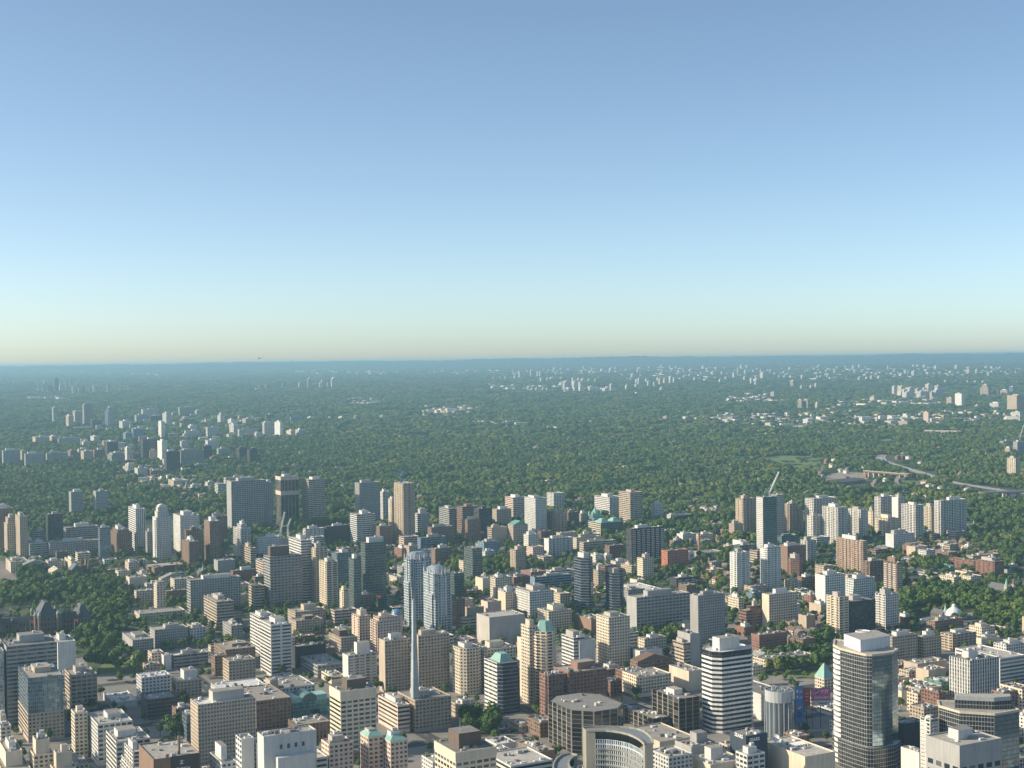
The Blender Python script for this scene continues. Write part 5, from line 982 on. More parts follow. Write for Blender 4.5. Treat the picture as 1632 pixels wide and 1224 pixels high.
# curved city hall pair
def hall(label, outer, inner, h):
    pts = [p[:2] for p in outer]; c = (sum(p[0] for p in pts)/len(pts), sum(p[1] for p in pts)/len(pts))
    root = thing('curved_tower', (*c, 0), label, 'office tower')
    o_ = [(p[0]-c[0], p[1]-c[1]) for p in outer]; i_ = [(p[0]-c[0], p[1]-c[1]) for p in inner]
    foot(min(p[0] for p in pts)-5, min(p[1] for p in pts)-5, 60, 60)
    cst = M_('hall_concrete', (.30,.28,.235))
    mb = MB()
    for a, b in zip(o_, o_[1:]): mb.face([(*b,0),(*a,0),(*a,h),(*b,h)])
    mb.obj('ribbed_outer_wall', cst, root)
    n = len(i_); u = 0; mb = MB()
    for a, b in zip(i_[1:], i_[2:-1]):
        L = math.dist(a, b); mb.face([(*a,0),(*b,0),(*b,h-6),(*a,h-6)], [(u,-h),(u+L,-h),(u+L,0),(u,0)]); u += L
    g = mb.obj('window_wall', facade('P2', 'SI'), root)
    mb = MB(); mb.face([(*i_[0],0),(*i_[1],0),(*i_[1],h-1),(*i_[0],h-1)]); mb.face([(*i_[-2],0),(*i_[-1],0),(*i_[-1],h-1),(*i_[-2],h-1)])
    mb.face([(*o_[0],0),(*i_[0],0),(*i_[0],h),(*o_[0],h)]); mb.face([(*i_[-1],0),(*o_[-1],0),(*o_[-1],h),(*i_[-1],h)])
    mb.obj('end_wall', cst, root)
    k = 0; z = 3.5
    ii = i_[1:-1]
    while z < h-9:
        mb = MB()
        for a, b in zip(ii, ii[1:]):
            A_, B_ = Vector(a), Vector(b); q = Vector(((B_-A_).y, -(B_-A_).x)).normalized()*.7
            mb.face([(*A_,z),(*B_,z),(*(B_+q),z),(*(A_+q),z)][::-1]); mb.face([(*(A_+q),z),(*(B_+q),z),(*(B_+q),z+.9),(*(A_+q),z+.9)]); mb.face([(*(A_+q),z+.9),(*(B_+q),z+.9),(*B_,z+.9),(*A_,z+.9)])
        mb.obj('floor_ledge', cst, root); z += 3.6
    mb = MB()
    for (a, b), (d, e) in zip(zip(o_, o_[1:]), zip(resample(i_, len(o_)), resample(i_, len(o_))[1:])):
        mb.face([(*d,h-.8),(*e,h-.8),(*b,h-.8),(*a,h-.8)])
    mb.obj('roof', M_('blue_grey_roof', (.22,.25,.27)), root)
    mb = MB(); cap = M_('pale_coping', (.34,.32,.27))
    for line in (o_, i_):
        for a, b in zip(line, line[1:]):
            A_, B_ = Vector(a), Vector(b); q = Vector(((B_-A_).y, -(B_-A_).x)).normalized()*.5
            P = [tuple(A_-q), tuple(A_+q), tuple(B_+q), tuple(B_-q)]; mb.prism(P, h-1.0, h+.3, bottom=True)
    mb.obj('roof_coping', cap, root)
def resample(L, n):
    out = []
    for i in range(n):
        f = i/(n-1)*(len(L)-1); k = min(int(f), len(L)-2); out.append((L[k][0]+(L[k+1][0]-L[k][0])*(f-k), L[k][1]+(L[k+1][1]-L[k][1])*(f-k)))
    return out
STY['P2'] = (1.5, 3.6, .6, .74)
hall('curved concrete tower with a concave window wall, taller of the city hall pair', K['hall_outer'], K['hall_inner'], 88)
hall('lower curved concrete tower of the city hall pair, cut by the bottom edge', K['hall2_outer'], K['hall2_inner'], 66)
# the twin silver towers
def silver(key, label):
    x, y, z, w_, d_, hh = K[key]
    root = building('G', 'V2', 'SI', x, y, 0, w_, d_, hh-6, 'noph', label)
    blue = facade('C', 'BG'); sil = M_('silver_panel', (.52,.56,.58), .45, .1)
    d2 = d_
    for nm, (a, b, c, e, z0, z1) in dict(shoulder_left=(-2.2, d2*.15, 1, d2*.85, 0, hh*.62), shoulder_right=(w_-1, 3, w_+3, d2*.8, 0, hh*.60)).items():
        mb = MB(); mb.box(a, b, z0, c, e, z1); u = mb.obj('shoulder', facade('V2', 'SI'), root)
    mb = MB(); mb.box(w_*.18, -1.2, 0, w_*.82, 0.3, hh-9); mb.obj('bay', facade('V2', 'SI'), root)
    mb = MB(); mb.box(-.9, -.9, hh*.55, 2.6, 2.6, hh-5); mb.obj('corner_glass', blue, root)
    for px, py in ((.2,.2),(w_*.4,-1.4),(w_*.62,-1.4),(w_-1.4,.2),(.2,d_-1.4),(w_-1.4,d_-1.4),(-1.1,d_*.5)):
        mb = MB(); mb.box(px, py, hh*.3, px+1.1, py+1.1, hh-1); mb.tube([(px+.55,py+.55,hh-1),(px+.55,py+.55,hh+4)], .18, .08, 4); mb.obj('pier', sil, root)
    P = inset([(0,0),(w_,0),(w_,d_),(0,d_)], 2.2); c = min(w_, d_)*.18
    x0, y0 = P[0]; x1, y1 = P[2]; P = [(x0+c,y0),(x1-c,y0),(x1,y0+c),(x1,y1-c),(x1-c,y1),(x0+c,y1),(x0,y1-c),(x0,y0+c)]
    mb = MB(); mb.prism(P, hh-7, hh-.5); o = mb.obj('crown', facade('C', 'SI'), root)
    mb = MB(); mb.prism(inset(P, .8), hh-.49, hh+2.2, P2=scalep(P, .55)); mb.obj('crown_roof', M_('blue_metal_roof', (.3,.36,.42), .4, .3), root)
STY['V2'] = (3.6, 3.2, .72, .76)
silver('silver_left_tower', 'silver blue glass tower with pier crown, left and taller of the silver pair')
silver('silver_right_tower', 'silver blue glass tower with pier crown, right one of the silver pair')
# white stepped tower
x, y, z, w_, d_, hh = K['deco_tower']
T = building('A', 'p', 'W', x, y, 0, w_, min(d_, 26), hh, 'noph,w=p', 'white stepped apartment tower with an arched crown rising from a long brown podium'); d_ = min(d_, 26)
whc = facade('N', 'W')
for i, (f, z0, z1, st_) in enumerate(((.74, hh-1, hh+9, 'p'), (.62, hh+9, hh+16, 'p'), (.5, hh+16, hh+19, 'N'))):
    P = scalep([(0,0),(w_,0),(w_,d_),(0,d_)], f); wall_part(T, P, z0, z1, st_, 'W', {}, 'setback', .6)
    mb = MB(); mb.face([(*q, z1-.6) for q in inset(P, .4)]); mb.obj('roof', roofmat(1), T)
for sx in (.08, .78):
    mb = MB(); mb.box(w_*sx, -1.1, 3, w_*sx+w_*.14, .2, hh+1); mb.obj('corner_bay', facade('p', 'W'), T)
mb = MB(); mb.box(-1.4, d_*.2, 3, .2, d_*.75, hh*.94); mb.obj('side_bay', facade('p', 'W'), T)
mb = MB(); n_ = 10; cx = w_*.5; r_ = w_*.2; zc = hh+19
mb.face([(cx+r_*math.cos(math.pi*i/n_), d_*.3, zc-.6+r_*.5*math.sin(math.pi*i/n_)) for i in range(n_+1)])
for i in range(n_):
    a, b = math.pi*i/n_, math.pi*(i+1)/n_
    mb.face([(cx+r_*math.cos(a),d_*.3,zc-.6+r_*.5*math.sin(a)),(cx+r_*math.cos(a),d_*.7,zc-.6+r_*.5*math.sin(a)),(cx+r_*math.cos(b),d_*.7,zc-.6+r_*.5*math.sin(b)),(cx+r_*math.cos(b),d_*.3,zc-.6+r_*.5*math.sin(b))])
mb.obj('arched_crown', whc, T)
# teal domed tower and its offices
x, y, z, w_, d_, hh = K['domed_teal_tower']
d_ = min(max(d_, 20), 26)
cop = plain('copper_roof', (.25,.43,.37), .7)
T = building('O', 'C', 'TE', x, y, 0, w_, d_, hh*.72, 'noph,s=C:GG', 'teal glass tower with a pointed green dome and corner turrets')
P = scalep([(0,0),(w_,0),(w_,d_),(0,d_)], .72); cx, cy = w_/2, d_/2
wall_part(T, P, hh*.72-1, hh, 'C', 'TE', {}, 'upper_wall', .6); mb = MB(); mb.face([(*q, hh-.6) for q in inset(P, .4)]); mb.obj('roof', roofmat(0), T)
r_ = w_*.27; mb = MB(); mb.lathe([(r_,hh-.6),(r_,hh+1),(r_*.95,hh+2.5),(r_*.7,hh+5),(r_*.42,hh+7.5),(r_*.3,hh+9.5),(r_*.2,hh+11),(0.15,hh+15),(0,hh+15.2)], cx, cy, 16); mb.obj('dome', cop, T)
for sx, sy in ((.17,.17),(.83,.17),(.17,.83),(.83,.83)):
    mb = MB(); mb.lathe([(2.1,hh-4),(2.1,hh+2.5),(1.2,hh+4.4),(0,hh+6)], w_*sx, d_*sy, 8); mb.obj('turret', cop, T)
for sx in (.5,):
    mb = MB(); mb.prism([(1.5,-.8),(w_-1.5,-.8),(w_-1.5,5),(1.5,5)], hh*.72-.9, hh*.72+4, P2=[(5,0),(w_-5,0),(w_-5,3),(5,3)]); mb.obj('copper_gable', cop, T)
x, y, z, w_, d_, hh = K['teal_offices']
T = building('O', 'C', 'TE', x, y, 0, w_, d_, hh, 'noph,s=C:GG,w=R:BE', 'teal and beige glass offices with sloped copper roofs beside the domed tower')
for a, b in ((.03,.44),(.52,.97)):
    P = [(w_*a,.5),(w_*b,.5),(w_*b,d_*.55),(w_*a,d_*.55)]
    mb = MB(); mb.prism(P, hh-.9, hh+5.5, P2=scalep(P, .45)); o = mb.obj('copper_roof', cop, T)
    P = scalep(P, .42); mb = MB(); mb.prism(P, hh+5.52, hh+6.6); mb.obj('roof_cap', cop, o)
# dark stone legislature
L_ = K['legis']; x, y = L_['C']; U = L_['u']; Z = L_['z']
T = thing('legislature', (x, y, 0), 'dark stone legislature with steep slate roofs and green domed turrets among park trees', 'parliament', A)
foot(x+E.x*U[0], y+E.y*U[0], U[6]-U[0], 40)
stone = M_('brown_sandstone', (.15,.105,.085)); slate = M_('dark_slate', (.075,.08,.082), .55); gcop = M_('pale_copper', (.3,.44,.4))
STY['W3'] = (4, 6, .42, .5); COL['SS'] = (.16,.115,.095)
sw = facade('W3', 'SS')
def blk(x0, x1, y0, y1, z1): mb = MB(); mb.box(x0, y0, 0, x1, y1, z1); mb.obj('wall', sw, T)
def hip(x0, x1, y0, y1, z0, z1, rx, ry):
    mb = MB(); P = [(x0-.5,y0-.5),(x1+.5,y0-.5),(x1+.5,y1+.5),(x0-.5,y1+.5)]; cx, cy = (x0+x1)/2, (y0+y1)/2; a, b = (x1-x0)/2*rx, (y1-y0)/2*ry
    mb.prism(P, z0+.01, z1, P2=[(cx-a,cy-b),(cx+a,cy-b),(cx+a,cy+b),(cx-a,cy+b)], bottom=True); mb.obj('slate_roof', slate, T)
def gable(x0, x1, y0, y1, z0, z1):
    mb = MB(); m_ = (x0+x1)/2
    mb.face([(x0,y0,z0),(x1,y0,z0),(m_,y0,z1)]); mb.face([(x0,y0,z0),(m_,y0,z1),(m_,y1,z1),(x0,y1,z0)]); mb.face([(m_,y0,z1),(x1,y0,z0),(x1,y1,z0),(m_,y1,z1)]); mb.obj('gable', slate, T)
blk(U[0], U[3], 6, 22, Z[0]); hip(U[0], U[3], 6, 22, Z[0], Z[1]+1, .98, .15)
blk(U[0], U[1]+6, 0, 34, Z[0]); hip(U[0], U[1]+6, 0, 34, Z[0], Z[1]+8, .2, .5)
blk(U[3], U[4], -2, 40, Z[2]); hip(U[3]+2, U[4]-2, 0, 38, Z[2], Z[3], .2, .55)
blk(U[4], U[5], 6, 22, Z[0]); hip(U[4], U[5], 6, 22, Z[0], Z[1]+2, .9, .12)
blk(U[5]-2, U[6], 0, 34, Z[4]); hip(U[5]-2, U[6], 0, 34, Z[4], Z[5], .25, .5); gable(U[5]-2, U[5]+5, -1, 16, Z[4], Z[4]+8)
gable(U[4]+6, U[4]+13, 4, 14, Z[0], Z[0]+7); gable(U[1]+12, U[1]+18, 4, 14, Z[0], Z[0]+6)
for tx, ty in ((U[3]-1, 0), (U[3]+3, -3), (U[4]-3, -3), (U[4]+1, 2), (U[3], 34), (U[4], 34)):
    mb = MB(); mb.lathe([(1.8,0),(1.8,Z[2]+3),(2.1,Z[2]+3),(2.1,Z[2]+4)], tx, ty, 10); o = mb.obj('turret', M_('tan_sandstone', (.27,.19,.13)), T)
    mb = MB(); mb.lathe([(2,Z[2]+4.02),(1.9,Z[2]+5.5),(1.2,Z[2]+7),(.3,Z[2]+8),(.1,Z[2]+10),(0,Z[2]+10.1)], tx, ty, 10); mb.obj('copper_dome', gcop, o)
for tx, ty in ((U[3]+1, 18), (U[5]+1, 20), (U[1]+2, 20), (U[4]+9, 20)):
    mb = MB(); mb.box(tx, ty, Z[0]+1, tx+1.6, ty+1.6, Z[0]+13); mb.obj('chimney', stone, T)
# churches
def church(x, y, w_, d_, wallh, label, spires, col, gh=9):
    T = thing('church', (x, y, 0), label, 'church', A); foot(x, y, w_, d_)
    mb = MB(); mb.box(0, 0, 0, w_, d_, wallh); mb.obj('wall', facade('W3', col), T)
    mb = MB(); m_ = w_/2
    mb.face([(-.4,-.3,wallh+.01),(w_+.4,-.3,wallh+.01),(m_,-.3,wallh+gh)]); mb.face([(-.4,-.3,wallh+.01),(m_,-.3,wallh+gh),(m_,d_+.3,wallh+gh),(-.4,d_+.3,wallh+.01)]); mb.face([(m_,-.3,wallh+gh),(w_+.4,-.3,wallh+.01),(w_+.4,d_+.3,wallh+.01),(m_,d_+.3,wallh+gh)]); mb.face([(w_+.4,d_+.3,wallh+.01),(-.4,d_+.3,wallh+.01),(m_,d_+.3,wallh+gh)])
    mb.obj('gabled_roof', M_('slate', (.115,.12,.12), .55), T)
    for sx, sy, r_, h1, h2, sc in spires:
        mb = MB(); mb.box(sx-r_, sy-r_, 0, sx+r_, sy+r_, h1); o = mb.obj('tower', facade('W3', col), T)
        mb = MB(); mb.lathe([(r_*1.15,h1+.01),(.05,h2),(0,h2+.1)], sx, sy, 8); mb.obj('spire', M_('copper_spire' if sc else 'stone_spire', (.3,.5,.43) if sc else (.2,.15,.12)), o)
    return T
x, y, z, w_, d_, hh = K['twin_church']
church(x+E.x*8, y+E.y*8, 16, 26, 12, 'dark stone church with two pointed brown spires at the far side of the park', [(14.5,-1,2.2,17,32,0),(27,3,2.2,17,32,0)], 'SS')
x, y, z, w_, d_, hh = K['gothic_church']
church(x, y, 17, 34, 12, 'grey stone gothic church with a green spire and pinnacled towers at the right edge', [(1,0,2.4,20,31,1),(16,0,2.2,17,20,0),(31,16,2.2,18,27,0)], 'TA')
for key, lb, r_ in (('sp_green_a', 'small church with a slender green copper spire in front of the grey slab', 2.2), ('sp_green_b', 'small church with a slim green spire right of the white apartment cluster', 2.5),
                ('sp_green_c', 'small church with a tall green spire in front of the white conservatory dome', 1.8), ('sp_pale', 'small church with a pale grey spire near the uptown high street', 3.), ('sp_green_d', 'small college chapel with a thin pale green spire in front of the brown towers', 1.8)):
    x, y, z, hh = K[key]
    T = thing('church', (x, y, z), lb, 'church', A); mb = MB(); mb.box(-5, 0, 0, 5, 20, hh*.3); mb.obj('wall', facade('W3', 'SS'), T)
    mb = MB(); mb.face([(-5.3,-.2,hh*.3),(5.3,-.2,hh*.3),(0,-.2,hh*.3+5)]); mb.face([(-5.3,-.2,hh*.3),(0,-.2,hh*.3+5),(0,20,hh*.3+5),(-5.3,20,hh*.3)]); mb.face([(0,-.2,hh*.3+5),(5.3,-.2,hh*.3),(5.3,20,hh*.3),(0,20,hh*.3+5)]); mb.obj('gabled_roof', M_('slate', (.115,.12,.12), .55), T)
    mb = MB(); mb.box(-r_, -r_-.5, 0, r_, r_-.5, hh*.5); o = mb.obj('tower', facade('W3', 'TA'), T)
    mb = MB(); mb.lathe([(r_*1.1,hh*.5),(.05,hh),(0,hh+.05)], 0, -.5, 8); mb.obj('spire', M_('copper_spire', (.3,.5,.43)) if key != 'sp_pale' else M_('pale_spire', (.42,.43,.42)), o)
# conservatory
x, y, z, w_, d_, hh = K['conservatory']
T = thing('conservatory', (x, y, 0), 'white glass conservatory with an onion shaped dome and long low wings in the park', 'greenhouse', A); foot(x-20, y-12, 75, 40)
wg = M_('white_glass', (.72,.73,.72), .35); r_ = 10
mb = MB(); mb.lathe([(r_,0),(r_,4),(r_*1.02,6),(r_*.96,9),(r_*.75,12.5),(r_*.4,15),(r_*.26,16),(r_*.26,18),(r_*.14,19.4),(0,19.8)], 8, 8, 20); mb.obj('dome', wg, T)
for x0, y0, x1, y1 in ((-22,5,-2,12),(18,3,38,12),(-44,8,-23,14)):
    mb = MB(); mb.box(x0, y0, 0, x1, y1, 3.4); P = [(x0,y0),(x1,y0),(x1,y1),(x0,y1)]; mb.prism(P, 3.41, 6, P2=[(x0,(y0+y1)/2-.3),(x1,(y0+y1)/2-.3),(x1,(y0+y1)/2+.3),(x0,(y0+y1)/2+.3)]); mb.obj('wing', wg, T)
# chimneys
def chimney(key, label, r0, r1, col):
    x, y, z, hh = K[key]
    T = thing('chimney_stack', (x, y, z), label, 'chimney'); mb = MB(); mb.lathe([(r0,0),(r1,hh),(r1*.6,hh),(r1*.6,hh-.5),(0,hh-.5)], 0, 0, 12); mb.obj('shaft', M_('stack_'+label[:5].strip().replace(' ', '_'), col), T)
    mb = MB(); mb.lathe([(r1*1.05,hh-1.4),(r1*1.25,hh-1.2),(r1*1.25,hh-.4),(r1*1.05,hh-.2)], 0, 0, 12); mb.obj('collar', M_('stack_collar', (.25,.2,.17)), T)
chimney('chim_a3', 'tall brick chimney standing above the workshops behind the orange red block', 2.4, 1.9, (.34,.16,.1))
chimney('chim_f4', 'tan brick chimney of the old brickworks in the valley', 3, 2.3, (.36,.25,.18))
chimney('sp_chim_a4', 'short dark brick chimney left of the white conservatory dome', 1.5, 1.2, (.2,.11,.08))
x, y, z, zt = K['z_chim']; K['zc'] = [x, y, z-.9, zt-z+.9]; chimney('zc', 'thin brown flue rising from the roof of the brown office with the dark sign wall', .9, .8, (.22,.13,.08))
# stone spire on its building
x, y, z, hh = K['spire']
T = thing('beacon_spire', (x, y, z), 'tall pale square tapering spire standing on the grey tan stone building', 'spire', A)
mt = M_('pale_spire_panels', (.36,.40,.41), .6)
a0, a1 = 3.0, 1.15; ns = 5
for k in range(ns):
    f0, f1 = k/ns, (k+1)/ns; q0, q1 = a0+(a1-a0)*f0, a0+(a1-a0)*f1-.06
    mb = MB(); mb.prism([(-q0,-q0),(q0,-q0),(q0,q0),(-q0,q0)], hh*f0-.9*(k == 0), hh*f1-.12, P2=[(-q1,-q1),(q1,-q1),(q1,q1),(-q1,q1)]); mb.obj('shaft_section', mt, T)
mb = MB(); mb.box(-1, -1, hh-.12, 1, 1, hh+1.6); mb.tube([(0,0,hh+1.6),(0,0,hh+5)], .15, .08, 5); mb.obj('lamp_house', M_('steel', (.4,.4,.4), .5), T)
# ------------------------------------------------------------------ signs
def text_mb(txt, size, mat, parent, loc, rot, name='lettering', ext=.08, align='CENTER'):
    cu = bpy.data.curves.new('txt', 'FONT'); cu.body = txt; cu.size = size; cu.extrude = ext; cu.align_x = align; cu.align_y = 'CENTER'; cu.offset = size*.022
    ob = bpy.data.objects.new('txt', cu); C.objects.link(ob)
    dg = bpy.context.evaluated_depsgraph_get(); me = bpy.data.meshes.new_from_object(ob.evaluated_get(dg))
    bpy.data.objects.remove(ob); me.materials.clear(); me.materials.append(mat)
    o = bpy.data.objects.new(name, me); C.objects.link(o); o.parent = parent; o.location = loc; o.rotation_euler = rot
    return o
wl = M_('sign_white', (.78,.78,.76), .6)
def wallsign(q, label, txt, hgt, side, color=wl, board=None, zmax=None):
    cx, cy, cz = (q[0]+q[3])/2, (q[1]+q[4])/2, (q[2]+q[5])/2; wd = math.dist(q[:2], q[3:5]); ht = abs(q[2]-q[5])
    rz = A if side == 's' else A-math.pi/2
    if zmax: cz = min(cz, zmax-ht/2)
    T = thing('wall_sign', (cx, cy, cz), label, 'sign', rz)
    if board: mb = MB(); mb.box(-wd/2, -.22, -ht/2, wd/2, -.003, ht/2, bottom=True); mb.obj('sign_board', board, T)
    if txt: text_mb(txt, hgt, wl, T, (0, -.3, 0), (math.pi/2, 0, 0))
    return T, wd, ht
wallsign(K['sears_s'], 'white SEARS lettering on the shaded right face of the slate blue store block', 'SEARS', 3.5, 's', zmax=43.2)
wallsign(K['sears_w'], 'white SEARS lettering on the sunlit left face of the slate blue store block', 'SEARS', 3.9, 'w', zmax=43.2)
q = K['z_s']; T, wd, ht = wallsign(q, 'dark brown sign wall reading ZURICH under a Z emblem on the brown office', '', 1, 's', board=M_('dark_brown_sign', (.035,.028,.026), .5))
text_mb('Z', 3.4, wl, T, (-2.6, -.3, ht/2-5), (math.pi/2,0,0), 'emblem'); text_mb('ZURICH', 2.7, wl, T, (-1.5, -.3, ht/2-9.6), (math.pi/2,0,0))
mb = MB(); n_ = 16; mb.face([(-2.6+2.5*math.cos(2*math.pi*i/n_), -.25, ht/2-5+2.5*math.sin(2*math.pi*i/n_)) for i in range(n_)]); mb.obj('emblem_disc', M_('sign_navy', (.06,.075,.11)), T)
q = K['hotel_s']; T, wd, ht = wallsign(q, 'pale round emblem above faint letters on the blank grey hotel end wall', '', 1, 's')
mb = MB(); n_ = 20
for i in range(n_):
    a, b = 2*math.pi*i/n_, 2*math.pi*(i+1)/n_; mb.face([(2.6*math.cos(a),-.06,2.6*math.sin(a)+1),(2.6*math.cos(b),-.06,2.6*math.sin(b)+1),(1.9*math.cos(b),-.06,1.9*math.sin(b)+1),(1.9*math.cos(a),-.06,1.9*math.sin(a)+1)])
mb.obj('emblem', M_('sign_pale', (.6,.62,.63)), T); text_mb('HOTEL', 1.8, M_('sign_pale', (.6,.62,.63)), T, (0,-.1,-3.4), (math.pi/2,0,0))
q = K['banner']; T, wd, ht = wallsign(q, 'white and blue banner hanging on the red wing right of the orange red block', '', 1, 's', board=M_('banner_white', (.6,.66,.7)))
mb = MB(); mb.box(-wd*.3, -.3, -ht*.1, wd*.3, -.23, ht*.28, bottom=True); mb.obj('picture', M_('banner_blue', (.16,.27,.38)), T)
# media tower with its billboards
x, y, z = K['media']; r_ = K['media_r']*.5
T = thing('media_tower', (x, y, 0), 'round glass and steel corner tower with roof machinery left of the billboards', 'media tower'); foot(x-8, y-8, 50, 40)
mb = MB(); mb.lathe([(r_,0),(r_,z-9),(r_*1.04,z-9),(r_*1.04,z),(0,z)], r_, r_, 24); g_ = mb.obj('drum', M_('blue_grey_glass', (.16,.2,.23), .25, .2), T)
mb = MB(); mb.lathe([(r_*1.06,z-9),(r_*1.06,z+.6),(r_*1.0,z+.6)], r_, r_, 24); mb.obj('drum_band', M_('pale_band', (.40,.42,.43)), T)
mb = MB(); mb.box(r_, 3, 0, r_*2-1.5, r_*1.6, z-4); mb.obj('side_block', facade('C', 'G'), T)
for k in range(9):
    a = math.pi*(1.0+k*.11); mb = MB(); mb.tube([(r_+r_*1.1*math.cos(a), r_+r_*1.1*math.sin(a), 0), (r_+r_*1.1*math.cos(a), r_+r_*1.1*math.sin(a), z-9)], .25, .25, 5)
    mb.obj('steel_post', M_('steel_light', (.55,.57,.58), .5), T)
for k in range(10):
    a = k*.9; q = r_*(.3+.06*k); mb = MB(); mb.box(r_+q*math.cos(a)-1, r_+q*math.sin(a)-1, z, r_+q*math.cos(a)+1.2, r_+q*math.sin(a)+1, z+1.5+.2*(k % 4)); mb.obj('rooftop_unit', M_('unit_grey', (.42,.42,.41)), T)
def bboard(pts, label, base, slots):
    a, b = pts[0], pts[1]; wd = b[0]-a[0]; ht = a[2]-b[2]
    T = thing('billboard', ((a[0]+b[0])/2, a[1], b[2]), label, 'billboard', R(4))
    mb = MB(); mb.box(-wd/2-.4, .02, -.4, wd/2+.4, .8, ht+.4, bottom=True); mb.obj('frame', M_('dark_steel', (.08,.08,.085)), T)
    mb = MB(); mb.box(-wd/2, -.1, 0, wd/2, 0, ht, bottom=True); mb.obj('panel', base, T)
    mb = MB(); mb.box(-.3, .9, -b[2], .3, 1.5, 0); mb.box(-wd/2+.5, .9, -b[2], -wd/2+1, 1.5, 0); mb.obj('support', M_('dark_steel', (.08,.08,.085)), T)
    return T, wd, ht
def globe(T, cx, cz, r_):
    """a round emblem of three wavy bands"""
    n_ = 22
    def seg(f0, f1, name, mat, yy):
        mb = MB(); pts = [(cx+r_*math.cos(2*math.pi*i/n_), cz+r_*math.sin(2*math.pi*i/n_)) for i in range(n_)]
        mb.face([(px, yy, pz) for px, pz in pts]) if f0 is None else mb.face([(cx+r_*f*math.cos(t)*.98, yy, cz+r_*f*math.sin(t)*.98) for f, t in ((1, f0+(f1-f0)*k/8) for k in range(9))])
        mb.obj(name, mat, T)
    seg(None, None, 'emblem_disc', wl, -.14); seg(.6, 3.6, 'emblem_red', M_('emblem_red', (.5,.05,.05)), -.17); seg(4.0, 6.5, 'emblem_blue', M_('emblem_blue', (.02,.07,.25)), -.17)
bl_ = M_('billboard_blue', (.03,.17,.45), .5, 0, .05)
T, wd, ht = bboard(K['bb_blue'], 'tall blue billboard with white letters and round emblems', bl_, 0)
for tx, f in (('Y', .845), ('T', .69)):
    text_mb(tx, wd*.52, wl, T, (-wd*.25, -.2, ht*f), (math.pi/2,0,0)); globe(T, wd*.2, ht*f, wd*.2)
globe(T, 0, ht*.4, wd*.26)
mb = MB(); mb.box(-wd*.3, -.2, ht*.12, wd*.3, -.13, ht*.31); mb.obj('picture', M_('billboard_navy', (.02,.08,.25)), T)
T, wd, ht = bboard(K['bb_red'], 'dark red billboard with rows of white script between the blue and pink ones', M_('billboard_red', (.33,.05,.06), .5), 0)
for f in (.3, .5, .68): text_mb('~ ~', wd*.38, wl, T, (0, -.2, ht*f), (math.pi/2,0,0), 'script')
T, wd, ht = bboard(K['bb_pink'][:2], 'large pink billboard reading JOY IT FORWARD above a white strip', M_('billboard_pink', (.62,.11,.30), .5, 0, .05), 0)
text_mb('J', wd*.25, M_('letter_pale_pink', (.65,.35,.45)), T, (-wd*.43, -.2, ht*.7), (math.pi/2,0,0)); globe(T, -wd*.22, ht*.7, wd*.13)
text_mb('Y IT', wd*.24, wl, T, (wd*.22, -.2, ht*.72), (math.pi/2,0,0)); text_mb('FORWARD', wd*.17, wl, T, (.06*wd, -.2, ht*.24), (math.pi/2,0,0))
h2 = K['bb_pink'][1][2]-K['bb_pink'][2][2]
mb = MB(); mb.box(-wd/2, -.11, -h2, wd/2, .01, -.05, bottom=True); o = mb.obj('white_strip', M_('billboard_white', (.62,.63,.62)), T)
text_mb('Panasonic', wd*.12, M_('letter_dark', (.03,.05,.09)), T, (wd*.12, -.2, -h2*.5), (math.pi/2,0,0)); text_mb('T', wd*.11, M_('letter_grey', (.2,.2,.2)), T, (-wd*.38, -.2, -h2*.5), (math.pi/2,0,0))
T, wd, ht = bboard(K['bb_fig'], 'white poster with red and dark standing figures on the media tower', M_('poster_white', (.62,.63,.63)), 0)
for k, (px, c) in enumerate(((-.22,(.4,.06,.05)),(-.08,(.35,.25,.2)),(.03,(.45,.06,.05)),(.15,(.05,.05,.07)),(.25,(.05,.05,.07)))):
    mb = MB(); q = wd*.05; cx = wd*px; mb.prism([(cx-q,-.17),(cx+q,-.17),(cx+q,-.12),(cx-q,-.12)], ht*.25, ht*.62); mb.lathe([(0,ht*.63),(q*.8,ht*.67),(0,ht*.71)], cx, -.14, 6); mb.obj('printed_figure', M_('figure_%d' % k, c), T)
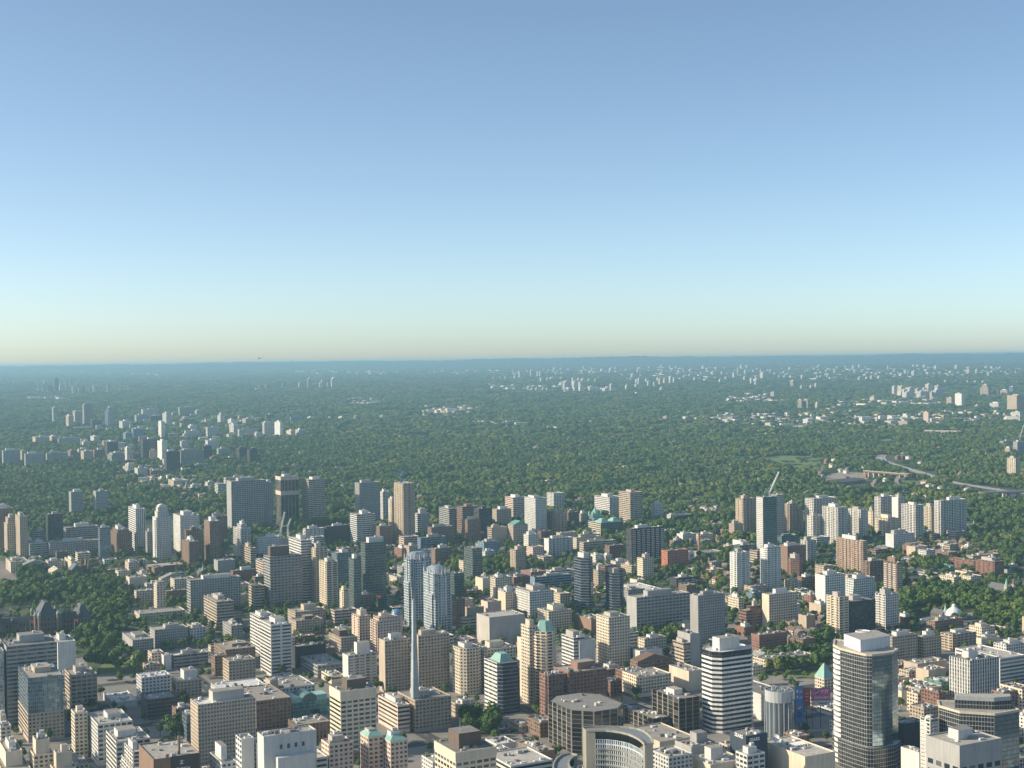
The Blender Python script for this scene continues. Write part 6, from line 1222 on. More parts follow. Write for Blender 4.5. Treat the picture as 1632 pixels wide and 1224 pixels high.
# ------------------------------------------------------------------ cranes
def lattice(mb, p0, p1, wd, n_, r_=.12):
    a, b = Vector(p0), Vector(p1); d = (b-a).normalized(); x = d.orthogonal().normalized()*wd/2; y = d.cross(x).normalized()*wd/2
    cs = [x+y, x-y, -x-y, -x+y]
    for c in cs: mb.tube([a+c, b+c], r_, r_, 4)
    for k in range(n_):
        p, q = a.lerp(b, k/n_), a.lerp(b, (k+1)/n_)
        for i in range(4): mb.tube([p+cs[i], q+cs[(i+1) % 4]], r_*.7, r_*.7, 3, cap=False)
def jib_crane(label, q, mast, mat, th):
    b, t = Vector(q[:3]), Vector(q[3:]); T = thing('tower_crane', b, label, 'crane'); t = t-b
    mb = MB(); lattice(mb, (0,0,-mast), (0,0,3), 2.2, 8, th); mb.obj('mast', mat, T)
    mb = MB(); lattice(mb, (0,0,3), t, 1.8, 14, th); mb.obj('jib', mat, T)
    u = Vector((t.x, t.y, 0)); u = u.normalized() if u.length > .1 else Vector((1,0,0))
    mb = MB(); mb.box(-1.6,-1.6,2.2,1.6,1.6,4.6); mb.obj('cab', mat, T)
    mb = MB(); e_ = -u*7; mb.tube([(0,0,3),(e_.x,e_.y,3.4)], .8, .8, 6); mb.box(e_.x-1.6,e_.y-1.2,1.6,e_.x+1.6,e_.y+1.2,4.4); mb.obj('counterweight', M_('crane_weight', (.4,.4,.38)), T)
    mb = MB(); mb.tube([(e_.x*.5,e_.y*.5,3.5),(e_.x*.3,e_.y*.3,9)], .3, .2, 4); mb.tube([(e_.x*.3,e_.y*.3,9), t*.9], .1, .1, 3); mb.obj('stay', mat, T)
cw = M_('crane_white', (.66,.67,.62), .6)
jib_crane('white crane with a raised jib on top of the tall teal glass tower', K['cr_white'], 6, cw, .42)
jib_crane('white crane with a long raised jib, left one before the black tower', K['cr_a'], 33, cw, .40)
jib_crane('shorter white crane jib in front of the black tower, right of two', K['cr_b'], 35, cw, .40)
jib_crane('grey crane leaning to the right above the unfinished tower at the right edge', K['cr_right'], 20, M_('crane_grey', (.45,.46,.45)), .6)
def tee_crane(label, q, mat, th, mastw, down):
    b, t, r1_, l1_ = (Vector(q[i:i+3]) for i in (0, 3, 6, 9)); T = thing('tower_crane', b, label, 'crane'); t -= b; r1_ -= b; l1_ -= b
    zj = (r1_.z+l1_.z)/2
    mb = MB(); lattice(mb, (0,0,-down), (0,0,t.z), mastw, 12, th); mb.obj('mast', mat, T)
    mb = MB(); lattice(mb, (0,0,zj+(r1_.z-l1_.z)*.1), l1_, mastw*.7, 14, th*.8); mb.obj('jib', mat, T)
    mb = MB(); lattice(mb, (0,0,zj), r1_, mastw*.7, 6, th*.8); mb.box(r1_.x-1.4, r1_.y-.9, r1_.z-2.2, r1_.x+1.4, r1_.y+.9, r1_.z+.8); mb.obj('counter_jib', mat, T)
    mb = MB(); mb.tube([(0,0,t.z), l1_*.6+Vector((0,0,1))*zj*.4], .09, .09, 3); mb.tube([(0,0,t.z), r1_], .09, .09, 3); mb.obj('stay', M_('steel', (.4,.4,.4), .5), T)
    mb = MB(); mb.box(-1.3,-1.9,zj-2.6,1.3,.2,zj-.3); mb.obj('cab', M_('unit_white', (.66,.66,.64)), T)
tee_crane('yellow grey tower crane with a level jib before the glass topped hospital tower', K['cr_yel'], M_('crane_yellow', (.42,.36,.2)), .16, 2.0, 0)
tee_crane('blue crane with a level jib on top of the unfinished brown tower', K['cr_blue'], M_('crane_blue', (.06,.22,.45)), .3, 1.8, 2)
# helicopter
x, y, z = K['heli']; T = thing('helicopter', (x, y, z), 'small dark helicopter flying level just above the left horizon', 'helicopter', R(3))
hd = M_('helicopter_dark', (.05,.055,.06), .4)
mb = MB(); prof = [(0,-3.6),(.7,-3.2),(1.25,-2),(1.45,-.5),(1.3,.8),(.7,1.9),(.45,2.3)]
for (r0, x0), (r1_, x1) in zip(prof, prof[1:]):
    for i in range(10):
        a, b = 2*math.pi*i/10, 2*math.pi*(i+1)/10
        mb.face([(x0,r0*math.cos(a),r0*math.sin(a)),(x1,r1_*math.cos(a),r1_*math.sin(a)),(x1,r1_*math.cos(b),r1_*math.sin(b)),(x0,r0*math.cos(b),r0*math.sin(b))])
mb.obj('fuselage', hd, T)
mb = MB(); mb.tube([(2,0,.2),(8,0,.5)], .5, .22, 8); mb.obj('tail_boom', hd, T)
mb = MB(); mb.prism([(7.2,-.12),(8.6,-.12),(8.6,.12),(7.2,.12)], .4, 2.6, P2=[(8.4,-.08),(9.3,-.08),(9.3,.08),(8.4,.08)]); mb.obj('tail_fin', hd, T)
mb = MB(); mb.box(-.9,-.6,1.2,1.1,.6,2.0); mb.tube([(0,0,2),(0,0,2.6)], .15, .15, 6); mb.obj('rotor_mast', hd, T)
for k in range(4):
    a = k*math.pi/2+.5; mb = MB(); d_ = Vector((math.cos(a), math.sin(a), .02)); q = Vector((-d_.y, d_.x, 0))*.2
    mb.face([tuple(Vector((0,0,2.6))-q), tuple(Vector((0,0,2.6))+d_*5.4-q), tuple(Vector((0,0,2.6))+d_*5.4+q), tuple(Vector((0,0,2.6))+q)]); mb.obj('rotor_blade', hd, T)
for s_ in (-1, 1):
    mb = MB(); mb.tube([(-2.4,s_*1.1,-2),(1.6,s_*1.1,-2)], .09, .09, 5); mb.tube([(-1.3,s_*1.1,-2),(-1.2,s_*.6,-1)], .07, .07, 4); mb.tube([(.6,s_*1.1,-2),(.5,s_*.6,-1)], .07, .07, 4); mb.obj('skid', hd, T)
# flagpoles, dish, dome
def flagpole(x, y, z, hh, label, flag=True, rad=.22):
    T = thing('flagpole', (x, y, z), label, 'flagpole'); mb = MB(); mb.tube([(0,0,0),(0,0,hh)], rad, rad*.6, 6); mb.obj('pole', M_('pole_white', (.6,.6,.58), .5), T)
    mb = MB(); n_ = 6
    for i in range(n_):
        a, b = i/n_, (i+1)/n_; f = lambda t: .35*math.sin(t*6)
        mb.face([(a*4.4+.2,f(a),hh-3-.8*a),(b*4.4+.2,f(b),hh-3-.8*b),(b*4.4+.2,f(b),hh-.4-.8*b),(a*4.4+.2,f(a),hh-.4-.8*a)])
    mb.obj('flag', M_('flag_red', (.5,.06,.06)), T)
x, y, z, hh = K['flag_a']; flagpole(x, y, z, hh, 'tall white flagpole with a red flag on the right before the legislature')
x, y, z, hh = K['flag_b']; flagpole(x, y, z, hh, 'white flagpole with a red flag on the left before the legislature')
x, y, z = K['fl_top']; flagpole(x, y, z-2, 14, 'flagpole with a pinkish red flag on the crown of the pinkish white condominium')
x, y, z = K['dish']; T = thing('satellite_dish', (x, y, z-5), 'white satellite dish on the beige store roof right of the lettered block', 'satellite dish', R(-20))
mb = MB(); mb.tube([(0,0,0),(0,0,3.4)], .35, .3, 8); mb.obj('mount', M_('steel', (.4,.4,.4), .5), T)
mb = MB(); prof = [(0,0),(1,.12),(2,.45),(2.9,1.0),(3.0,1.0)]
mb.lathe(prof, 0, 0, 20); o = mb.obj('reflector', M_('dish_white', (.72,.72,.7), .5), T, (0,-.3,3.8)); o.rotation_euler = (R(58),0,0)
mb = MB(); mb.tube([(0,0,.2),(0,0,2.6)], .1, .06, 5); f_ = mb.obj('feed_arm', M_('steel', (.4,.4,.4), .5), o)
x, y, z = K['dome_blue']; T = thing('dome_pavilion', (x, y, 0), 'blue domed round block right of the pinkish turreted condominium', 'domed building')
mb = MB(); mb.lathe([(7,0),(7,z-4),(7.3,z-4),(7.3,z-3)], 0, 0, 18); mb.obj('drum', facade('N', 'PK'), T); mb = MB(); mb.lathe([(6.6*math.cos(i*.157), z-3+6.2*math.sin(i*.157)) for i in range(11)], 0, 0, 18); mb.obj('dome', M_('blue_dome', (.10,.22,.38), .4), T)
b = [v for k, v in ROOTS.items() if k.startswith('large pale hospital')][0]
bw = BW[b['label']]; mb = MB(); mb.box(bw*.2, -7, 49, bw*.9, -.003, 62, bottom=True); mb.obj('service_box', facade('N', 'W'), b)
mb = MB(); mb.box(-1, -11, 0, bw*1.02, -.003, 46); mb.obj('front_block', facade('R', 'W'), b)
for k in range(4):
    mb = MB(); mb.box(bw*(.3+.14*k), -.3, 66, bw*(.3+.14*k)+1.8, -.002, 69, bottom=True); mb.obj('louvre', M_('dark_steel', (.08,.08,.085)), b)
# slatted roof light on the mall
b = [v for k, v in ROOTS.items() if k.startswith('yellow beige mall')][0]
for k in range(6):
    mb = MB(); mb.box(12+k*2.2, 26, 31.2, 13.1+k*2.2, 34, 32.6); mb.obj('roof_light', M_('white_metal', (.72,.71,.69), .6), b)
# ------------------------------------------------------------------ bridges and brickworks in the valley
def bridge(q, label, deckz, piers, wd, mat, lastz=None):
    a, b = Vector(q[:2]), Vector(q[3:5]); L = (b-a).length; ang = math.atan2((b-a).y, (b-a).x); z0 = terr(a.y)
    T = thing('bridge', (a.x, a.y, z0), label, 'bridge', ang)
    dz = terr(b.y)-z0
    mb = MB(); P = [(0,-wd/2),(L,-wd/2),(L,wd/2),(0,wd/2)]; mb.prism(P, deckz, deckz+3.4, bottom=True); mb.obj('deck', mat, T)
    mb = MB(); mb.box(0,-wd/2-.3,deckz+3.41,L,-wd/2+.1,deckz+4.6); mb.box(0,wd/2-.1,deckz+3.41,L,wd/2+.3,deckz+4.6); mb.obj('parapet', M_('bridge_parapet', (.42,.38,.33)), T)
    for f in piers:
        mb = MB(); mb.box(L*f-1.7,-wd/2+1,-3,L*f+1.7,wd/2-1,deckz-.02); mb.obj('pier', M_('bridge_pier', (.46,.40,.33)), T)
bridge(K['bridge_a'], 'brown rail bridge on tan piers above the old brickworks', 13, (.03,.12,.24,.36,.48,.62,.82), 8, M_('bridge_brown', (.16,.1,.075)))
bridge(K['bridge_b'], 'long pale viaduct on four piers over the wooded valley', 17, (.18,.32,.5,.66), 14, M_('viaduct_pale', (.4,.38,.35)))
bridge(K['bridge_c'], 'grey viaduct deck with railings over the valley at the right edge', 12, (.2,.4,.6,.8), 18, M_('viaduct_grey', (.34,.33,.31)))
p, q = K['shed']; a, b = Vector(p[:2]), Vector(q[:2]); L = (b-a).length
T = thing('factory_shed', (a.x, a.y, terr(a.y)), 'long brick shed with a rusty grey roof at the brickworks', 'shed', math.atan2((b-a).y, (b-a).x)); foot(a.x, a.y, L, 46)
mb = MB(); mb.box(0,0,0,L,40,8); mb.obj('wall', facade('N', 'RB'), T)
mb = MB()
for k in range(3):
    y0 = 13.3*k; mb.face([(-1,y0-.2,8.02),(L+1,y0-.2,8.02),(L+1,y0+6.6,12.5),(-1,y0+6.6,12.5)]); mb.face([(-1,y0+6.6,12.5),(L+1,y0+6.6,12.5),(L+1,y0+13.3,8.02),(-1,y0+13.3,8.02)]); mb.face([(-1,y0+13.3,8.02),(-1,y0-.2,8.02),(-1,y0+6.6,12.5)]); mb.face([(L+1,y0-.2,8.02),(L+1,y0+13.3,8.02),(L+1,y0+6.6,12.5)])
mb.obj('roof', M_('rusty_roof', (.24,.2,.17)), T)
# ------------------------------------------------------------------ far suburbs: every block its own object
r7 = random.Random(77); far_ = [q for q in K['indus'] if 8500 < sum(p[1] for p in q)/len(q)]; k = 0
while k < 115:
    q = r7.choice(far_); x, y = r7.uniform(min(p[0] for p in q), max(p[0] for p in q)), r7.uniform(min(p[1] for p in q), max(p[1] for p in q))
    if not in_poly(q, x, y) or x < 300: continue
    K['clusters'][3 if x/y < .2 else 4][2].append([x, y, terr(y), r7.uniform(30, 75), r7.uniform(26, 62)]); k += 1
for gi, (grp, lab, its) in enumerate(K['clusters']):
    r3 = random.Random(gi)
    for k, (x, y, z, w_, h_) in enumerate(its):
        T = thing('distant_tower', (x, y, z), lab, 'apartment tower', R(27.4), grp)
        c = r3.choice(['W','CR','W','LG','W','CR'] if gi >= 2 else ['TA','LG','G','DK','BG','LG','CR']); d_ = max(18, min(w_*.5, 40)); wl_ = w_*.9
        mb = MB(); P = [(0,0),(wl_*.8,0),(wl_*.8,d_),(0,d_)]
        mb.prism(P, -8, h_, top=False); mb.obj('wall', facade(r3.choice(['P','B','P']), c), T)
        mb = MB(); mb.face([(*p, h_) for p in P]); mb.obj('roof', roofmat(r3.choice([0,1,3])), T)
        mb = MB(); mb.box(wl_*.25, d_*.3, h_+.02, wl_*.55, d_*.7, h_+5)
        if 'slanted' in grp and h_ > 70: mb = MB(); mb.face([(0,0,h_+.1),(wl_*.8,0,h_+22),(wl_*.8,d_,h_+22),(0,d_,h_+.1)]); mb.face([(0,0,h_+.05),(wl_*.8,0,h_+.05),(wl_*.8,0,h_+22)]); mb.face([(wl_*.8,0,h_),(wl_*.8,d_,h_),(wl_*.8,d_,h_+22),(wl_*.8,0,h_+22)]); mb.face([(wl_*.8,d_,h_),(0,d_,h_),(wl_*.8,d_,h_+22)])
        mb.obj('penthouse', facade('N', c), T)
# ------------------------------------------------------------------ occupied test
GRID = {}
for k, f in enumerate(FOOT):
    for i in range(int(f[0]//50)-1, int(f[2]//50)+2):
        for j in range(int(f[1]//50)-1, int(f[3]//50)+2): GRID.setdefault((i, j), []).append(f)
def hit(x, y, m):
    u = x*E.x+y*E.y; v = x*N.x+y*N.y
    for f in GRID.get((int(u//50), int(v//50)), ()):
        if f[0]-m < u < f[2]+m and f[1]-m < v < f[3]+m: return True
    return False
def segdist(p, line):
    P = Vector(p); best = 1e9
    for a, b in zip(line, line[1:]):
        A_, B_ = Vector(a[:2]), Vector(b[:2]); d = B_-A_; t = max(0, min(1, (P-A_).dot(d)/d.length_squared)); best = min(best, (A_+d*t-P).length)
    return best
def addfoot(x, y, w_, d_):
    f = (x*E.x+y*E.y, x*N.x+y*N.y); f = (f[0], f[1], f[0]+w_, f[1]+d_)
    for i in range(int(f[0]//50)-1, int(f[2]//50)+2):
        for j in range(int(f[1]//50)-1, int(f[3]//50)+2): GRID.setdefault((i, j), []).append(f)
# ------------------------------------------------------------------ low blocks that fill the gaps between the towers
rng = random.Random(11); cnt = 0; tries = 0
KF = ['L']
while cnt < 255 and tries < 9000:
    tries += 1
    y = 950+1650*rng.random()**.8; x = rng.uniform(-.4, .4)*y
    if y > forest_y(x)-40 or (x < -380 and 1560 < y < 2000) or in_any(parks, x, y) or segdist((x, y), K['avenue']) < 28: continue
    if any(in_poly(p, x, y) for p in K['cars']): continue
    w_, d_, h_ = rng.uniform(12, 30), rng.uniform(11, 24), rng.choice([6, 8, 9.5, 11, 13]) if y < 1500 else rng.choice([7, 9, 11, 14, 17, 22])
    c = Vector((x, y))+E*w_/2+N*d_/2
    bad = False
    for i in range(5):
        for j in range(5):
            q = Vector((x, y))+E*w_*i/4+N*d_*j/4
            if hit(q.x, q.y, 3.5) or in_any(parks, q.x, q.y): bad = True; break
        if bad: break
    if bad: continue
    col = rng.choice(['BR','RB','TA','BE','LG','W','CR','G','PK'])
    building('L', rng.choice(['P','P','N','R']) if y > 1480 else 'P', col, x, y, 0, w_, d_, h_, rng.choice(['-','noph','noph','gab=3.5:G' if h_ < 9 else 'noph']), 'low flat block filling a gap between taller downtown buildings', 'low blocks filling gaps between the towers')
    addfoot(x, y, w_, d_); cnt += 1
# ------------------------------------------------------------------ houses
def house_proto(i):
    r4 = random.Random(i); col = ['RB','BR','PK','TA','RB','BE'][i]; w_, d_, h_ = r4.uniform(7, 9), r4.uniform(10, 13), r4.uniform(6, 7.5); g = r4.uniform(2.8, 4)
    root = thing('house', (0,0,-500), 'x', 'house'); mb = MB(); mb.prism([(0,0),(w_,0),(w_,d_),(0,d_)], 0, h_, top=False); mb.obj('wall', facade('P', col), root)
    mb = MB(); m_ = w_/2
    mb.face([(-.4,-.4,h_-.2),(m_,-.4,h_+g),(m_,d_+.4,h_+g),(-.4,d_+.4,h_-.2)]); mb.face([(m_,-.4,h_+g),(w_+.4,-.4,h_-.2),(w_+.4,d_+.4,h_-.2),(m_,d_+.4,h_+g)]); mb.face([(0,0,h_),(w_,0,h_),(m_,0,h_+g)]); mb.face([(w_,d_,h_),(0,d_,h_),(m_,d_,h_+g)])
    o = mb.obj('roof', M_('shingles_%d' % (i % 3), [(.13,.115,.105),(.2,.17,.15),(.16,.1,.08)][i % 3]), root)
    mb = MB(); mb.box(w_*.7, d_*.4, h_+g*.3, w_*.7+.9, d_*.4+.9, h_+g+1.2); mb.obj('chimney', facade('N', 'RB'), o)
    return root
protos = [house_proto(i) for i in range(6)]; nh = 0; used = set()
for name, ps in K['houses'].items():
    allp = [p for q in ps for p in q]; x0, x1 = min(p[0] for p in allp), max(p[0] for p in allp); y0, y1 = min(p[1] for p in allp), max(p[1] for p in allp)
    got = 0
    lim = 26
    for _ in range(900):
        if got >= lim: break
        x, y = rng.uniform(x0, x1), rng.uniform(y0, y1)
        u_, v_ = Vector((x, y)).dot(E), Vector((x, y)).dot(N); v_ = round(v_/31)*31+rng.choice([0, 14.5]); u_ = round(u_/10.5)*10.5; q = E*u_+N*v_; x, y = q.x, q.y
        q = Vector((x, y))+E*4+N*6
        if not in_any(ps, x, y) or hit(q.x, q.y, 6.2): continue
        i = rng.randrange(6)
        if i in used: o = dup(protos[i])
        else: o = protos[i]; used.add(i)
        o.location = (x, y, terr(y)); o.rotation_euler = (0, 0, A+rng.choice([0, 0, math.pi/2])*0); o['label'] = 'small gabled brick house in the '+name if 'street' in name[:7] else 'small gabled house among the '+name; o['group'] = 'houses, '+name
        addfoot(x, y, 9, 12); got += 1; nh += 1
# ------------------------------------------------------------------ suburban roofs and factories seen as light specks: past counting
def specks(name, seed, n_, gen, mats, label, cat):
    r5 = random.Random(seed); mb = MB(); k = 0
    for _ in range(n_*6):
        if k >= n_: break
        g = gen(r5)
        if g is None: continue
        x, y, w_, d_, h_, ga = g; a = A+r5.choice([0, 0, .3, -.2]); ex, ny = Vector((math.cos(a), math.sin(a))), Vector((-math.sin(a), math.cos(a)))
        p = [Vector((x, y)), Vector((x, y))+ex*w_, Vector((x, y))+ex*w_+ny*d_, Vector((x, y))+ny*d_]; z = terr(y)+ridge(x, y); mi = r5.randrange(len(mats)); k += 1
        mb.prism([tuple(q) for q in p], z-2, z+h_, mi, top=not ga)
        if ga:
            m0, m1 = (p[0]+p[1])/2, (p[3]+p[2])/2; t = z+h_; r_ = len(mats)-1
            mb.face([(*p[0],t),(*m0,t+ga),(*m1,t+ga),(*p[3],t)], None, r_); mb.face([(*m0,t+ga),(*p[1],t),(*p[2],t),(*m1,t+ga)], None, r_); mb.face([(*p[0],t),(*p[1],t),(*m0,t+ga)], None, mi); mb.face([(*p[2],t),(*p[3],t),(*m1,t+ga)], None, mi)
    o = mb.obj(name, mats); o['kind'] = 'stuff'; return tag(o, label, cat)
def free_far(x, y): return abs(x) < .4*y and segdist((x, y), K['highway']) > 40 and not in_any(K['pk_meadow'], x, y) and not hit(x, y, 14)
SP = [facade('N', c) for c in ('W','CR','TA','PK','LG','RB')]+[M_('shingles_1', (.2,.17,.15))]
HG = {}
def g_house(r5):
    y = 2600+5200*r5.random()**1.2; x = r5.uniform(-.39, .39)*y
    if y < forest_y(x) or not free_far(x, y): return None
    if math.sin(x/260+1)*math.sin(y/330) < -.1 and r5.random() < .8: return None
    if r5.random() < .5: HG[(int(x//25), int(y//25))] = 1; HG[(int(x//25), int(y//25)-1)] = 1
    return x, y, r5.uniform(9, 16), r5.uniform(9, 15), r5.uniform(7, 10.5), r5.uniform(2.5, 4)
specks('suburban_houses', 3, 2600, g_house, SP, 'countless house roofs showing between the suburban trees', 'houses')
ind = K['indus']; bb_ = [(min(p[0] for p in q), max(p[0] for p in q), min(p[1] for p in q), max(p[1] for p in q)) for q in ind]
ar_ = [math.sqrt((b[1]-b[0])*(b[3]-b[2]))/max(1, ((b[2]+b[3])/2)/4000) for b in bb_]
INDP = []
def g_ind(r5):
    i = r5.choices(range(len(ind)), ar_)[0]; b = bb_[i]; x, y = r5.uniform(b[0], b[1]), r5.uniform(b[2], b[3])
    if not in_poly(ind[i], x, y) or hit(x, y, 20): return None
    s_ = 1+max(0, (y-6000)/9000); w_ = r5.choice([r5.uniform(10, 26), r5.uniform(10, 26), r5.uniform(25, 60)])*s_; INDP.append((x, y))
    return x, y, w_, r5.uniform(10, 30)*s_, r5.choice([6, 8, 8, 10, 12, 18])*(1+.3*(s_-1)), 0
specks('industrial_roofs', 5, 3000, g_ind, [facade('N', c) for c in ('LG','CR','TA','W','G','LG','BR')], 'countless pale flat factory and shop roofs strewn across the far suburbs', 'buildings')
strip = K['strip'][0]
UPT = {}
def g_up(r5):
    p = K['uptown'][0] if r5.random() < .75 else K['uptown'][1]; x, y = r5.uniform(min(q[0] for q in p), max(q[0] for q in p)), r5.uniform(min(q[1] for q in p), max(q[1] for q in p))
    if not in_poly(p, x, y) or hit(x, y, 18): return None
    for q in (0, -40): UPT[(int(x//40), int((y+q)//40))] = 1
    return x, y, r5.uniform(12, 34), r5.uniform(10, 24), r5.choice([8, 10, 12, 15, 20, 27]), 0
specks('uptown_low_blocks', 21, 190, g_up, [facade('P', c) for c in ('LG','CR','TA','W','G','BR')], 'low blocks crowded between the uptown towers', 'buildings')
def g_strip(r5):
    x, y = r5.uniform(min(p[0] for p in strip), max(p[0] for p in strip)), r5.uniform(min(p[1] for p in strip), max(p[1] for p in strip))
    if not in_poly(strip, x, y) or hit(x, y, 12) or r5.random() < .5: return None
    return x, y, r5.uniform(8, 22), r5.uniform(8, 18), r5.uniform(7, 13), r5.choice([0,0,2.5])
specks('high_street_shops', 9, 320, g_strip, SP, 'small shops and houses crowded along the uptown high street', 'shops')
IG = {}
for x, y in INDP: IG.setdefault((int(x//60), int(y//60)), 1)
# ------------------------------------------------------------------ cars
def car_proto(c, nm):
    root = thing('car', (0,0,-500), 'x', 'car'); mb = MB()
    mb.prism([(-2.2,-.9),(2.2,-.9),(2.2,.9),(-2.2,.9)], .35, .95, P2=[(-2.15,-.85),(2.15,-.85),(2.15,.85),(-2.15,.85)], bottom=True); mb.obj('body', M_('car_paint_'+nm, c, .3), root)
    mb = MB(); mb.prism([(-1.5,-.8),(1.1,-.8),(1.1,.8),(-1.5,.8)], .96, 1.45, P2=[(-1.0,-.65),(.5,-.65),(.5,.65),(-1.0,.65)]); mb.obj('cabin', M_('car_glass', (.03,.035,.04), .15), root)
    for sx in (-1.35, 1.35):
        for sy in (-.9, .9):
            mb = MB(); mb.tube([(sx,sy-.1,.33),(sx,sy+.1,.33)], .33, .33, 10); mb.obj('wheel', M_('tyre', (.02,.02,.02)), root)
    return root
CC = dict(white=(.7,.7,.69), silver=(.45,.46,.47), red=(.4,.05,.04), black=(.02,.02,.022), blue=(.05,.1,.25))
cp = {k: car_proto(v, k) for k, v in CC.items()}; fresh = set(cp)
def put_car(nm, x, y, z, rz, where):
    o = cp[nm] if nm in fresh else dup(cp[nm])
    fresh.discard(nm); o.location = (x, y, z); o.rotation_euler = (0, 0, rz); o['label'] = 'small %s car on the %s' % (nm, where); o['group'] = '%s cars on the %s' % (nm, where); return o
for pi, ps in enumerate(K['cars']):
    x0, x1 = min(p[0] for p in ps), max(p[0] for p in ps); y0, y1 = min(p[1] for p in ps), max(p[1] for p in ps); k = 0; taken = []
    for _ in range(2000):
        if k >= (26 if pi == 0 else 14): break
        x, y = rng.uniform(x0, x1), rng.uniform(y0, y1)
        if not in_poly(ps, x, y) or hit(x, y, 3) or any(abs(x-a)+abs(y-b) < 5.5 for a, b in taken): continue
        taken.append((x, y)); k += 1; put_car(rng.choice(list(CC)), x, y, .18, A+(math.pi/2 if pi else 0), 'street below the glass office with a green roof')
k = 0; taken = []
for _ in range(6000):
    if k >= 130: break
    y = rng.uniform(950, 1900); x = rng.uniform(-.37, .37)*y
    u_, v_ = Vector((x, y)).dot(E), Vector((x, y)).dot(N)
    ns_ = rng.random() < .6
    if ns_: u_ = u0+round((u_-u0)/US)*US+1+rng.choice([-4.6, -1.8, 1.8, 4.6])
    else: v_ = v0+round((v_-v0)/VS)*VS+.5+rng.choice([-4.2, -1.7, 1.7, 4.2])
    q = E*u_+N*v_
    if hit(q.x, q.y, 3) or in_any(parks, q.x, q.y) or any(abs(q.x-a)+abs(q.y-b) < 6.5 for a, b in taken): continue
    taken.append((q.x, q.y)); k += 1; put_car(rng.choice(['white','silver','silver','black','red','blue']), q.x, q.y, .06, A+(math.pi/2 if ns_ else 0), 'downtown streets')
hw = K['highway']
for i, (a, b) in enumerate(zip(hw[1:], hw[2:])):
    A_, B_ = Vector(a), Vector(b); L = (B_-A_).length; d = (B_-A_).normalized(); q = Vector((-d.y, d.x, 0))
    for k in range(int(min(L/35, 9))):
        p = A_+d*rng.uniform(0, L)+q*rng.choice([-12,-8,8,12]); put_car(rng.choice(['white','silver','red','black','silver']), p.x, p.y, terr(p.y)+1.25, math.atan2(d.y, d.x), 'pale valley highway')
# ------------------------------------------------------------------ trees
def leafmat():
    m, t, p = new_mat('foliage')
    at = nd(t, 'ShaderNodeAttribute'); at.attribute_name = 'tint'
    oi = nd(t, 'ShaderNodeObjectInfo'); ge = nd(t, 'ShaderNodeNewGeometry')
    nz = nd(t, 'ShaderNodeTexNoise'); nz.inputs['Scale'].default_value = .006; nz.inputs['Detail'].default_value = 3; t.links.new(oi.outputs['Location'], nz.inputs['Vector'])
    f = mth(t, 'ADD', mth(t, 'ADD', mth(t, 'MULTIPLY', at.outputs['Fac'], .9), mth(t, 'MULTIPLY', oi.outputs['Random'], .35)), mth(t, 'MULTIPLY', mth(t, 'SUBTRACT', nz.outputs[0], .42), 1.7))
    cr = nd(t, 'ShaderNodeValToRGB'); el = cr.color_ramp.elements
    el[0].position = 0; el[0].color = (.048,.098,.030,1); el[1].position = 1; el[1].color = (.20,.23,.05,1)
    for p_, c in ((.35, (.07,.13,.037)), (.6, (.102,.162,.042)), (.85, (.14,.19,.046))):
        e_ = el.new(p_); e_.color = (*c, 1)
    t.links.new(f, cr.inputs[0])
    v = mth(t, 'ADD', .8, mth(t, 'MULTIPLY', ge.outputs['Random Per Island'], .4))
    hs = nd(t, 'ShaderNodeHueSaturation'); t.links.new(cr.outputs[0], hs.inputs['Color']); t.links.new(v, hs.inputs['Value'])
    t.links.new(hs.outputs[0], p.inputs['Base Color']); p.inputs['Roughness'].default_value = .8; p.inputs['Specular IOR Level'].default_value = .15
    return m
leaf = leafmat(); bark = M_('bark', (.07,.05,.035))
def crown_faces(V, Fc, tint, r6, cx, cy, h_, rad, nq, size, tn, nl=7, jit=.5):
    lobes = []
    for k in range(nl):
        a = r6.uniform(0, 6.28); rr_ = rad*r6.uniform(.15, .62); lobes.append((cx+rr_*math.cos(a), cy+rr_*math.sin(a), h_*r6.uniform(.42, .82), rad*r6.uniform(.38, .6)))
    lobes.append((cx, cy, h_*.72, rad*.6))
    for k in range(nq):
        lx, ly, lz, lr = r6.choice(lobes)
        d = Vector((r6.gauss(0,1), r6.gauss(0,1), r6.gauss(.15,1))).normalized()
        p = Vector((lx, ly, lz))+Vector((d.x, d.y, d.z*.85))*lr*r6.uniform(.8, 1.04)
        nn = (d+Vector((r6.uniform(-jit,jit), r6.uniform(-jit,jit), r6.uniform(-.6*jit,1.1*jit)))).normalized(); x = nn.orthogonal().normalized(); y = nn.cross(x); a = r6.uniform(0, 6.28); x, y = x*math.cos(a)+y*math.sin(a), y*math.cos(a)-x*math.sin(a)
        s_ = size*r6.uniform(.6, 1.3); b = len(V)
        V += [tuple(p+x*s_), tuple(p+y*s_*.8+nn*.15*s_), tuple(p-x*s_), tuple(p-y*s_*.8)]; Fc.append((b, b+1, b+2, b+3)); tint.append(tn)
def crown_mesh(name, V, Fc, tint):
    me = bpy.data.meshes.new(name); me.from_pydata(V, [], Fc); me.materials.append(leaf)
    at = me.attributes.new('tint', 'FLOAT', 'FACE'); at.data.foreach_set('value', tint); return me
TREES = []
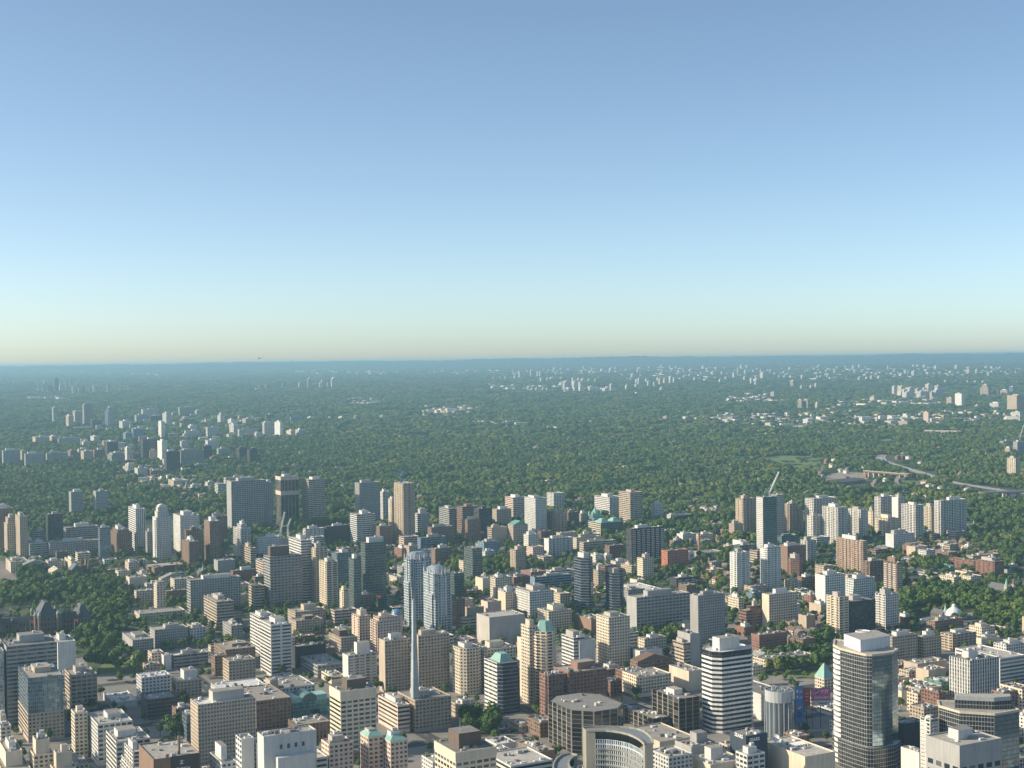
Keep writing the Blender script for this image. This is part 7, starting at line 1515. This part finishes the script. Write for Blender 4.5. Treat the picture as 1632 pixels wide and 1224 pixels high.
for i in range(7):
    r6 = random.Random(100+i); V, Fc, tn = [], [], []; h_, rad = r6.uniform(11, 15), r6.uniform(4.6, 6.4)
    crown_faces(V, Fc, tn, r6, 0, 0, h_, rad, 620, .66, 0., 6, .28)
    me = crown_mesh('crown', V, Fc, tn); mb = MB(); mb.tube([(0,0,-.3),(.1,.1,h_*.5)], .38, .22, 7)
    for k in range(4):
        a = k*1.6+i; mb.tube([(.1,.1,h_*(.3+.05*k)),(rad*.5*math.cos(a), rad*.5*math.sin(a), h_*.62)], .16, .07, 5)
    TREES.append((me, mb.mesh('trunk', bark)))
cand = []
def scatter(ps, n_, sp_, lab, m=4.):
    allp = [p for q in ps for p in q]; x0, x1 = min(p[0] for p in allp), max(p[0] for p in allp); y0, y1 = min(p[1] for p in allp), max(p[1] for p in allp); got = {}
    k = 0
    for _ in range(n_*10):
        if k >= n_: break
        x, y = rng.uniform(x0, x1), rng.uniform(y0, y1)
        if not in_any(ps, x, y) or hit(x, y, m): continue
        c = (int(x//sp_), int(y//sp_))
        if any((x-a)**2+(y-b)**2 < sp_*sp_ for i in (-1,0,1) for j in (-1,0,1) for a, b in got.get((c[0]+i, c[1]+j), ())): continue
        got.setdefault(c, []).append((x, y)); cand.append((y, x, lab)); k += 1
LAB = {k: 'leafy green tree in the '+k for k in K['trees']}
for k, ps in K['trees'].items(): scatter([q for q in ps], 420 if 'park around' in k or 'conserv' in k else 110, 8.2, LAB[k])
scatter(K['wood'], 900, 8, None)
street = [[(-420,1050),(420,1050),(900,2450),(-900,2450)]]
n0 = len(cand)
for _ in range(11000):
    y = 1000+1650*rng.random()**.75; x = rng.uniform(-.39, .39)*y
    if y > forest_y(x) or hit(x, y, 3.2) or in_any(parks, x, y) or segdist((x, y), K['avenue']) < 20 or in_any(K['cars'], x, y): continue
    if y < 1600 and rng.random() < .75: continue
    cand.append((y, x, 'leafy street tree in a gap between downtown buildings'))
cand.sort(); ind_t = [c for c in cand if c[2]][:300]; keep = set(id(c) for c in ind_t); rest_t = [c for c in cand if id(c) not in keep]
for y, x, lb in ind_t:
    T = thing('broadleaf_tree', (x, y, .2), lb, 'tree', rng.uniform(0, 6.28), 'trees, '+lb[len('leafy '):]); s_ = rng.uniform(1.05, 1.6) if 'street' not in lb else rng.uniform(.6, 1.); T.scale = (s_, s_, s_*rng.uniform(.9, 1.15))
    cm, tm = rng.choice(TREES)
    for nm, me in (('crown', cm), ('trunk', tm)): o = bpy.data.objects.new(nm, me); C.objects.link(o); o.parent = T
# the wooded suburbs: one stuff object, patches of trees set out by geometry nodes
hidden = bpy.data.collections.new('canopy_patches')
NV_ = 8
for i in range(NV_):
    r6 = random.Random(500+i); V, Fc, tn = [], [], []
    for gx in range(2):
        for gy in range(2):
            if r6.random() < .05: continue
            big = r6.uniform(5.6, 10.8)
            crown_faces(V, Fc, tn, r6, -7.5+gx*15+r6.uniform(-4,4), -7.5+gy*15+r6.uniform(-4,4), big*1.2+r6.uniform(1,10), big, 300, 1.5, r6.random()*.6, 4, .22)
    for k in range(3): crown_faces(V, Fc, tn, r6, r6.uniform(-14,14), r6.uniform(-14,14), r6.uniform(6,9), r6.uniform(3,4.5), 80, 1.2, r6.random()*.6, 3, .22)
    o = bpy.data.objects.new('a%02d_patch' % i, crown_mesh('canopy_patch', V, Fc, tn)); hidden.objects.link(o)
for i in range(3):
    r6 = random.Random(800+i); V, Fc, tn = [], [], []; crown_faces(V, Fc, tn, r6, 0, 0, 12.5, 5.6, 260, 1.0, r6.random()*.5, 5, .25)
    o = bpy.data.objects.new('b%02d_tree' % i, crown_mesh('canopy_tree', V, Fc, tn)); hidden.objects.link(o)
pts = []
def lay(step, ya, yb, sc, zs, marg):
    y = ya
    while y < yb:
        x = -.41*y-150
        while x < .41*y+150:
            low = False; px, py = x+rng.uniform(-.35,.35)*step, y+rng.uniform(-.35,.35)*step; x += step
            if py < forest_y(px)-420 or (py < forest_y(px) and rng.random() < .3): continue
            if py < 9000 and (hit(px, py, marg) or (px > 300 and py < 6500 and any(segdist((px, py+q), hw) < 24+9*sc for q in (0, 30, 60))) or any(in_any(K['pk_yard'], px, py+q) for q in (0, 50)) or segdist((px, py), K['ramp']) < 18 or segdist((px, py), K['road2']) < 20 or segdist((px, py), K['road3']) < 24): continue
            if py < 9000 and any(in_any(K['pk_meadow']+K['pk_lawn'], px, py+q) for q in (0, 40)) and rng.random() < .92: continue
            low = 300 < px and 2700 < py < 6500 and (any(segdist((px, py+q), hw) < 40 for q in (80, 130, 180, 240, 300)) or any(in_any(K['pk_meadow']+K['pk_yard'], px, py+q) for q in (70, 120, 170, 230)))
            if in_any(K['strip'][:1], px, py) and rng.random() < .45: continue
            if (int(px//60), int(py//60)) in IG and rng.random() < .75: continue
            if (int(px//60), int((py+60)//60)) in IG and rng.random() < .4: continue
            if py < 6500 and (int(px//40), int(py//40)) in UPT and rng.random() < .7: continue
            if (int(px//25), int(py//25)) in HG and rng.random() < .8: continue
            if py > 9000 and rng.random() < .12: continue
            s_ = sc*rng.choice([.75, .95, 1.05, 1.2, 1.4]); pts.append((px, py, terr(py)+ridge(px, py)-.5, rng.uniform(0, 6.28), s_, zs*rng.uniform(.65, 1.3)*(.3 if low else 1), rng.randrange(NV_)))
        y += step
lay(25, 2000, 5200, 1, 1, 12); lay(50, 5200, 9500, 2, 1.1, 14); lay(105, 9500, 15000, 4, 1.1, 30); lay(170, 15000, 28200, 7, 1.2, 0)
for y, x, lb in rest_t:
    s_ = rng.uniform(1., 1.6) if not (lb and 'street' in lb) else rng.uniform(.6, 1.05); pts.append((x, y, .1, rng.uniform(0, 6.28), s_, s_*rng.uniform(.85,1.15), NV_+rng.randrange(3)))
me = bpy.data.meshes.new('tree_canopy'); me.from_pydata([p[:3] for p in pts], [], [])
for nm, ty, ix in (('rot', 'FLOAT', 3), ('idx', 'INT', 6)):
    at = me.attributes.new(nm, ty, 'POINT'); at.data.foreach_set('value', [p[ix] for p in pts])
at = me.attributes.new('scl', 'FLOAT_VECTOR', 'POINT'); at.data.foreach_set('vector', [v for p in pts for v in (p[4], p[4], p[5])])
canopy = bpy.data.objects.new('tree_canopy', me); C.objects.link(canopy); canopy['kind'] = 'stuff'
tag(canopy, 'unbroken green canopy of suburban trees running back to the horizon', 'trees')
gt = bpy.data.node_groups.new('canopy', 'GeometryNodeTree')
gt.interface.new_socket('Geometry', in_out='INPUT', socket_type='NodeSocketGeometry'); gt.interface.new_socket('Geometry', in_out='OUTPUT', socket_type='NodeSocketGeometry')
gi_, go_ = gt.nodes.new('NodeGroupInput'), gt.nodes.new('NodeGroupOutput')
ip = gt.nodes.new('GeometryNodeInstanceOnPoints'); ci = gt.nodes.new('GeometryNodeCollectionInfo'); ci.inputs['Collection'].default_value = hidden; ci.inputs['Separate Children'].default_value = True; ci.inputs['Reset Children'].default_value = True
def nattr(nm, ty): n_ = gt.nodes.new('GeometryNodeInputNamedAttribute'); n_.data_type = ty; n_.inputs[0].default_value = nm; return n_.outputs[0]
cx_ = gt.nodes.new('ShaderNodeCombineXYZ'); gt.links.new(nattr('rot', 'FLOAT'), cx_.inputs[2])
gt.links.new(gi_.outputs[0], ip.inputs['Points']); gt.links.new(ci.outputs[0], ip.inputs['Instance']); ip.inputs['Pick Instance'].default_value = True
gt.links.new(nattr('idx', 'INT'), ip.inputs['Instance Index']); gt.links.new(cx_.outputs[0], ip.inputs['Rotation']); gt.links.new(nattr('scl', 'FLOAT_VECTOR'), ip.inputs['Scale']); gt.links.new(ip.outputs[0], go_.inputs[0])
md = canopy.modifiers.new('canopy', 'NODES'); md.node_group = gt
print('TREES', len(ind_t), 'points', len(pts), 'buildings', NB, 'fill', cnt, 'houses', nh)
# ------------------------------------------------------------------ haze: one even box of air round everything, sky outside
mb = MB(); mb.box(-16500, -1600, -60, 16500, 30200, 343, bottom=True)
me = mb.mesh('haze', []); m = bpy.data.materials.new('haze_air'); m.use_nodes = True; t = m.node_tree
for n_ in list(t.nodes):
    if n_.bl_idname == 'ShaderNodeBsdfPrincipled': t.nodes.remove(n_)
pv = t.nodes.new('ShaderNodeVolumePrincipled'); pv.inputs['Color'].default_value = (.46,.79,1.0,1); pv.inputs['Density'].default_value = 6.2e-5; pv.inputs['Anisotropy'].default_value = .2
t.links.new(pv.outputs[0], t.nodes['Material Output'].inputs['Volume'])
me.materials.append(m); o = bpy.data.objects.new('haze', me); C.objects.link(o); o['kind'] = 'stuff'
